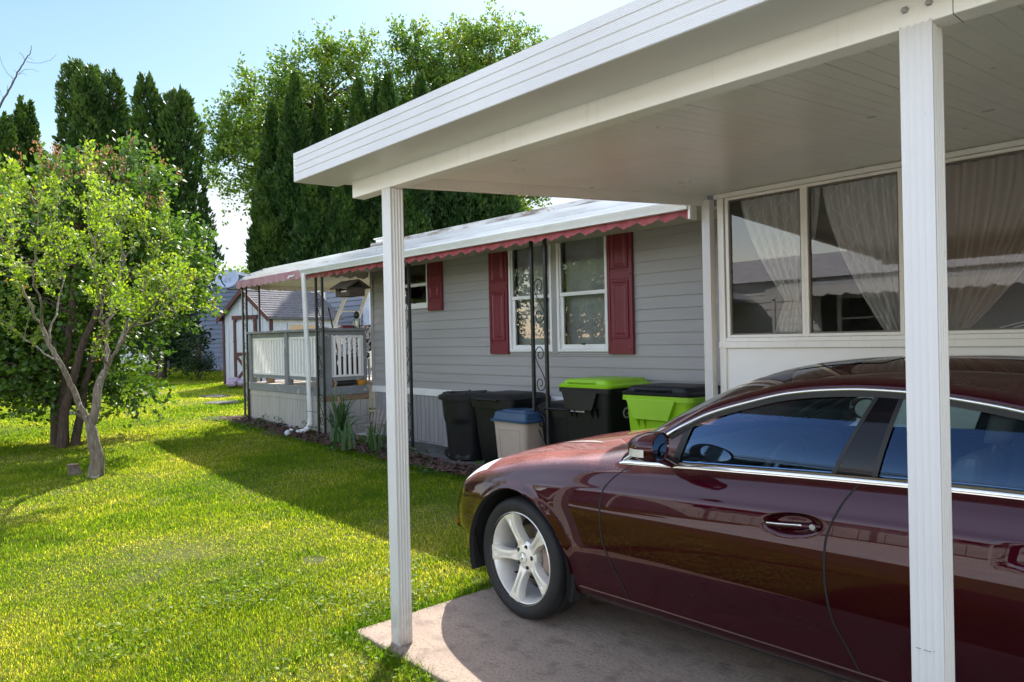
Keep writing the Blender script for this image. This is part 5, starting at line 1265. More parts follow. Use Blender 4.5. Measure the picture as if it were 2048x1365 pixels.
for s in (1, -1):
    side_panel(lambda z: np.interp(z, [.91, 1.12], [1.545, 1.86]), fs_, 'sail_panel', M['paint'], s, ins=.004)
    side_panel(lambda z: fs_(z)+.0, b1, 'front_window', G_car, s, ins=.012)
    side_panel(b1, b2, 'centre_pillar', M['gloss_black'], s, ins=.004)
    side_panel(b2, cend, 'rear_door_window', G_car, s, ins=.012, nu=26)
    # rubber frames
    fr_ = MB()
    def strip(fa, wid, za=None):
        pts = []
        for t in np.linspace(0, 1, 12):
            z = 1.0
            for _ in range(6):
                u = float(fa(z)); zt = float(zD(u)); zb_ = float(BELT(u)); z = zb_+(zt-zb_)*t
            v = vD(z)-.003; pts.append((XN+u, YC-s*v, z))
        P = np.array(pts); a = np.array((wid/2, 0, 0)); fr_.grid(np.stack([P-a, P+a], 1))
    strip(lambda z: fs_(z)+.012, .034); strip(lambda z: b1(z)-.002, .016); strip(lambda z: b2(z)+.004, .018)
    us = np.linspace(1.82, 3.8, 70); P = np.array([(XN+u, YC-s*(vD(float(zD(u))-.012)+.004), float(zD(u))-.012) for u in us]); a = np.array((0, 0, .013)); fr_.grid(np.stack([P-a, P+a], 1))
    P = np.array([(XN+u, YC-s*(vD(float(BELT(u))+.006)+.004), float(BELT(u))+.008) for u in us]); fr_.grid(np.stack([P-a*.9, P+a*.9], 1))
    fr_.build('window_seal', M['rubber'], car, recalc=False)
    ch = MB(); us = np.concatenate([np.linspace(1.575, 2.2, 40), np.linspace(2.22, 3.84, 60)])
    P = [(XN+u, YC-s*(vD(float(zD(u)))+.0055), float(zD(u))+.003) for u in us]; ch.tube(P, .0088, 8); ch.build('window_arch_chrome', M['chrome'], car, smooth=60)
    bc = MB(); us = np.linspace(1.548, 3.86, 80); rows = []
    for u in us:
        a_, b_ = ctrl(np.array([u])); vb = float(a_[0, 9]); zb_ = float(b_[0, 9]); h = .026*min(1, (u-1.53)/.05)
        prof = [(.002, -.004), (.009, 0), (.009, .35*h), (.004, .75*h), (-.012, h), (-.03, h+.002)]
        rows.append([(XN+u, YC-s*(vb+p), zb_+q) for (p, q) in prof])
    bc.grid(np.array(rows), flip=(s == 1)); bc.build('belt_chrome', M['chrome'], car, smooth=60, recalc=False)
    # door handle bars
    for (hu, hz) in ((2.442, .795), (3.30, .828)):
        vW = float(Wf(hu)); hb = MB(); pts = []
        for t in np.linspace(-1, 1, 15): pts.append((XN+hu+.112*t, YC-s*(vW-.010+.013*(1-abs(t)**2.5)), hz+.112*t*.11-.004))
        hb.tube(pts, [.010 if abs(t) < .9 else .006 for t in np.linspace(-1, 1, 15)], 10); ho = hb.build('door_handle', M['paint'], car, smooth=60)
        hc = MB(); hc.tube([(p[0], p[1]-s*.0075, p[2]+.0055) for p in pts[1:11]], .004, 6); hc.build('handle_chrome', M['chrome'], ho, smooth=60)
        if hu < 3:
            lk = MB(); lk.lathe([(.0005, -s*.0175+0), (.011, -s*.017), (.012, -s*.012)], (XN+hu+.088, YC-s*(vW-.006), hz+.006), 'y', 14); lk.build('lock', mat('lock_silver', (.45, .45, .46), rough=.35, metal=.6), ho, smooth=60)
    # side mirrors
    mc = np.array((XN+1.885, YC-s*1.04, 1.045)); rings = []
    mh = MB(); n = 28
    def mr(du, do, dz, th=.30):                       # do: outwards
        return tuple(mc+np.array((du*math.cos(th)+do*math.sin(th), -s*(do*math.cos(th)-du*math.sin(th)), dz)))
    for (du, f) in ((-.105, .06), (-.100, .30), (-.085, .55), (-.055, .80), (-.015, .97), (.02, 1.0), (.038, .97), (.041, .91), (.034, .87)):
        rings.append([mr(du, .108*f*math.copysign(abs(math.cos(a))**.85, math.cos(a)), .064*f*math.copysign(abs(math.sin(a))**.85, math.sin(a))+.004*f) for a in np.linspace(0, 2*math.pi, n+1)[:-1]])
    mh.loft(rings); mh.tube([tuple(mc+np.array((-.02, s*.08, -.05))), tuple(mc+np.array((-.035, s*.17, -.085))), tuple(mc+np.array((-.04, s*.225, -.098)))], [.03, .024, .028], 10)
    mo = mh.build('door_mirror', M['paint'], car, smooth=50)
    mg = MB(); mg.add([mr(.0355, .091*math.cos(a), .054*math.sin(a)+.003) for a in np.linspace(0, 2*math.pi, 29)[:-1]], [tuple(range(28))]); mg.build('mirror_glass', mat('mirror_silver', (.75, .77, .78), scale=2, rough=.02, metal=1.0), mo)
    sg = MB(); rows = []
    for (f, dz) in ((.985, -.028), (1.0, -.012), (.985, .004)):
        rr = []
        for a in np.linspace(.0, 1.25, 12): 
            du = -.10*math.sin(a)**1.0*.98+.005; yy = .111*math.cos(a)*f; rr.append(mr(du-.003, yy, dz))
        rows.append(rr)
    sg.grid(np.array(rows)); sg.build('turn_signal', mat('clear_lens', (.62, .60, .52), (.50, .48, .42), scale=30, rough=.15), mo, smooth=60)
# side marker lamp on the bumper corner
sm_ = MB(); us = np.linspace(.10, .20, 8); a_, b_ = ctrl(us); rows = []
for k in range(8):
    tt = np.linspace(0, 7, 300); vv = pch_t(a_[k:k+1], tt)[0]; zz = pch_t(b_[k:k+1], tt)[0]; rr = []
    for z in (.350, .378, .408): rr.append((XN+us[k]-.006, YC-(float(np.interp(z, zz, vv))+.006), z))
    rows.append(rr)
sm_.grid(np.array(rows)); smo = sm_.build('side_marker', mat('amber_lens', (.80, .20, .015), (.70, .15, .01), scale=30, rough=.2, coat=1), car, smooth=180)
# grille, lower intake, plate-free bumper face on the nose
gr_ = MB(); gr_.box((XN-.004, YC-.30, .46), (XN+.02, YC+.30, .60)); gr_.build('grille', M['rubber'], car, bevel=.02)
for k in range(4): gb = MB(); gb.box((XN-.010, YC-.28, .478+.03*k), (XN-.0045, YC+.28, .486+.03*k)); gb.build('grille_bar', M['chrome'], car)
for s in (1, -1): tl_ = MB(); tl_.box((XN+4.80, YC-s*.42-.15, .74), (XN+4.915, YC-s*.42+.15, .88)); tl_.build('tail_lamp', mat('red_lens', (.35, .01, .012), rough=.15), car, bevel=.02)

# ------------------------------------------------------------------ wheels
def tyre_rim(parent_name, cx, cy, R_=.327, side=1, steer=0.0):
    n = 96
    rb = MB(); rb.lathe([(.2465, -.112), (.2505, -.108), (.2485, -.098), (.239, -.094), (.230, -.075), (.220, -.02), (.215, .09), (.24, .11)], (0, 0, 0), 'y', 72)
    w = rb.build('wheel', M['rim'], None, smooth=40); WORLD[w.name] = (0, 0, 0)
    w.parent = car; w.location = (cx-wloc(car)[0], cy-wloc(car)[1], R_-wloc(car)[2])
    prof = [(.243, -.100), (.2506, -.108), (.268, -.119), (.290, -.122), (.310, -.114), (.321, -.098), (.3255, -.080)]
    ty = MB(); P = [(r, h) for r, h in prof]
    for (h, r) in ((-.058, R_), (-.0575, R_-.007), (-.0505, R_-.007), (-.050, R_), (-.004, R_), (-.0035, R_-.007), (.0035, R_-.007), (.004, R_), (.050, R_), (.0505, R_-.007), (.0575, R_-.007), (.058, R_)): P.append((r, h))
    P += [(r, -h) for (r, h) in prof[::-1]]
    ty.lathe(P, (0, 0, 0), 'y', n)
    for k in range(72):
        a = 2*math.pi*k/72
        for s in (-1, 1):
            c, si = math.cos(a), math.sin(a); c2, s2 = math.cos(a+.035), math.sin(a+.035)
            ty.bar((R_*.9985*c, s*.060, R_*.9985*si), (.3185*c2, s*.101, .3185*s2), .0055, .005, up=(c, 0, si), mi=1)
    ty.build('tyre', [M['tyre'], M['dark']], w, smooth=35)
    bk = MB(); bk.lathe([(.214, .062), (.001, .062)], (0, 0, 0), 'y', 40); bk.build('wheel_back', M['dark'], w)
    for k in range(5):
        a0 = math.pi/2+.38+2*math.pi*k/5; sp = MB(); rows = []
        for r in np.linspace(.052, .241, 16):
            t = (r-.052)/(.241-.052)
            wd = .036-.0125*math.sin(math.pi*t**.8)+.010*max(0, (t-.6)/.4)**1.5
            y = -.092-.012*t+.030*(1-t)**2
            gro = .007*(1 if .20 < t < .86 else max(0, 1-abs(t-.53)/.40)); sec = []
            for (f, d) in ((-1, .050), (-1, .010), (-.90, .001), (-.36, -.001), (-.20, gro*.9), (-.06, gro), (.0, -.0005), (.06, gro), (.20, gro*.9), (.36, -.001), (.90, .001), (1, .010), (1, .050)):
                x, z = r, wd*f; sec.append((x*math.cos(a0)-z*math.sin(a0), y+d, x*math.sin(a0)+z*math.cos(a0)))
            rows.append(sec)
        sp.grid(np.array(rows)); sp.build('spoke', M['rim'], w, smooth=32)
    hb = MB(); hb.lathe([(.001, -.078), (.030, -.078), (.0305, -.074), (.034, -.073), (.050, -.070), (.070, -.066), (.084, -.055), (.088, -.03), (.088, .05)], (0, 0, 0), 'y', 40); hb.build('hub', M['rim'], w, smooth=40)
    em = MB()
    for k in range(3):
        a = math.pi/2+2*math.pi*k/3+.25; tip = (.024*math.cos(a), -.0795, .024*math.sin(a))
        em.add([tip, (.0062*math.cos(a+1.05), -.0785, .0062*math.sin(a+1.05)), (0, -.0835, 0), (.0062*math.cos(a-1.05), -.0785, .0062*math.sin(a-1.05))], [(0, 1, 2), (0, 2, 3)])
    em.tube([(.027*math.cos(a), -.0785, .027*math.sin(a)) for a in np.linspace(0, 2*math.pi, 33)], .0016, 6); em.build('emblem', M['chrome'], w)
    for k in range(5):
        nt_ = MB()
        a = math.pi/2+.38+math.pi/5+2*math.pi*k/5; c = (.056*math.cos(a), 0, .056*math.sin(a)); nt_.lathe([(.001, -.0700), (.0125, -.0700), (.0130, -.0660)], (c[0], 0, c[2]), 'y', 12); nt_.build('bolt_hole', M['dark'], w, smooth=60)
    br_ = MB(); br_.lathe([(.06, .005), (.165, .005), (.165, .030), (.06, .030)], (0, 0, 0), 'y', 48); br_.build('brake_disc', mat('brake_disc', (.16, .14, .13), (.10, .07, .05), scale=8, rough=.45, metal=.6), w, smooth=40)
    cl_ = MB(); rr = [(.115, -.035), (.172, -.035), (.178, -.02), (.178, .06), (.115, .06)]
    cl_.grid(np.array([[(r*math.cos(a), y, r*math.sin(a)) for (r, y) in rr] for a in np.linspace(-.50, .62, 12)])); cl_.build('brake_caliper', mat('caliper', (.34, .24, .20), (.22, .15, .12), scale=9, rough=.6), w, smooth=40)
    w.rotation_euler = (0, 0, steer if side == 1 else steer+math.pi)
    return w
def wheel_at(u, side, steer): return tyre_rim('wheel', XN+u, YC-side*(.9365-.035-.122), side=side, steer=steer)
wheel_at(UF, 1, rad(-2.5)); wheel_at(UF, -1, rad(-2.5)); wheel_at(UR, 1, 0); wheel_at(UR, -1, 0)

# ------------------------------------------------------------------ cabin
LB = mat('cabin_leather', (.13, .12, .115), (.10, .092, .088), scale=6, rough=.55)
LD = mat('cabin_dash', (.055, .055, .06), scale=6, rough=.6)
def bx(u0, u1, v0, v1, z0, z1, name, m_, bev=.04):
    mb = MB(); mb.box((XN+u0, YC-v1, z0), (XN+u1, YC-v0, z1)); return mb.build(name, m_, car, bevel=bev)
bx(1.45, 1.93, -.74, .74, .62, .955, 'dashboard', LD, .06)
bx(1.55, 3.5, -.76, .76, .40, .45, 'cabin_floor', LD, .01)
for (v, nm) in ((.38, 'a'), (-.38, 'b')):
    st_ = MB(); st_.loft([rrect(XN+u, YC-v, 0, 0, 0, .0, 1) for u in ()]) if False else None
    cu = MB()
    pts = [(2.30, .45), (2.28, .60), (2.78, .56), (2.86, .62), (3.06, 1.04), (2.99, 1.07), (2.92, 1.02), (2.74, .66)]
    cu.prism([(XN+u, YC-v-.24, z) for (u, z) in ((2.25, .46), (2.27, .62), (2.72, .58), (2.90, 1.06), (2.99, 1.08), (2.90, .60), (2.84, .46))], (0, .48, 0)); cu.build('front_seat', LB, car, bevel=.05)
    hr = MB(); hr.loft([rrect(XN+2.99+.02*k, YC-v, z, .045*f, .13*f, .03*f) for k, (z, f) in enumerate(((1.10, .8), (1.13, 1), (1.22, 1), (1.26, .75)))]); hr.tube([(XN+2.97, YC-v-.05, 1.05), (XN+3.0, YC-v-.05, 1.13)], .008, 6); hr.tube([(XN+2.97, YC-v+.05, 1.05), (XN+3.0, YC-v+.05, 1.13)], .008, 6); hr.build('headrest', LB, car, smooth=50)
rs_ = MB(); rs_.prism([(XN+u, YC-.66, z) for (u, z) in ((3.20, .46), (3.22, .62), (3.62, .58), (3.86, 1.0), (3.96, 1.0), (3.80, .46))], (0, 1.32, 0)); rs_.build('rear_seat', LB, car, bevel=.05)
sw = MB(); sc = np.array((XN+2.10, YC-.37*1, .865)); ax = np.array((math.cos(.42), 0, -math.sin(.42))); e1 = np.array((0, 1., 0)); e2 = np.array((math.sin(.42), 0, math.cos(.42)))
sw.tube([sc+.185*(e1*math.cos(a)+e2*math.sin(a)) for a in np.linspace(0, 2*math.pi, 41)], .014, 8)
for a in (0.1, math.pi-.1, -math.pi/2): sw.tube([sc+.05*(e1*math.cos(a)+e2*math.sin(a))-ax*.02, sc+.18*(e1*math.cos(a)+e2*math.sin(a))], .012, 6)
sw.ell(tuple(sc-ax*.02), (.04, .075, .065)); sw.build('steering_wheel', LD, car, smooth=60)
hl_ = MB(); P = GP[iH-2:iR+3, 2:].copy()
for s in (1, -1): hl_.grid(np.stack([XN+P[..., 0], YC-s*P[..., 1], P[..., 2]-.03], -1))
hl_.build('headliner', mat('headliner', (.45, .43, .40), scale=5, rough=.9), car, smooth=180)
rm = MB(); rm.ell((XN+2.02, YC, 1.235), (.03, .12, .035)); rm.tube([(XN+2.02, YC, 1.25), (XN+1.97, YC, 1.31)], .01, 6); rm.build('rear_view_mirror', M['rubber'], car, smooth=60)
# ------------------------------------------------------------------ vegetation helpers
def leaf_quads(P, A, L, Wd, flat=.35, rng=RNG, droop=0.0):
    """one folded diamond leaf per point; A = preferred axis directions"""
    n = len(P); a = A+rng.normal(0, flat, (n, 3)); a[:, 2] -= droop; a /= np.linalg.norm(a, axis=1)[:, None]
    r = rng.normal(size=(n, 3)); r[:, 2] += .9; b = np.cross(a, r); b /= (np.linalg.norm(b, axis=1)[:, None]+1e-9); nn = np.cross(a, b)
    L = np.broadcast_to(L, n)[:, None]; Wd = np.broadcast_to(Wd, n)[:, None]
    mid = P+a*L*.45
    V = np.stack([P, mid+b*Wd*.5+nn*Wd*.12, P+a*L-nn*L*.08, mid-b*Wd*.5+nn*Wd*.12], 1).reshape(-1, 3)
    return V, np.arange(4*n).reshape(-1, 4)
def limb(mb, pts, r0, r1, n=7, wob=.0, rng=random, rough=0.0):
    P = [np.array(p, float) for p in pts]
    # resample with catmull-rom
    Q = []; k = len(P)
    for i in range(k-1):
        p0, p1, p2, p3 = P[max(i-1, 0)], P[i], P[i+1], P[min(i+2, k-1)]
        for s in range(4):
            t = s/4; Q.append(.5*((2*p1)+(-p0+p2)*t+(2*p0-5*p1+4*p2-p3)*t*t+(-p0+3*p1-3*p2+p3)*t**3))
    Q.append(P[-1])
    if wob: Q = [q+np.array([rng.gauss(0, wob), rng.gauss(0, wob), 0]) if 0 < i < len(Q)-1 else q for i, q in enumerate(Q)]
    m_ = len(Q); v0 = len(mb.v); mb.tube(Q, [r0+(r1-r0)*(i/(m_-1))**.8 for i in range(m_)], n)
    if rough:                                  # ridged, uneven bark outline
        for i in range(m_):
            for j in range(n):
                k = v0+i*n+j; c = Q[i]; p = np.array(mb.v[k]); f = 1+rough*(.6*math.sin(j*2.4+i*.35)+.5*math.sin(j*5.1-i*.9)+rng.uniform(-.5, .5)); mb.v[k] = tuple(c+(p-c)*f)
    return Q
def twigs(mb, start, dirn, length, r, depth, rng, tips, up=.25, spread=.75, kids=(2, 4), shrink=.68, wob=.18, minr=.003):
    d = np.array(dirn, float); d /= np.linalg.norm(d); p = np.array(start, float); pts = [p.copy()]; ns = 4
    for i in range(ns):
        d = d+np.array([rng.gauss(0, wob), rng.gauss(0, wob), rng.gauss(0, wob)+up*.25]); d /= np.linalg.norm(d); p = p+d*length/ns; pts.append(p.copy())
    mb.tube(pts, [max(minr, r*(1-.5*i/ns)) for i in range(ns+1)], 6 if r > .012 else 4, cap=False)
    tips.append((pts, d.copy(), depth))
    if depth <= 0: return
    for k in range(rng.randint(*kids)):
        i = rng.randint(1, ns); q = pts[i]; a = rng.uniform(0, 6.28); u = np.cross(d, [.3, .2, .9]); u /= np.linalg.norm(u); w = np.cross(d, u)
        nd = d+spread*rng.uniform(.6, 1.3)*(math.cos(a)*u+math.sin(a)*w); nd[2] += up*.5
        twigs(mb, q, nd, length*shrink*rng.uniform(.7, 1.2), r*.55, depth-1, rng, tips, up, spread, kids, shrink, wob, minr)

# ------------------------------------------------------------------ foreground sapling
def small_tree():
    rng = random.Random(5); nr = np.random.default_rng(5)
    bx_, by_ = -9.49, 2.06; bz_ = g(bx_)
    t = thing('small_tree', 'young pale barked tree with a forked trunk in the foreground lawn', 'tree', (bx_, by_, bz_))
    D0 = 8.43; px0, py0 = 190, 950
    def W(px, py, dD=0.0):   # surveyed limb points, own depth each
        D = D0+dD; a = (px-1024)/FPX; x, y = azi(a, D); b = (682.5-py)/FPX; z = CAM_H+D*(b*math.cos(ROLL)-(px-1024)/FPX*math.sin(ROLL)+PITCH); return (x, y, z)
    tr = MB()
    base = (bx_, by_, bz_-.06)
    limb(tr, [base, W(190, 925), W(184, 890, -.02), W(177, 848, 0)], .090, .053, 18, .002, rng, .07)
    R1 = limb(tr, [W(178, 852), W(190, 810, .02), W(194, 775, .05), W(210, 742, .12)], .050, .040, 14, .002, rng, .07)
    Lb = limb(tr, [W(176, 850), W(158, 815, -.05), W(139, 768, -.15), W(120, 728, -.25), W(100, 690, -.3), W(85, 655, -.35)], .038, .022, 12, .004, rng, .07)
    limb(tr, [W(165, 838), W(150, 828, -.1), W(138, 826, -.2)], .022, .017, 7)
    tips = []
    mains = [([W(210, 742, .12), W(216, 690, .3), W(222, 630, .4), W(240, 560, .6), W(252, 500, .7), W(246, 440, .7)], .05, .012),
             ([W(210, 742, .12), W(240, 690, .1), W(262, 655, 0), W(300, 620, -.2), W(325, 588, -.3), W(345, 566, -.4)], .045, .010),
             ([W(212, 740, .12), W(206, 690, -.25), W(210, 640, -.5), W(200, 570, -.7), W(188, 500, -.8), W(182, 430, -.8)], .040, .010),
             ([W(238, 692, .1), W(262, 640, .5), W(285, 590, .8), W(310, 520, 1.0), W(330, 455, 1.1)], .035, .009),
             ([W(228, 610, .4), W(214, 540, .3), W(205, 470, .1), W(210, 400, 0)], .022, .007),
             ([W(85, 655, -.35), W(62, 610, -.5), W(35, 540, -.6), W(10, 480, -.7), W(-10, 430, -.7)], .03, .008),
             ([W(100, 690, -.3), W(110, 630, -.1), W(125, 560, .1), W(128, 480, .2), W(118, 420, .3)], .026, .008),
             ([W(85, 655, -.35), W(80, 590, -.8), W(70, 520, -1.0), W(85, 450, -1.2), W(70, 390, -1.2)], .024, .007),
             ([W(120, 728, -.25), W(80, 700, .2), W(40, 672, .5), W(0, 640, .7), W(-60, 600, .8)], .022, .008),
             ([W(262, 655, 0), W(310, 640, .3), W(330, 612, .5), W(350, 592, .6)], .02, .006)]
    for pts, r0, r1 in mains:
        Q = limb(tr, pts, r0*.52, r1*.6, 8, .016, rng, .10)
        k = len(Q)
        for i in range(int(k*.35), k, 1):
            if rng.random() < .9:
                d = Q[min(i+1, k-1)]-Q[i-1]; d /= np.linalg.norm(d); sd = np.array([rng.gauss(0, 1), rng.gauss(0, 1), rng.gauss(.25, .7)]); sd /= np.linalg.norm(sd)
                twigs(tr, Q[i], d*.6+sd, rng.uniform(.22, .5), r1*.6, 1, rng, tips, up=.35, kids=(1, 3), minr=.0025)
        twigs(tr, Q[-1], Q[-1]-Q[-3], .28, r1*.6, 1, rng, tips, up=.4, kids=(2, 3), minr=.0025)
    tr.build('trunk', mat('pale_bark', (.27, .22, .16), (.13, .10, .07), scale=7, rough=.95, stretch=(5, 5, 1.0), bumpS=.9, bscale=25, bdist=.015, speck=(18, .64, (.42, .42, .36))), t, smooth=70)
    P, A = [], []
    for pts, d, dep in tips:
        for i in range(1, len(pts)):
            if rng.random() < .10: continue
            c = 8 if dep == 0 else 6
            for _ in range(rng.randint(c-1, c+2)):
                s = rng.random(); q = pts[i-1]+(pts[i]-pts[i-1])*s+np.array([rng.gauss(0, .026), rng.gauss(0, .026), rng.gauss(0, .022)])
                P.append(q); A.append(d*.5+np.array([rng.gauss(0, .6), rng.gauss(0, .6), rng.gauss(.15, .5)]))
    P, A = np.array(P), np.array(A); n = len(P); L = nr.uniform(.026, .056, n)
    V, F = leaf_quads(P, A, L, L*nr.uniform(.55, .75, n), .3, nr)
    tint = np.clip(.55+.22*nr.normal(size=n), 0, .97); tint = np.minimum(tint, .96)
    npmesh('crown', V, F, leafmat('sapling_leaf', [(0, (.045, .105, .012)), (.5, (.165, .25, .016)), (.85, (.30, .37, .024)), (.98, (.32, .33, .03)), (1.0, (.35, .10, .05))], trans=.5, gloss=.10, tcol=1.6), t, tint=np.repeat(tint, 4)); print('sapling leaves', n)
small_tree()

# ------------------------------------------------------------------ clump crown tree: shoots of leaves around branch ends
def crown_tree(name, label, cat, bx_, by_, lobes, n_clump, shoots, leafL, seed, lm, bark, trunks, group=None, shoot_len=.9, per_shoot=16, updir=.8, tintc=.5, shell=.55, z_min=None, seedheads=None, droop=0.0, branch_r=.03, wmul=.7):
    rng = random.Random(seed); nr = np.random.default_rng(seed); bz_ = g(bx_)-.05
    t = thing(name, label, cat, (bx_, by_, bz_), group)
    tb = MB(); vol = np.array([l[3]*l[4]*l[5] for l in lobes])**.72; vol /= vol.sum(); P, A, T, heads = [], [], [], []
    tops = []
    for (dx, dy, h, r0, lx, ly) in trunks:
        pts = [(bx_+dx, by_+dy, bz_), (bx_+dx*1.25+lx*.15, by_+dy*1.25+ly*.15, bz_+h*.3), (bx_+dx*1.5+lx*.5, by_+dy*1.5+ly*.5, bz_+h*.65), (bx_+dx*1.5+lx, by_+dy*1.5+ly, bz_+h)]
        tops.append(limb(tb, pts, r0, r0*.35, 9, r0*.12, rng))
    allq = [q for Q in tops for q in Q[len(Q)//3:]]; allq_a = np.array(allq)
    for c in range(n_clump):
        l = lobes[nr.choice(len(lobes), p=vol)]
        while True:
            d = nr.normal(size=3); d /= np.linalg.norm(d); rr = shell+(1-shell)*nr.uniform()**.7
            if rng.random() < .35: rr = nr.uniform(.25, .8)
            q = np.array([bx_+l[0]+d[0]*l[3]*rr, by_+l[1]+d[1]*l[4]*rr, bz_+l[2]+d[2]*l[5]*rr])
            if z_min is None or q[2] > bz_+z_min: break
        b = allq_a[np.argmin(np.linalg.norm(allq_a-q, axis=1)+.6*np.abs(allq_a[:, 2]-(q[2]-.35*np.linalg.norm(allq_a[:, :2]-q[:2], axis=1))))]
        if c % 2 == 0 or n_clump < 200:
            mdl = (b+q)/2+np.array([0, 0, .08*np.linalg.norm(q-b)]); tb.tube([b, mdl, q], [branch_r, branch_r*.6, branch_r*.25], 5, cap=False)
        out = np.array([d[0], d[1], d[2]*.6+updir]); ct = nr.normal()*.10
        for s in range(shoots):
            sd = out*.9+nr.normal(size=3)*.75; sd /= np.linalg.norm(sd); Ls = shoot_len*nr.uniform(.5, 1.25); k = max(4, int(per_shoot*nr.uniform(.7, 1.3)))
            u = nr.uniform(.08, 1, k)[:, None]; curve = np.array([0, 0, -.12-droop])*Ls*(u**2)
            p = q+nr.normal(0, .10*shoot_len, 3)+sd*Ls*u+curve+nr.normal(0, leafL*.55, (k, 3)); P.append(p); A.append(np.repeat((sd*.6)[None], k, 0)+nr.normal(0, .5, (k, 3))); T.append(np.full(k, tintc+ct+.06*nr.normal()))
            if seedheads and q[2] > bz_+seedheads and rng.random() < .28: heads.append(q+sd*Ls*1.02)
    P = np.concatenate(P); A = np.concatenate(A); T = np.concatenate(T); n = len(P); L = leafL*nr.uniform(.7, 1.25, n)
    V, F = leaf_quads(P, A, L, L*wmul*nr.uniform(.8, 1.15, n), .35, nr, droop=.25)
    tb.build('trunk', bark, t, smooth=70, recalc=False)
    npmesh('crown', V, F, lm, t, tint=np.repeat(np.clip(T+.12*nr.normal(size=n), 0, 1), 4)); print(name, n)
    if heads:
        hv, hf = [], []
        H = np.array(heads); k = 16; pp = np.repeat(H, k, 0)+nr.normal(0, .035, (len(H)*k, 3))*np.array([1, 1, 2.0]); aa = nr.normal(size=(len(pp), 3))*.5+np.array([0, 0, 1.0])
        V, F = leaf_quads(pp, aa, .05, .022, .2, nr); npmesh('seed_heads', V, F, leafmat('seed_head', [(0, (.22, .10, .06)), (1, (.40, .20, .13))], trans=.3), t, tint=np.repeat(nr.uniform(size=len(pp)), 4))
    return t
BARKD = mat('dark_bark', (.115, .075, .055), (.05, .034, .026), scale=8, rough=.95, stretch=(5, 5, 1), bumpS=.8, bscale=22, bdist=.02)
LIL = leafmat('lilac_leaf', [(0, (.026, .070, .012)), (.5, (.075, .150, .016)), (1, (.17, .25, .022))], trans=.42, gloss=.12)
lx_, ly_ = spot(110, 10.6)
def dirv(a, dD): # offset: a metres to the right in view, dD metres deeper
    return (RT[0]*a+FW[0]*dD, RT[1]*a+FW[1]*dD)
def lob(a, dD, z, ra, rd, rz):
    o = dirv(a, dD); return (o[0], o[1], z, ra, (ra+rd)/2, rz)
crown_tree('lilac_bush', 'large multi stemmed lilac with fading brown flower heads at the left', 'bush', lx_, ly_,
    [lob(-.3, .5, 2.6, 1.1, 1.1, 1.5), lob(.55, .5, 3.1, 1.05, 1.0, 1.25), lob(-1.2, .3, 2.5, 1.1, 1.0, 1.5), lob(1.15, .7, 2.5, .70, .9, 1.0), lob(-.5, 0, 1.15, .85, .8, .75), lob(-1.4, .3, 1.3, .8, .8, .9), lob(.35, .9, 1.0, .6, .7, .7), lob(.75, .6, 4.0, .45, .5, .5)],
    760, 6, .080, 31, LIL, BARKD, [(-.14, 0, 2.2, .075, -.7, .1), (.02, .05, 2.6, .085, .55, .1), (.20, 0, 2.5, .08, .8, .5), (-.3, .1, 2.0, .065, -1.1, .5), (.1, .2, 2.9, .07, .1, .6)], shoot_len=.42, per_shoot=11, updir=.7, seedheads=3.3, branch_r=.018, wmul=.78)
# arborvitae: dense lumpy columns of upright sprays
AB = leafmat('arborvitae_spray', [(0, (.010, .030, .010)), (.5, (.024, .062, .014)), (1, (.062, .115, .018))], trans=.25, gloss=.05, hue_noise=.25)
def arborvitae(bx_, by_, H, R_, seed, label, n=15000, tops=1, open_=0.0, group='tall arborvitae', taper=.62, tintc=.45):
    rng = random.Random(seed); nr = np.random.default_rng(seed); bz_ = g(bx_)-.05; t = thing('arborvitae', label, 'tree', (bx_, by_, bz_), group)
    tb = MB(); P, A, T = [], [], []
    stems = [(0, 0, H, R_)] if tops == 1 else [(R_*.42*math.cos(2*math.pi*k/tops+seed), R_*.42*math.sin(2*math.pi*k/tops+seed), H*(1-.06*k*rng.uniform(.5, 1.6)), R_*.70) for k in range(tops)]
    for (dx, dy, h, r) in stems:
        tb.tube([(bx_+dx*.3, by_+dy*.3, bz_), (bx_+dx, by_+dy, bz_+h*.4), (bx_+dx, by_+dy, bz_+h*.95)], [.16, .12, .03], 7)
        m_ = int(n/len(stems)); u = nr.uniform(.02, 1, m_)**.85; th = nr.uniform(0, 2*math.pi, m_)
        env = np.where(u < .10, .55+4.5*u, 1.0)*np.clip(1-np.clip((u-.15)/.85, 0, 1)**1.9, 0.02, 1)**taper
        lump = .55*np.sin(th*3+u*h*2.3+seed)+.5*np.sin(th*5-u*h*3.4+2.1*seed)+.7*np.sin(th*2+u*h*1.15+seed*.7)+.35*np.sin(th*8+u*h*5.5+seed)
        rr = r*env*(1+(.26 if open_ else .16)*lump)*np.where(nr.uniform(size=m_) < .30, nr.uniform(.25, .95, m_), nr.uniform(.86, 1.04, m_))
        if open_: keep = ~((lump < -.45) & (nr.uniform(size=m_) < open_*1.3)) & ~(nr.uniform(size=m_) < open_*.18)
        else: keep = np.ones(m_, bool)
        p = np.stack([bx_+dx+rr*np.cos(th), by_+dy+rr*np.sin(th), bz_+u*h*(1+.02*lump)], -1)[keep]
        P.append(p); A.append(np.stack([np.cos(th)*.55, np.sin(th)*.55, np.full(m_, 1.0)], -1)[keep]); T.append((tintc+.17*lump+.50*(u-.55))[keep])  # tint lightened up the height to paint sunlit tips
    P, A, T = map(np.concatenate, (P, A, T)); k = len(P); L = nr.uniform(.13, .30, k)
    V, F = leaf_quads(P, A, L, L*nr.uniform(.38, .6, k), .30, nr)
    tb.build('trunk', BARKD, t, smooth=70); npmesh('crown', V, F, AB, t, tint=np.repeat(np.clip(T+.10*nr.normal(size=k), 0, 1), 4)); return t
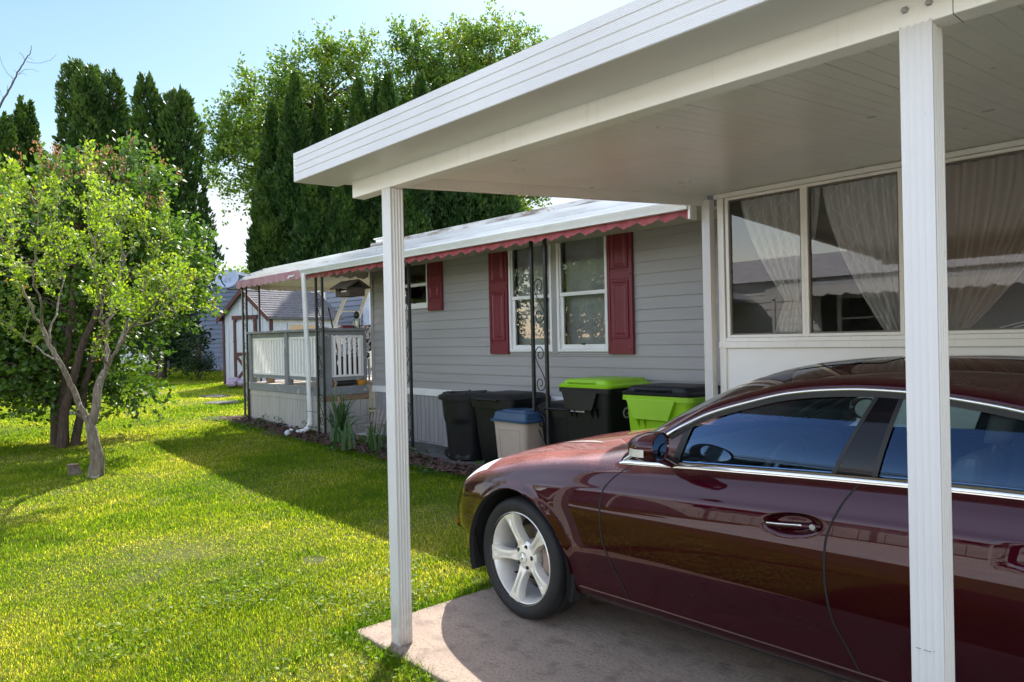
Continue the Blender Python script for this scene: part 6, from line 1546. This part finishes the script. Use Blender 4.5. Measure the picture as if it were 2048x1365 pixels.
def hz(py, px, D): return CAM_H+D*((682.5-py)/FPX*math.cos(ROLL)-(px-1024)/FPX*math.sin(ROLL)+PITCH)
# (picture column, depth, row of the top, radius, tops, openness, label)
AV = [(42, 33, 212, 1.35, 2, .55, 'arborvitae showing over the lilac at the far left'),
      (176, 33, 133, 1.5, 2, .5, 'tallest arborvitae of the open group behind the lilac'),
      (226, 34, 150, 1.4, 3, .55, 'double topped arborvitae in the middle of the open group behind the lilac'),
      (322, 32, 178, 1.2, 2, .65, 'thin see through arborvitae left of its rounder neighbour'),
      (358, 32.5, 205, 1.65, 2, .5, 'rounder arborvitae above the blue barn'),
      (556, 34, 222, .95, 1, 0, 'slim arborvitae at the left edge of the dense row behind the awning'),
      (601, 33, 163, 1.15, 1, 0, 'tallest dense arborvitae just left of the carport roof corner'),
      (650, 33.5, 208, .85, 1, 0, 'narrow pointed arborvitae left of the carport corner gap'),
      (686, 34, 236, .8, 1, 0, 'low bright tipped arborvitae between two taller ones'),
      (729, 32, 176, 1.15, 1, 0, 'broad dark arborvitae rising over the carport fascia'),
      (787, 32, 166, 1.0, 1, 0, 'pointed arborvitae against the maple over the fascia'),
      (768, 34, 182, .9, 1, 0, 'arborvitae half merged with its pointed right neighbour'),
      (852, 32, 168, .9, 1, 0, 'arborvitae tip poking above the carport roof edge'),
      (884, 32.5, 178, 1.0, 1, 0, 'last arborvitae seen over the carport roof edge'),
      (930, 32, 190, 1.5, 1, 0, 'dark arborvitae filling the gap above the awning roof'),
      (990, 32.5, 200, 1.5, 1, 0, 'arborvitae behind the awning roof near its middle'),
      (640, 32, 330, 1.4, 1, 0, 'short dense arborvitae low behind the left part of the awning'),
      (700, 31.5, 340, 1.3, 1, 0, 'short arborvitae low behind the left carport post'),
      (820, 31, 300, 1.6, 1, 0, 'dense short arborvitae right of the left carport post'),
      (556, 33, 360, 1.2, 1, .2, 'short ragged arborvitae at the foot of the slim one')]
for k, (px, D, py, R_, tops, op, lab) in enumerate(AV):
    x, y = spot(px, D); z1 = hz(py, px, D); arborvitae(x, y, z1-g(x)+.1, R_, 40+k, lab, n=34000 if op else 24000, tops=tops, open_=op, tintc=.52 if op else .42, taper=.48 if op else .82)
# maples far behind
MP = leafmat('maple_leaf', [(0, (.030, .080, .014)), (.45, (.085, .165, .018)), (1, (.26, .31, .035))], trans=.42, gloss=.10, hue_noise=.18)
def maple(px, D, lobes, label, seed, nc, name='maple_tree', leafL=.21, shoot=1.7, per=24, sh=7):
    x, y = spot(px, D); crown_tree(name, label, 'tree', x, y, [lob(*l) for l in lobes], nc, sh, leafL, seed, MP, BARKD, [(0, 0, 12, .45, .5, .5), (.3, .2, 13, .3, 3.5, 1), (-.3, 0, 12, .3, -4, 1), (0, .3, 15, .3, 1, -1)], 'broad leaved trees behind the arborvitae', shoot_len=shoot, per_shoot=per, updir=.55, branch_r=.06, shell=.6)
D = 46; mm = D/FPX
def L_(px, py, px0, rx, rz, dd=0): return ((px-px0)*mm, dd, hz(py, px, D)-.9, rx*mm, rx*mm, rz*mm)
maple(640, D, [L_(560, 240, 640, 85, 85), L_(500, 320, 640, 70, 70), L_(660, 190, 640, 95, 90), L_(600, 330, 640, 120, 110), L_(735, 170, 640, 70, 75), L_(470, 260, 640, 35, 45), L_(700, 330, 640, 90, 120)], 'left broad maple with feathery outline over the arborvitae row', 71, 330)
maple(960, D+3, [L_(840, 100, 960, 60, 80), L_(920, 110, 960, 95, 95), L_(1010, 85, 960, 85, 85), L_(960, 200, 960, 130, 110), L_(1085, 110, 960, 55, 80), L_(870, 190, 960, 100, 90), L_(1130, 200, 960, 90, 120), L_(960, 330, 960, 150, 130)], 'right tall maple cut by the top of the picture and the carport roof', 72, 430)
# low trees along the horizon in the gap left of the awning
for k, (px, D2, py, rr, lab) in enumerate([(500, 62, 545, 62, 'pale green tree low on the horizon above the satellite dish'), (405, 48, 552, 34, 'bright green tree at the right edge of the lilac behind the barn'), (560, 70, 548, 60, 'distant green tree just left of the awning roof')]):
    x, y = spot(px, D2); m2_ = D2/FPX; crown_tree('far_tree', lab, 'tree', x, y, [lob(0, 0, max(1.5, hz(py+rr*.6, px, D2)-.9), rr*m2_, rr*m2_, rr*.62*m2_), lob(rr*m2_*.7, .5, max(1.2, hz(py+rr*.9, px, D2)-.9), rr*m2_*.8, rr*m2_, rr*.6*m2_)], 90, 6, .30, 80+k, MP, BARKD, [(0, 0, 2.0, .2, .2, .1)], 'low trees along the horizon', shoot_len=.9, per_shoot=11, tintc=.66, z_min=.2)
# hedge like trees closing the horizon at the left and the house row
for k, (px, D2, hgt, rr) in enumerate([(20, 44, 6.0, 4.0), (180, 46, 5.5, 4.0), (330, 50, 5.0, 4.0)]):
    x, y = spot(px, D2); crown_tree('far_tree', ['leafy far tree low behind the lilac stems', 'leafy far tree behind the small tree trunk', 'leafy far tree behind the dark cedar'][k], 'tree', x, y, [lob(0, 0, hgt*.55, rr, rr, hgt*.45), lob(2.6, .5, hgt*.45, rr*.8, rr, hgt*.4)], 110, 6, .34, 90+k, MP, BARKD, [(0, 0, hgt*.6, .25, .2, .1)], 'low trees along the horizon', shoot_len=1.1, per_shoot=11, tintc=.35, z_min=.2)
# dark cedar left of the barn
cx_, cy_ = spot(312, 23.7)
CED = leafmat('cedar_leaf', [(0, (.010, .026, .010)), (.6, (.022, .050, .014)), (1, (.05, .085, .02))], trans=.22, gloss=.05)
crown_tree('cedar_tree', 'dark ragged cedar with a leaning trunk beside the blue barn', 'tree', cx_, cy_, [lob(.1, 0, 1.9, .9, .9, 1.1), lob(.7, .1, 1.2, .7, .8, .75), lob(-.2, .1, 3.2, .9, .9, 1.3), lob(.8, .3, 3.0, .8, .8, 1.3), lob(.35, .2, 4.6, .7, .7, 1.0), lob(1.15, -.1, 1.0, .45, .5, .6)], 150, 6, .15, 52, CED, BARKD, [(-.25, 0, 3.6, .17, -.45, .1), (.25, .1, 3.4, .15, .5, .1)], shoot_len=.5, per_shoot=13, updir=.4, tintc=.35, z_min=.25, wmul=.5)
gx_, gy_ = spot(395, 22.5)
crown_tree('dark_shrub', 'small dark shrub at the foot of the blue barn wall', 'shrub', gx_, gy_, [lob(0, 0, .75, .35, .35, .75)], 26, 6, .12, 53, CED, BARKD, [(0, 0, .8, .03, .05, .05)], shoot_len=.35, per_shoot=10, updir=.9, tintc=.5, z_min=.05, wmul=.3)
# bare branch reaching in from a dead tree beyond the left edge
def bare():
    rng = random.Random(3); D = 11.0
    def W(px, py, dD=0):
        a = (px-1024)/FPX; x, y = azi(a, D+dD); return (x, y, hz(py, px, D+dD))
    bx_, by_ = spot(-230, D); t = thing('bare_tree', 'leafless grey branch reaching into the sky at the upper left', 'tree', (bx_, by_, g(bx_)-.05))
    m_ = MB(); limb(m_, [(bx_, by_, g(bx_)-.05), W(-225, 650), W(-215, 480), W(-200, 380)], .14, .08, 10, .01, rng)
    limb(m_, [W(-210, 420), W(-130, 330, .1), W(-60, 270, .1), W(0, 226), W(22, 196), W(38, 168), W(52, 140), W(66, 118), W(74, 108), W(77, 92)], .026, .004, 7, .004, rng)
    for pts, r in (([(42, 160), (28, 148), (18, 130), (12, 108), (11, 86)], .005), ([(66, 124), (80, 127), (95, 127), (115, 121), (127, 110)], .005), ([(64, 122), (58, 110), (52, 106)], .005), ([(49, 150), (62, 140), (78, 139), (90, 145)], .005), ([(49, 150), (60, 147), (68, 153)], .004), ([(26, 190), (27, 176), (28, 172)], .005), ([(20, 200), (14, 190), (13, 180)], .004), ([(70, 116), (76, 118), (80, 122)], .004), ([(0, 242), (6, 238), (12, 236)], .006), ([(48, 150), (44, 142), (40, 140)], .004), ([(34, 172), (38, 160), (36, 152)], .003)):
        m_.tube([W(*p) for p in pts], [r*.7*(1-.55*i/len(pts)) for i in range(len(pts))], 5)
    m_.build('trunk', mat('grey_dead_bark', (.09, .085, .10), (.05, .048, .055), scale=8, rough=.9), t, smooth=70)
bare()
# ------------------------------------------------------------------ red trimmed shed, rotated to the view
def frame_from(px, D, e1a, e1d):
    """local frame: origin at surveyed ground point, e1 along the gable front (right), e2 back along the side wall"""
    x, y = spot(px, D); n = math.hypot(e1a, e1d); e1 = (RT*e1a+FW*e1d)/n; e2 = np.array([-e1[1], e1[0], 0.0]); return np.array([x, y, g(x)+.03]), e1, e2
class LF:
    def __init__(s, o, e1, e2): s.o, s.e1, s.e2 = o, e1, e2
    def __call__(s, a, b, z): return tuple(s.o+s.e1*a+s.e2*b+np.array([0, 0, z]))
    def box(s, mb, a, b, mi=0):
        (a0, b0, z0), (a1, b1, z1) = a, b
        mb.add([s(a0, b0, z0), s(a1, b0, z0), s(a1, b1, z0), s(a0, b1, z0), s(a0, b0, z1), s(a1, b0, z1), s(a1, b1, z1), s(a0, b1, z1)], [(0, 3, 2, 1), (4, 5, 6, 7), (0, 1, 5, 4), (1, 2, 6, 5), (2, 3, 7, 6), (3, 0, 4, 7)], mi)
    def lap(s, mb, a0, a1, z0, z1, b=0.0, exp=.12, prof=None):
        z = z0
        while z < z1-1e-6:
            zz = min(z+exp, z1); l0, r0 = (prof(z) if prof else (a0, a1)); l1, r1 = (prof(zz) if prof else (a0, a1))
            mb.add([s(l0, b-.035, z), s(r0, b-.035, z), s(r1, b-.002, zz), s(l1, b-.002, zz), s(l0, b, z), s(r0, b, z)], [(0, 1, 2, 3), (4, 5, 1, 0)]); z = zz
WS = mat('peeling_white_boards', (.47, .49, .53), (.40, .42, .46), scale=3, rough=.75, speck=(7, .70, (.30, .27, .25)), stretch=(3, 3, 1))
RS = mat('dark_red_trim', (.070, .011, .010), (.045, .008, .008), scale=6, rough=.7)
SH = mat('grey_brown_shingles', (.115, .112, .122), (.07, .068, .075), scale=10, rough=.9, bumpS=.6, bscale=30, bdist=.02)
o, e1, e2 = frame_from(449, 20.9, .86, -.50); S = LF(o, e1, e2)
shed = thing('garden_shed', 'white garden shed with dark red door trim and shingle roof', 'shed', tuple(o))
Wd, Ln, He, Hp = 1.78, 2.7, 1.92, 2.62
w = MB(); w.add([S(0, 0, 0), S(Wd, 0, 0), S(Wd, 0, He), S(Wd/2, 0, Hp), S(0, 0, He)], [(0, 1, 2, 3, 4)]); w.add([S(0, Ln, 0), S(Wd, Ln, 0), S(Wd, Ln, He), S(Wd/2, Ln, Hp), S(0, Ln, He)], [(4, 3, 2, 1, 0)])
w.add([S(Wd, 0, 0), S(Wd, Ln, 0), S(Wd, Ln, He), S(Wd, 0, He)], [(0, 1, 2, 3)]); w.add([S(0, 0, 0), S(0, Ln, 0), S(0, Ln, He), S(0, 0, He)], [(3, 2, 1, 0)])
for k in range(1, 9):
    a = Wd*k/9; S.box(w, (a-.006, -.012, .02), (a+.006, -.0005, He+min(a, Wd-a)*.78))
w.build('wall', WS, shed)
tr_ = MB()
for (a0, a1, z0, z1) in ((-.02, .05, 0, He), ): S.box(tr_, (a0-.02, -.03, z0), (a1-.02, .03, z1))
S.box(tr_, (Wd-.02, .06, 0), (Wd+.03, .16, He)); S.box(tr_, (Wd-.02, .03, He-.08), (Wd+.05, Ln, He)); tr_.build('corner_trim', RS, shed)
rf = MB(); ov = .16
for s_ in (0, 1):
    A0 = Wd/2; A1 = -ov if s_ == 0 else Wd+ov; zE = Hp-(Wd/2+ov)*(Hp-He)/(Wd/2)
    rf.add([S(A0, -.12, Hp+.06), S(A1, -.12, zE+.06), S(A1, Ln+.1, zE+.06), S(A0, Ln+.1, Hp+.06), S(A0, -.12, Hp+.0), S(A1, -.12, zE), S(A1, Ln+.1, zE), S(A0, Ln+.1, Hp)], [(0, 1, 2, 3), (7, 6, 5, 4), (1, 5, 6, 2)])
    n_ = 12
    for k in range(n_):
        t0 = k/n_; a = A0+(A1-A0)*t0; z = Hp+.061+(zE-Hp)*t0; a2 = A0+(A1-A0)*(t0+1/n_); z2 = Hp+.061+(zE-Hp)*(t0+1/n_)
        rf.add([S(a, -.12, z), S(a, Ln+.1, z), S(a2, Ln+.1, z2+.016), S(a2, -.12, z2+.016), S(a2, Ln+.1, z2), S(a2, -.12, z2)], [(0, 1, 2, 3), (3, 2, 4, 5)])
rfo = rf.build('roof', SH, shed, recalc=False)
bb = MB()
for s_ in (0, 1):
    A1 = -ov if s_ == 0 else Wd+ov; zE = Hp-(Wd/2+ov)*(Hp-He)/(Wd/2)
    bb.add([S(Wd/2, -.145, Hp+.075), S(A1, -.145, zE+.075), S(A1, -.145, zE-.075), S(Wd/2, -.145, Hp-.075), S(Wd/2, -.122, Hp+.075), S(A1, -.122, zE+.075), S(A1, -.122, zE-.075), S(Wd/2, -.122, Hp-.075)], [(0, 1, 2, 3), (7, 6, 5, 4), (0, 4, 5, 1), (3, 2, 6, 7), (1, 5, 6, 2)])
bb.build('barge_board', RS, rfo)
d0, d1, dz = .44, 1.36, 1.82
dr = MB(); S.box(dr, (d0+.08, -.028, .04), (d1-.08, -.002, dz-.08)); do = dr.build('door', WS, shed)
dt = MB(); S.box(dt, (d0, -.05, .02), (d0+.10, -.012, dz)); S.box(dt, (d1-.10, -.05, .02), (d1, -.012, dz)); S.box(dt, (d0-.05, -.055, dz), (d1+.05, -.012, dz+.11)); S.box(dt, (d0+.101, -.046, .80), (d1-.101, -.029, .90)); S.box(dt, (d0+.101, -.046, .03), (d1-.101, -.029, .11))
for (p, q) in (((d0+.1, .12), (d1-.1, .79)), ((d0+.1, .79), (d1-.1, .12))):
    P0 = np.array(S(p[0], -.038, p[1])); P1 = np.array(S(q[0], -.038 if p[1] < .5 else -.044, q[1])); dt.bar(P0, P1, .018, .085, up=tuple(np.cross(P1-P0, e2)))
dt.build('door_trim', RS, do)
wn_ = MB(); wn_.add([S(Wd+.004, .75, 1.22), S(Wd+.004, 1.9, 1.22), S(Wd+.004, 1.9, 1.66), S(Wd+.004, .75, 1.66)], [(0, 1, 2, 3)])
for (b0, b1, z0, z1) in ((.70, .76, 1.18, 1.70), (1.88, 1.94, 1.18, 1.70), (.761, 1.879, 1.18, 1.23), (.761, 1.879, 1.65, 1.70)): S.box(wn_, (Wd-.005, b0, z0), (Wd+.03, b1, z1))
wfo = wn_.build('window', WS, shed); wp = MB(); wp.add([S(Wd+.010, .76, 1.23), S(Wd+.010, 1.88, 1.23), S(Wd+.010, 1.88, 1.65), S(Wd+.010, .76, 1.65)], [(0, 1, 2, 3)]); wp.build('pane', mat('dark_window_pane', (.015, .018, .024), rough=.08, spec=.8), wfo, recalc=False)
# bags / clutter by the shed door
cl = MB(); q = np.array(S(1.05, -.55, 0)); 
for (a, b, r) in ((0, 0, .20), (.24, .05, .15), (.08, -.16, .14)): cl.ell((q[0]+e1[0]*a+e2[0]*b, q[1]+e1[1]*a+e2[1]*b, q[2]+r*.55), (r, r, r*.7), n=12, m=8)
tag(cl.build('bag', mat('crumpled_bag', (.40, .36, .44), (.22, .12, .16), scale=11, rough=.6, bumpS=.8, bscale=16, bdist=.03), loc=tuple(q), smooth=180), 'crumpled pinkish grey bag on the grass before the shed door', 'bag')
# grey bin half hidden at the porch corner
bxx, byy = spot(502, 17.0)
gb = MB(); gb.loft([rrect(bxx, byy, g(bxx)+z, .17*f, .17*f, .04) for (z, f) in ((0.02, .8), (.95, 1.0), (.96, 1.06), (1.02, 1.06))]); tag(gb.build('grey_bin', mat('grey_green_bin', (.30, .31, .28), (.25, .26, .23), rough=.6), loc=(bxx, byy, g(bxx)), smooth=35), 'pale grey bin between the porch corner post and the shed door', 'bin')

# ------------------------------------------------------------------ blue gambrel barn
o, e1, e2 = frame_from(390, 27.9, .93, -.36); S = LF(o, e1, e2)
barn = thing('gambrel_barn', 'blue grey sided barn with gambrel gable and dark roof', 'barn', tuple(o))
BL = mat('blue_grey_siding', (.070, .105, .185), (.060, .090, .160), scale=2, rough=.5); CRS = mat('cream_siding', (.55, .50, .42), (.48, .44, .37), scale=2, rough=.5)
Wb, Lb_, z1, z2, z3 = 4.5, 5.0, 2.15, 3.08, 3.52; k1 = .48
def bprof(z):
    if z <= z1: return 0, Wb
    if z <= z2: t = (z-z1)/(z2-z1); return k1*t, Wb-k1*t
    t = (z-z2)/(z3-z2); return k1+(Wb/2-k1)*t, Wb-k1-(Wb/2-k1)*t
w = MB(); S.lap(w, 0, Wb, .12, z3-.01, 0, .17, bprof); w.add([S(Wb, 0, .12), S(Wb, Lb_, .12), S(Wb, Lb_, z1), S(Wb, 0, z1)], [(0, 1, 2, 3)]); w.add([S(*q) for q in ((0, Lb_, .12), (Wb, Lb_, .12), (Wb, Lb_, z1), (Wb-k1, Lb_, z2), (Wb/2, Lb_, z3), (k1, Lb_, z2), (0, Lb_, z1))], [tuple(range(7))]); w.build('gable_wall', BL, barn, recalc=False)
w = MB(); SL = LF(np.array(S(0, Lb_, 0)), -e2, e1); SL.lap(w, 0, Lb_, .12, z1, 0, .125); w.build('side_wall', CRS, barn, recalc=False)
rf = MB(); pr = [(-.10, z1-.08), (k1, z2+.03), (Wb/2, z3+.03), (Wb-k1, z2+.03), (Wb+.10, z1-.08)]
for (a, za), (b, zb_) in zip(pr[:-1], pr[1:]): rf.add([S(a, -.10, za), S(b, -.10, zb_), S(b, Lb_+.1, zb_), S(a, Lb_+.1, za), S(a, -.10, za-.05), S(b, -.10, zb_-.05), S(b, Lb_+.1, zb_-.05), S(a, Lb_+.1, za-.05)], [(0, 1, 2, 3), (7, 6, 5, 4), (0, 4, 5, 1)])
rfo = rf.build('roof', M['shingle_dark'], barn)
tt = MB()
for (a, za), (b, zb_) in zip(pr[:-1], pr[1:]): tt.add([S(a, -.13, za+.01), S(b, -.13, zb_+.01), S(b, -.13, zb_-.10), S(a, -.13, za-.10), S(a, -.102, za+.01), S(b, -.102, zb_+.01), S(b, -.102, zb_-.10), S(a, -.102, za-.10)], [(0, 1, 2, 3), (7, 6, 5, 4), (0, 4, 5, 1), (3, 2, 6, 7)])
S.box(tt, (-.03, -.035, .12), (.06, .06, z1)); tt.build('fascia_trim', mat('pale_blue_trim', (.45, .52, .62), rough=.5), barn)
bs = MB(); S.box(bs, (.1, .05, -.4), (Wb-.1, Lb_-.1, .115)); bs.build('base', M['dark'], barn)
# low white trailer skirting with wheels left of the barn
o, e1, e2 = frame_from(345, 27.5, 1, 0); S = LF(o, e1, e2)
tr = thing('utility_trailer', 'low dark trailer with a white edge under the cedar', 'trailer', tuple(o)); m_ = MB(); S.box(m_, (-.25, 0, .42), (.85, .9, .55)); m_.build('deck', M['white'], tr, bevel=.02)
m_ = MB(); S.box(m_, (-.15, .05, .22), (.75, .8, .415)); m_.build('frame', M['dark'], tr)
for a in (-.1, .25, .6):
    m_ = MB(); c = S(a, -.02, .20); m_.lathe([(.001, -.06), (.12, -.06), (.17, -.05), (.17, .05), (.001, .05)], c, 'y', 16); m_.build('wheel', M['tyre'], tr, smooth=40)
# gravel at the barn foot
gv_ = []; o, e1, e2 = frame_from(425, 26.9, .93, -.36); n = 420
a = RNG.uniform(-.6, .9, n); b = RNG.uniform(0, .55, n); P = o+e1*a[:, None]+e2*b[:, None]; P[:, 2] += RNG.uniform(.0, .10, n); V, F = leaf_quads(P, RNG.normal(size=(n, 3)), .11, .09, .5)
tag(npmesh('gravel', V, F, mat('pale_gravel', (.50, .50, .54), (.32, .32, .35), scale=20, rough=.9)), 'pale gravel heaped along the foot of the blue barn', 'gravel', kind='stuff')
# white fence beyond the lawn at the left
o, e1, e2 = frame_from(120, 32, 1, .06); S = LF(o, e1, e2)
fn = thing('white_fence', 'low white panel fence far across the lawn at the left', 'fence', tuple(o)); m_ = MB(); a = -4.5
FW_ = mat('fence_white', (.60, .63, .70), (.54, .57, .63), rough=.6)
while a < 6.2: S.box(m_, (a, 0, -.2), (a+.17, .03, .92)); a += .18
m_.build('panel', FW_, fn)
for a in np.arange(-4.5, 6.3, 1.8):
    m_ = MB(); S.box(m_, (a-.05, -.06, -.2), (a+.05, -.002, 1.02)); m_.build('post', FW_, fn)
# ------------------------------------------------------------------ neighbour's house behind the porch
nb = thing('neighbour_house', 'lavender grey sided house with a white framed window beyond the porch', 'house', (-24, 12, .4))
LV = mat('lavender_siding', (.18, .20, .255), (.155, .175, .225), scale=1.5, rough=.5)
NW = (-23.62, -22.66, 2.20, 3.31); nx0, nx1, nz0, nz1 = -29.6, -19.85, .3, 4.0
w = MB(); walls_with_holes(lambda a, b, c, d: siding(w, a, b, c, d, 12.0, exp=.17, zb=.3, depth=.034), nx0, nx1-.36, nz0, nz1, [NW]); w.add([(nx1, 12, nz0), (nx1, 14.4, nz0), (nx1, 14.4, nz1), (nx1, 12, nz1)], [(0, 1, 2, 3)]); w.add([(nx0, 12, nz0), (nx0, 14.4, nz0), (nx0, 14.4, nz1), (nx0, 12, nz1)], [(3, 2, 1, 0)]); w.add([(nx0, 14.4, nz0), (nx1, 14.4, nz0), (nx1, 14.4, nz1), (nx0, 14.4, nz1)], [(0, 1, 2, 3)]); w.build('wall', LV, nb, recalc=False)
m_ = MB(); m_.box((nx1-.36, 11.95, nz0), (nx1+.02, 12.05, nz1)); m_.build('corner_board', mat('pale_corner_board', (.62, .64, .72), rough=.5), nb, bevel=.005)
m_ = MB(); x0, x1, z0_, z1_ = NW; t_ = .07
m_.box((x0, 11.93, z0_), (x0+t_, 12.04, z1_)); m_.box((x1-t_, 11.93, z0_), (x1, 12.04, z1_)); m_.box((x0+t_, 11.93, z0_), (x1-t_, 12.04, z0_+t_)); m_.box((x0+t_, 11.93, z1_-t_), (x1-t_, 12.04, z1_)); m_.box((x0+t_, 11.95, 2.72), (x1-t_, 12.03, 2.80)); wo_ = m_.build('window', M['white'], nb, bevel=.005)
m_ = MB(); m_.add([(x0, 12.01, z0_), (x1, 12.01, z0_), (x1, 12.01, z1_), (x0, 12.01, z1_)], [(0, 1, 2, 3)]); m_.build('pane', mat('dark_pane', (.02, .025, .03), rough=.06, spec=.8), wo_, recalc=False)
m_ = MB(); m_.prism([(nx0-.2, 11.7, nz1), (nx0-.2, 13.2, nz1+.45), (nx0-.2, 14.7, nz1)], (nx1-nx0+.4, 0, 0)); m_.build('roof', M['shingle_dark'], nb)

# ------------------------------------------------------------------ the next lot behind the viewpoint (seen as reflections in glass and paint)
nl = thing('white_mobile_home', 'white mobile home with scalloped awning facing the carport, seen in reflections', 'house', (-4, -7.4, 0))
WV = mat('white_siding', (.66, .64, .62), (.60, .58, .56), scale=1.5, rough=.5); hy = -7.4
w = MB(); holes = [(-8.2, -7.0, 1.3, 2.4), (-3.6, -2.5, 1.3, 2.4), (2.0, 3.2, 1.3, 2.4)]
def sid_back(a, b, c, d):
    z = .75+math.floor((c-.75)/.2+1e-6)*.2
    while z < d-1e-6:
        lo, hi = max(z, c), min(z+.2, d); f = lambda q: hy+.018*(1-(q-z)/.2); w.add([(a, f(lo), lo), (b, f(lo), lo), (b, f(hi), hi), (a, f(hi), hi), (a, hy, lo), (b, hy, lo)], [(3, 2, 1, 0), (0, 1, 5, 4)]); z += .2
walls_with_holes(sid_back, -14, 9, .75, 2.9, holes)
w.box((-14, hy-4.2, .0), (9, hy-.08, 2.9)); w.build('wall', WV, nl, recalc=False)
m_ = MB(); x = -14.0
while x < 9: m_.box((x, hy-.05, -.03), (x+.36, hy+.012, .75)); x += .375
m_.build('skirting', mat('white_skirting', (.62, .60, .58), rough=.6), nl)
for (a, b, c, d) in holes:
    m_ = MB(); t_ = .06
    m_.box((a, hy-.03, c), (a+t_, hy+.05, d)); m_.box((b-t_, hy-.03, c), (b, hy+.05, d)); m_.box((a+t_, hy-.03, c), (b-t_, hy+.05, c+t_)); m_.box((a+t_, hy-.03, d-t_), (b-t_, hy+.05, d)); m_.box((a+t_, hy-.03, (c+d)/2-.02), (b-t_, hy+.05, (c+d)/2+.02)); f = m_.build('window', M['white'], nl)
    m_ = MB(); m_.add([(a, hy-.03, c), (b, hy-.03, c), (b, hy-.03, d), (a, hy-.03, d)], [(3, 2, 1, 0)]); m_.build('pane', mat('dark_pane', (.02, .025, .03), rough=.06, spec=.8), f, recalc=False)
    for xx in (a-.42, b+.04):
        m_ = MB(); m_.box((xx, hy+.02, c-.05), (xx+.38, hy+.05, d+.05)); 
        for k in range(14): m_.box((xx+.04, hy+.051, c+.0+k*.085), (xx+.34, hy+.062, c+.055+k*.085))
        m_.build('shutter', M['iron'], nl)
m_ = MB(); m_.prism([(-14.3, hy+.25, 2.9), (-14.3, hy-2.1, 3.75), (-14.3, hy-4.5, 2.9)], (23.6, 0, 0)); m_.build('roof', mat('pale_roof', (.55, .53, .52), (.42, .40, .40), scale=4, rough=.7), nl)
aw2 = pans(-9.5, 6.0, [(0, 0), (.3, .12), (.7, .2), (1.15, .28)]); aw2.v = [(x, hy+1.25-y, 2.55+z) for (x, y, z) in aw2.v]; aw2.build('awning_roof', M['roofmetal'], nl, recalc=False)
valance((6.0, hy+1.26), (-9.5, hy+1.26), 2.62, 2.40, .07, .42, .01, 'valance', WV, nl)
for x in np.arange(-9.3, 6.1, 3.05):
    m_ = MB(); m_.box((x-.03, hy+1.16, 0), (x+.03, hy+1.22, 2.56)); m_.build('post', WV, nl)
# gabled white carport of the next lot
gc = thing('gabled_carport', 'white gabled carport of the lot opposite, seen in the sunroom glass', 'carport', (-13, -5.4, 0))
m_ = MB(); m_.add([(-16.2, -5.3, 2.45), (-10.6, -5.3, 2.45), (-13.4, -5.3, 3.65)], [(0, 1, 2)]); m_.add([(-16.2, -5.4, 2.45), (-10.6, -5.4, 2.45), (-13.4, -5.4, 3.65)], [(2, 1, 0)]); m_.build('gable', WV, gc, recalc=False)
m_ = MB()
for s_ in (-1, 1): m_.add([(-13.4, -5.2, 3.70), (-13.4+s_*3.0, -5.2, 2.42), (-13.4+s_*3.0, -7.3, 2.42), (-13.4, -7.3, 3.70), (-13.4, -5.2, 3.62), (-13.4+s_*3.0, -5.2, 2.34), (-13.4+s_*3.0, -7.3, 2.34), (-13.4, -7.3, 3.62)], [(0, 1, 2, 3), (7, 6, 5, 4), (0, 4, 5, 1)])
m_.build('roof', M['roofmetal'], gc)
for x in (-16.0, -10.8):
    m_ = MB(); m_.box((x-.05, -5.4, 0), (x+.05, -5.3, 2.44)); m_.build('post', WV, gc)
# leafy tree on the next lot, mirrored in the house windows
crown_tree('yard_tree', 'leafy yard tree behind the viewpoint, mirrored in the house windows', 'tree', -15.5, -4.0, [(0, 0, 2.6, 1.8, 1.8, 1.5), (.9, -.4, 3.2, 1.3, 1.3, 1.1)], 120, 6, .13, 61, LIL, BARKD, [(0, 0, 2.4, .12, .2, .2), (.1, 0, 2.2, .08, -.5, .3)], shoot_len=.6, per_shoot=10, updir=.6)
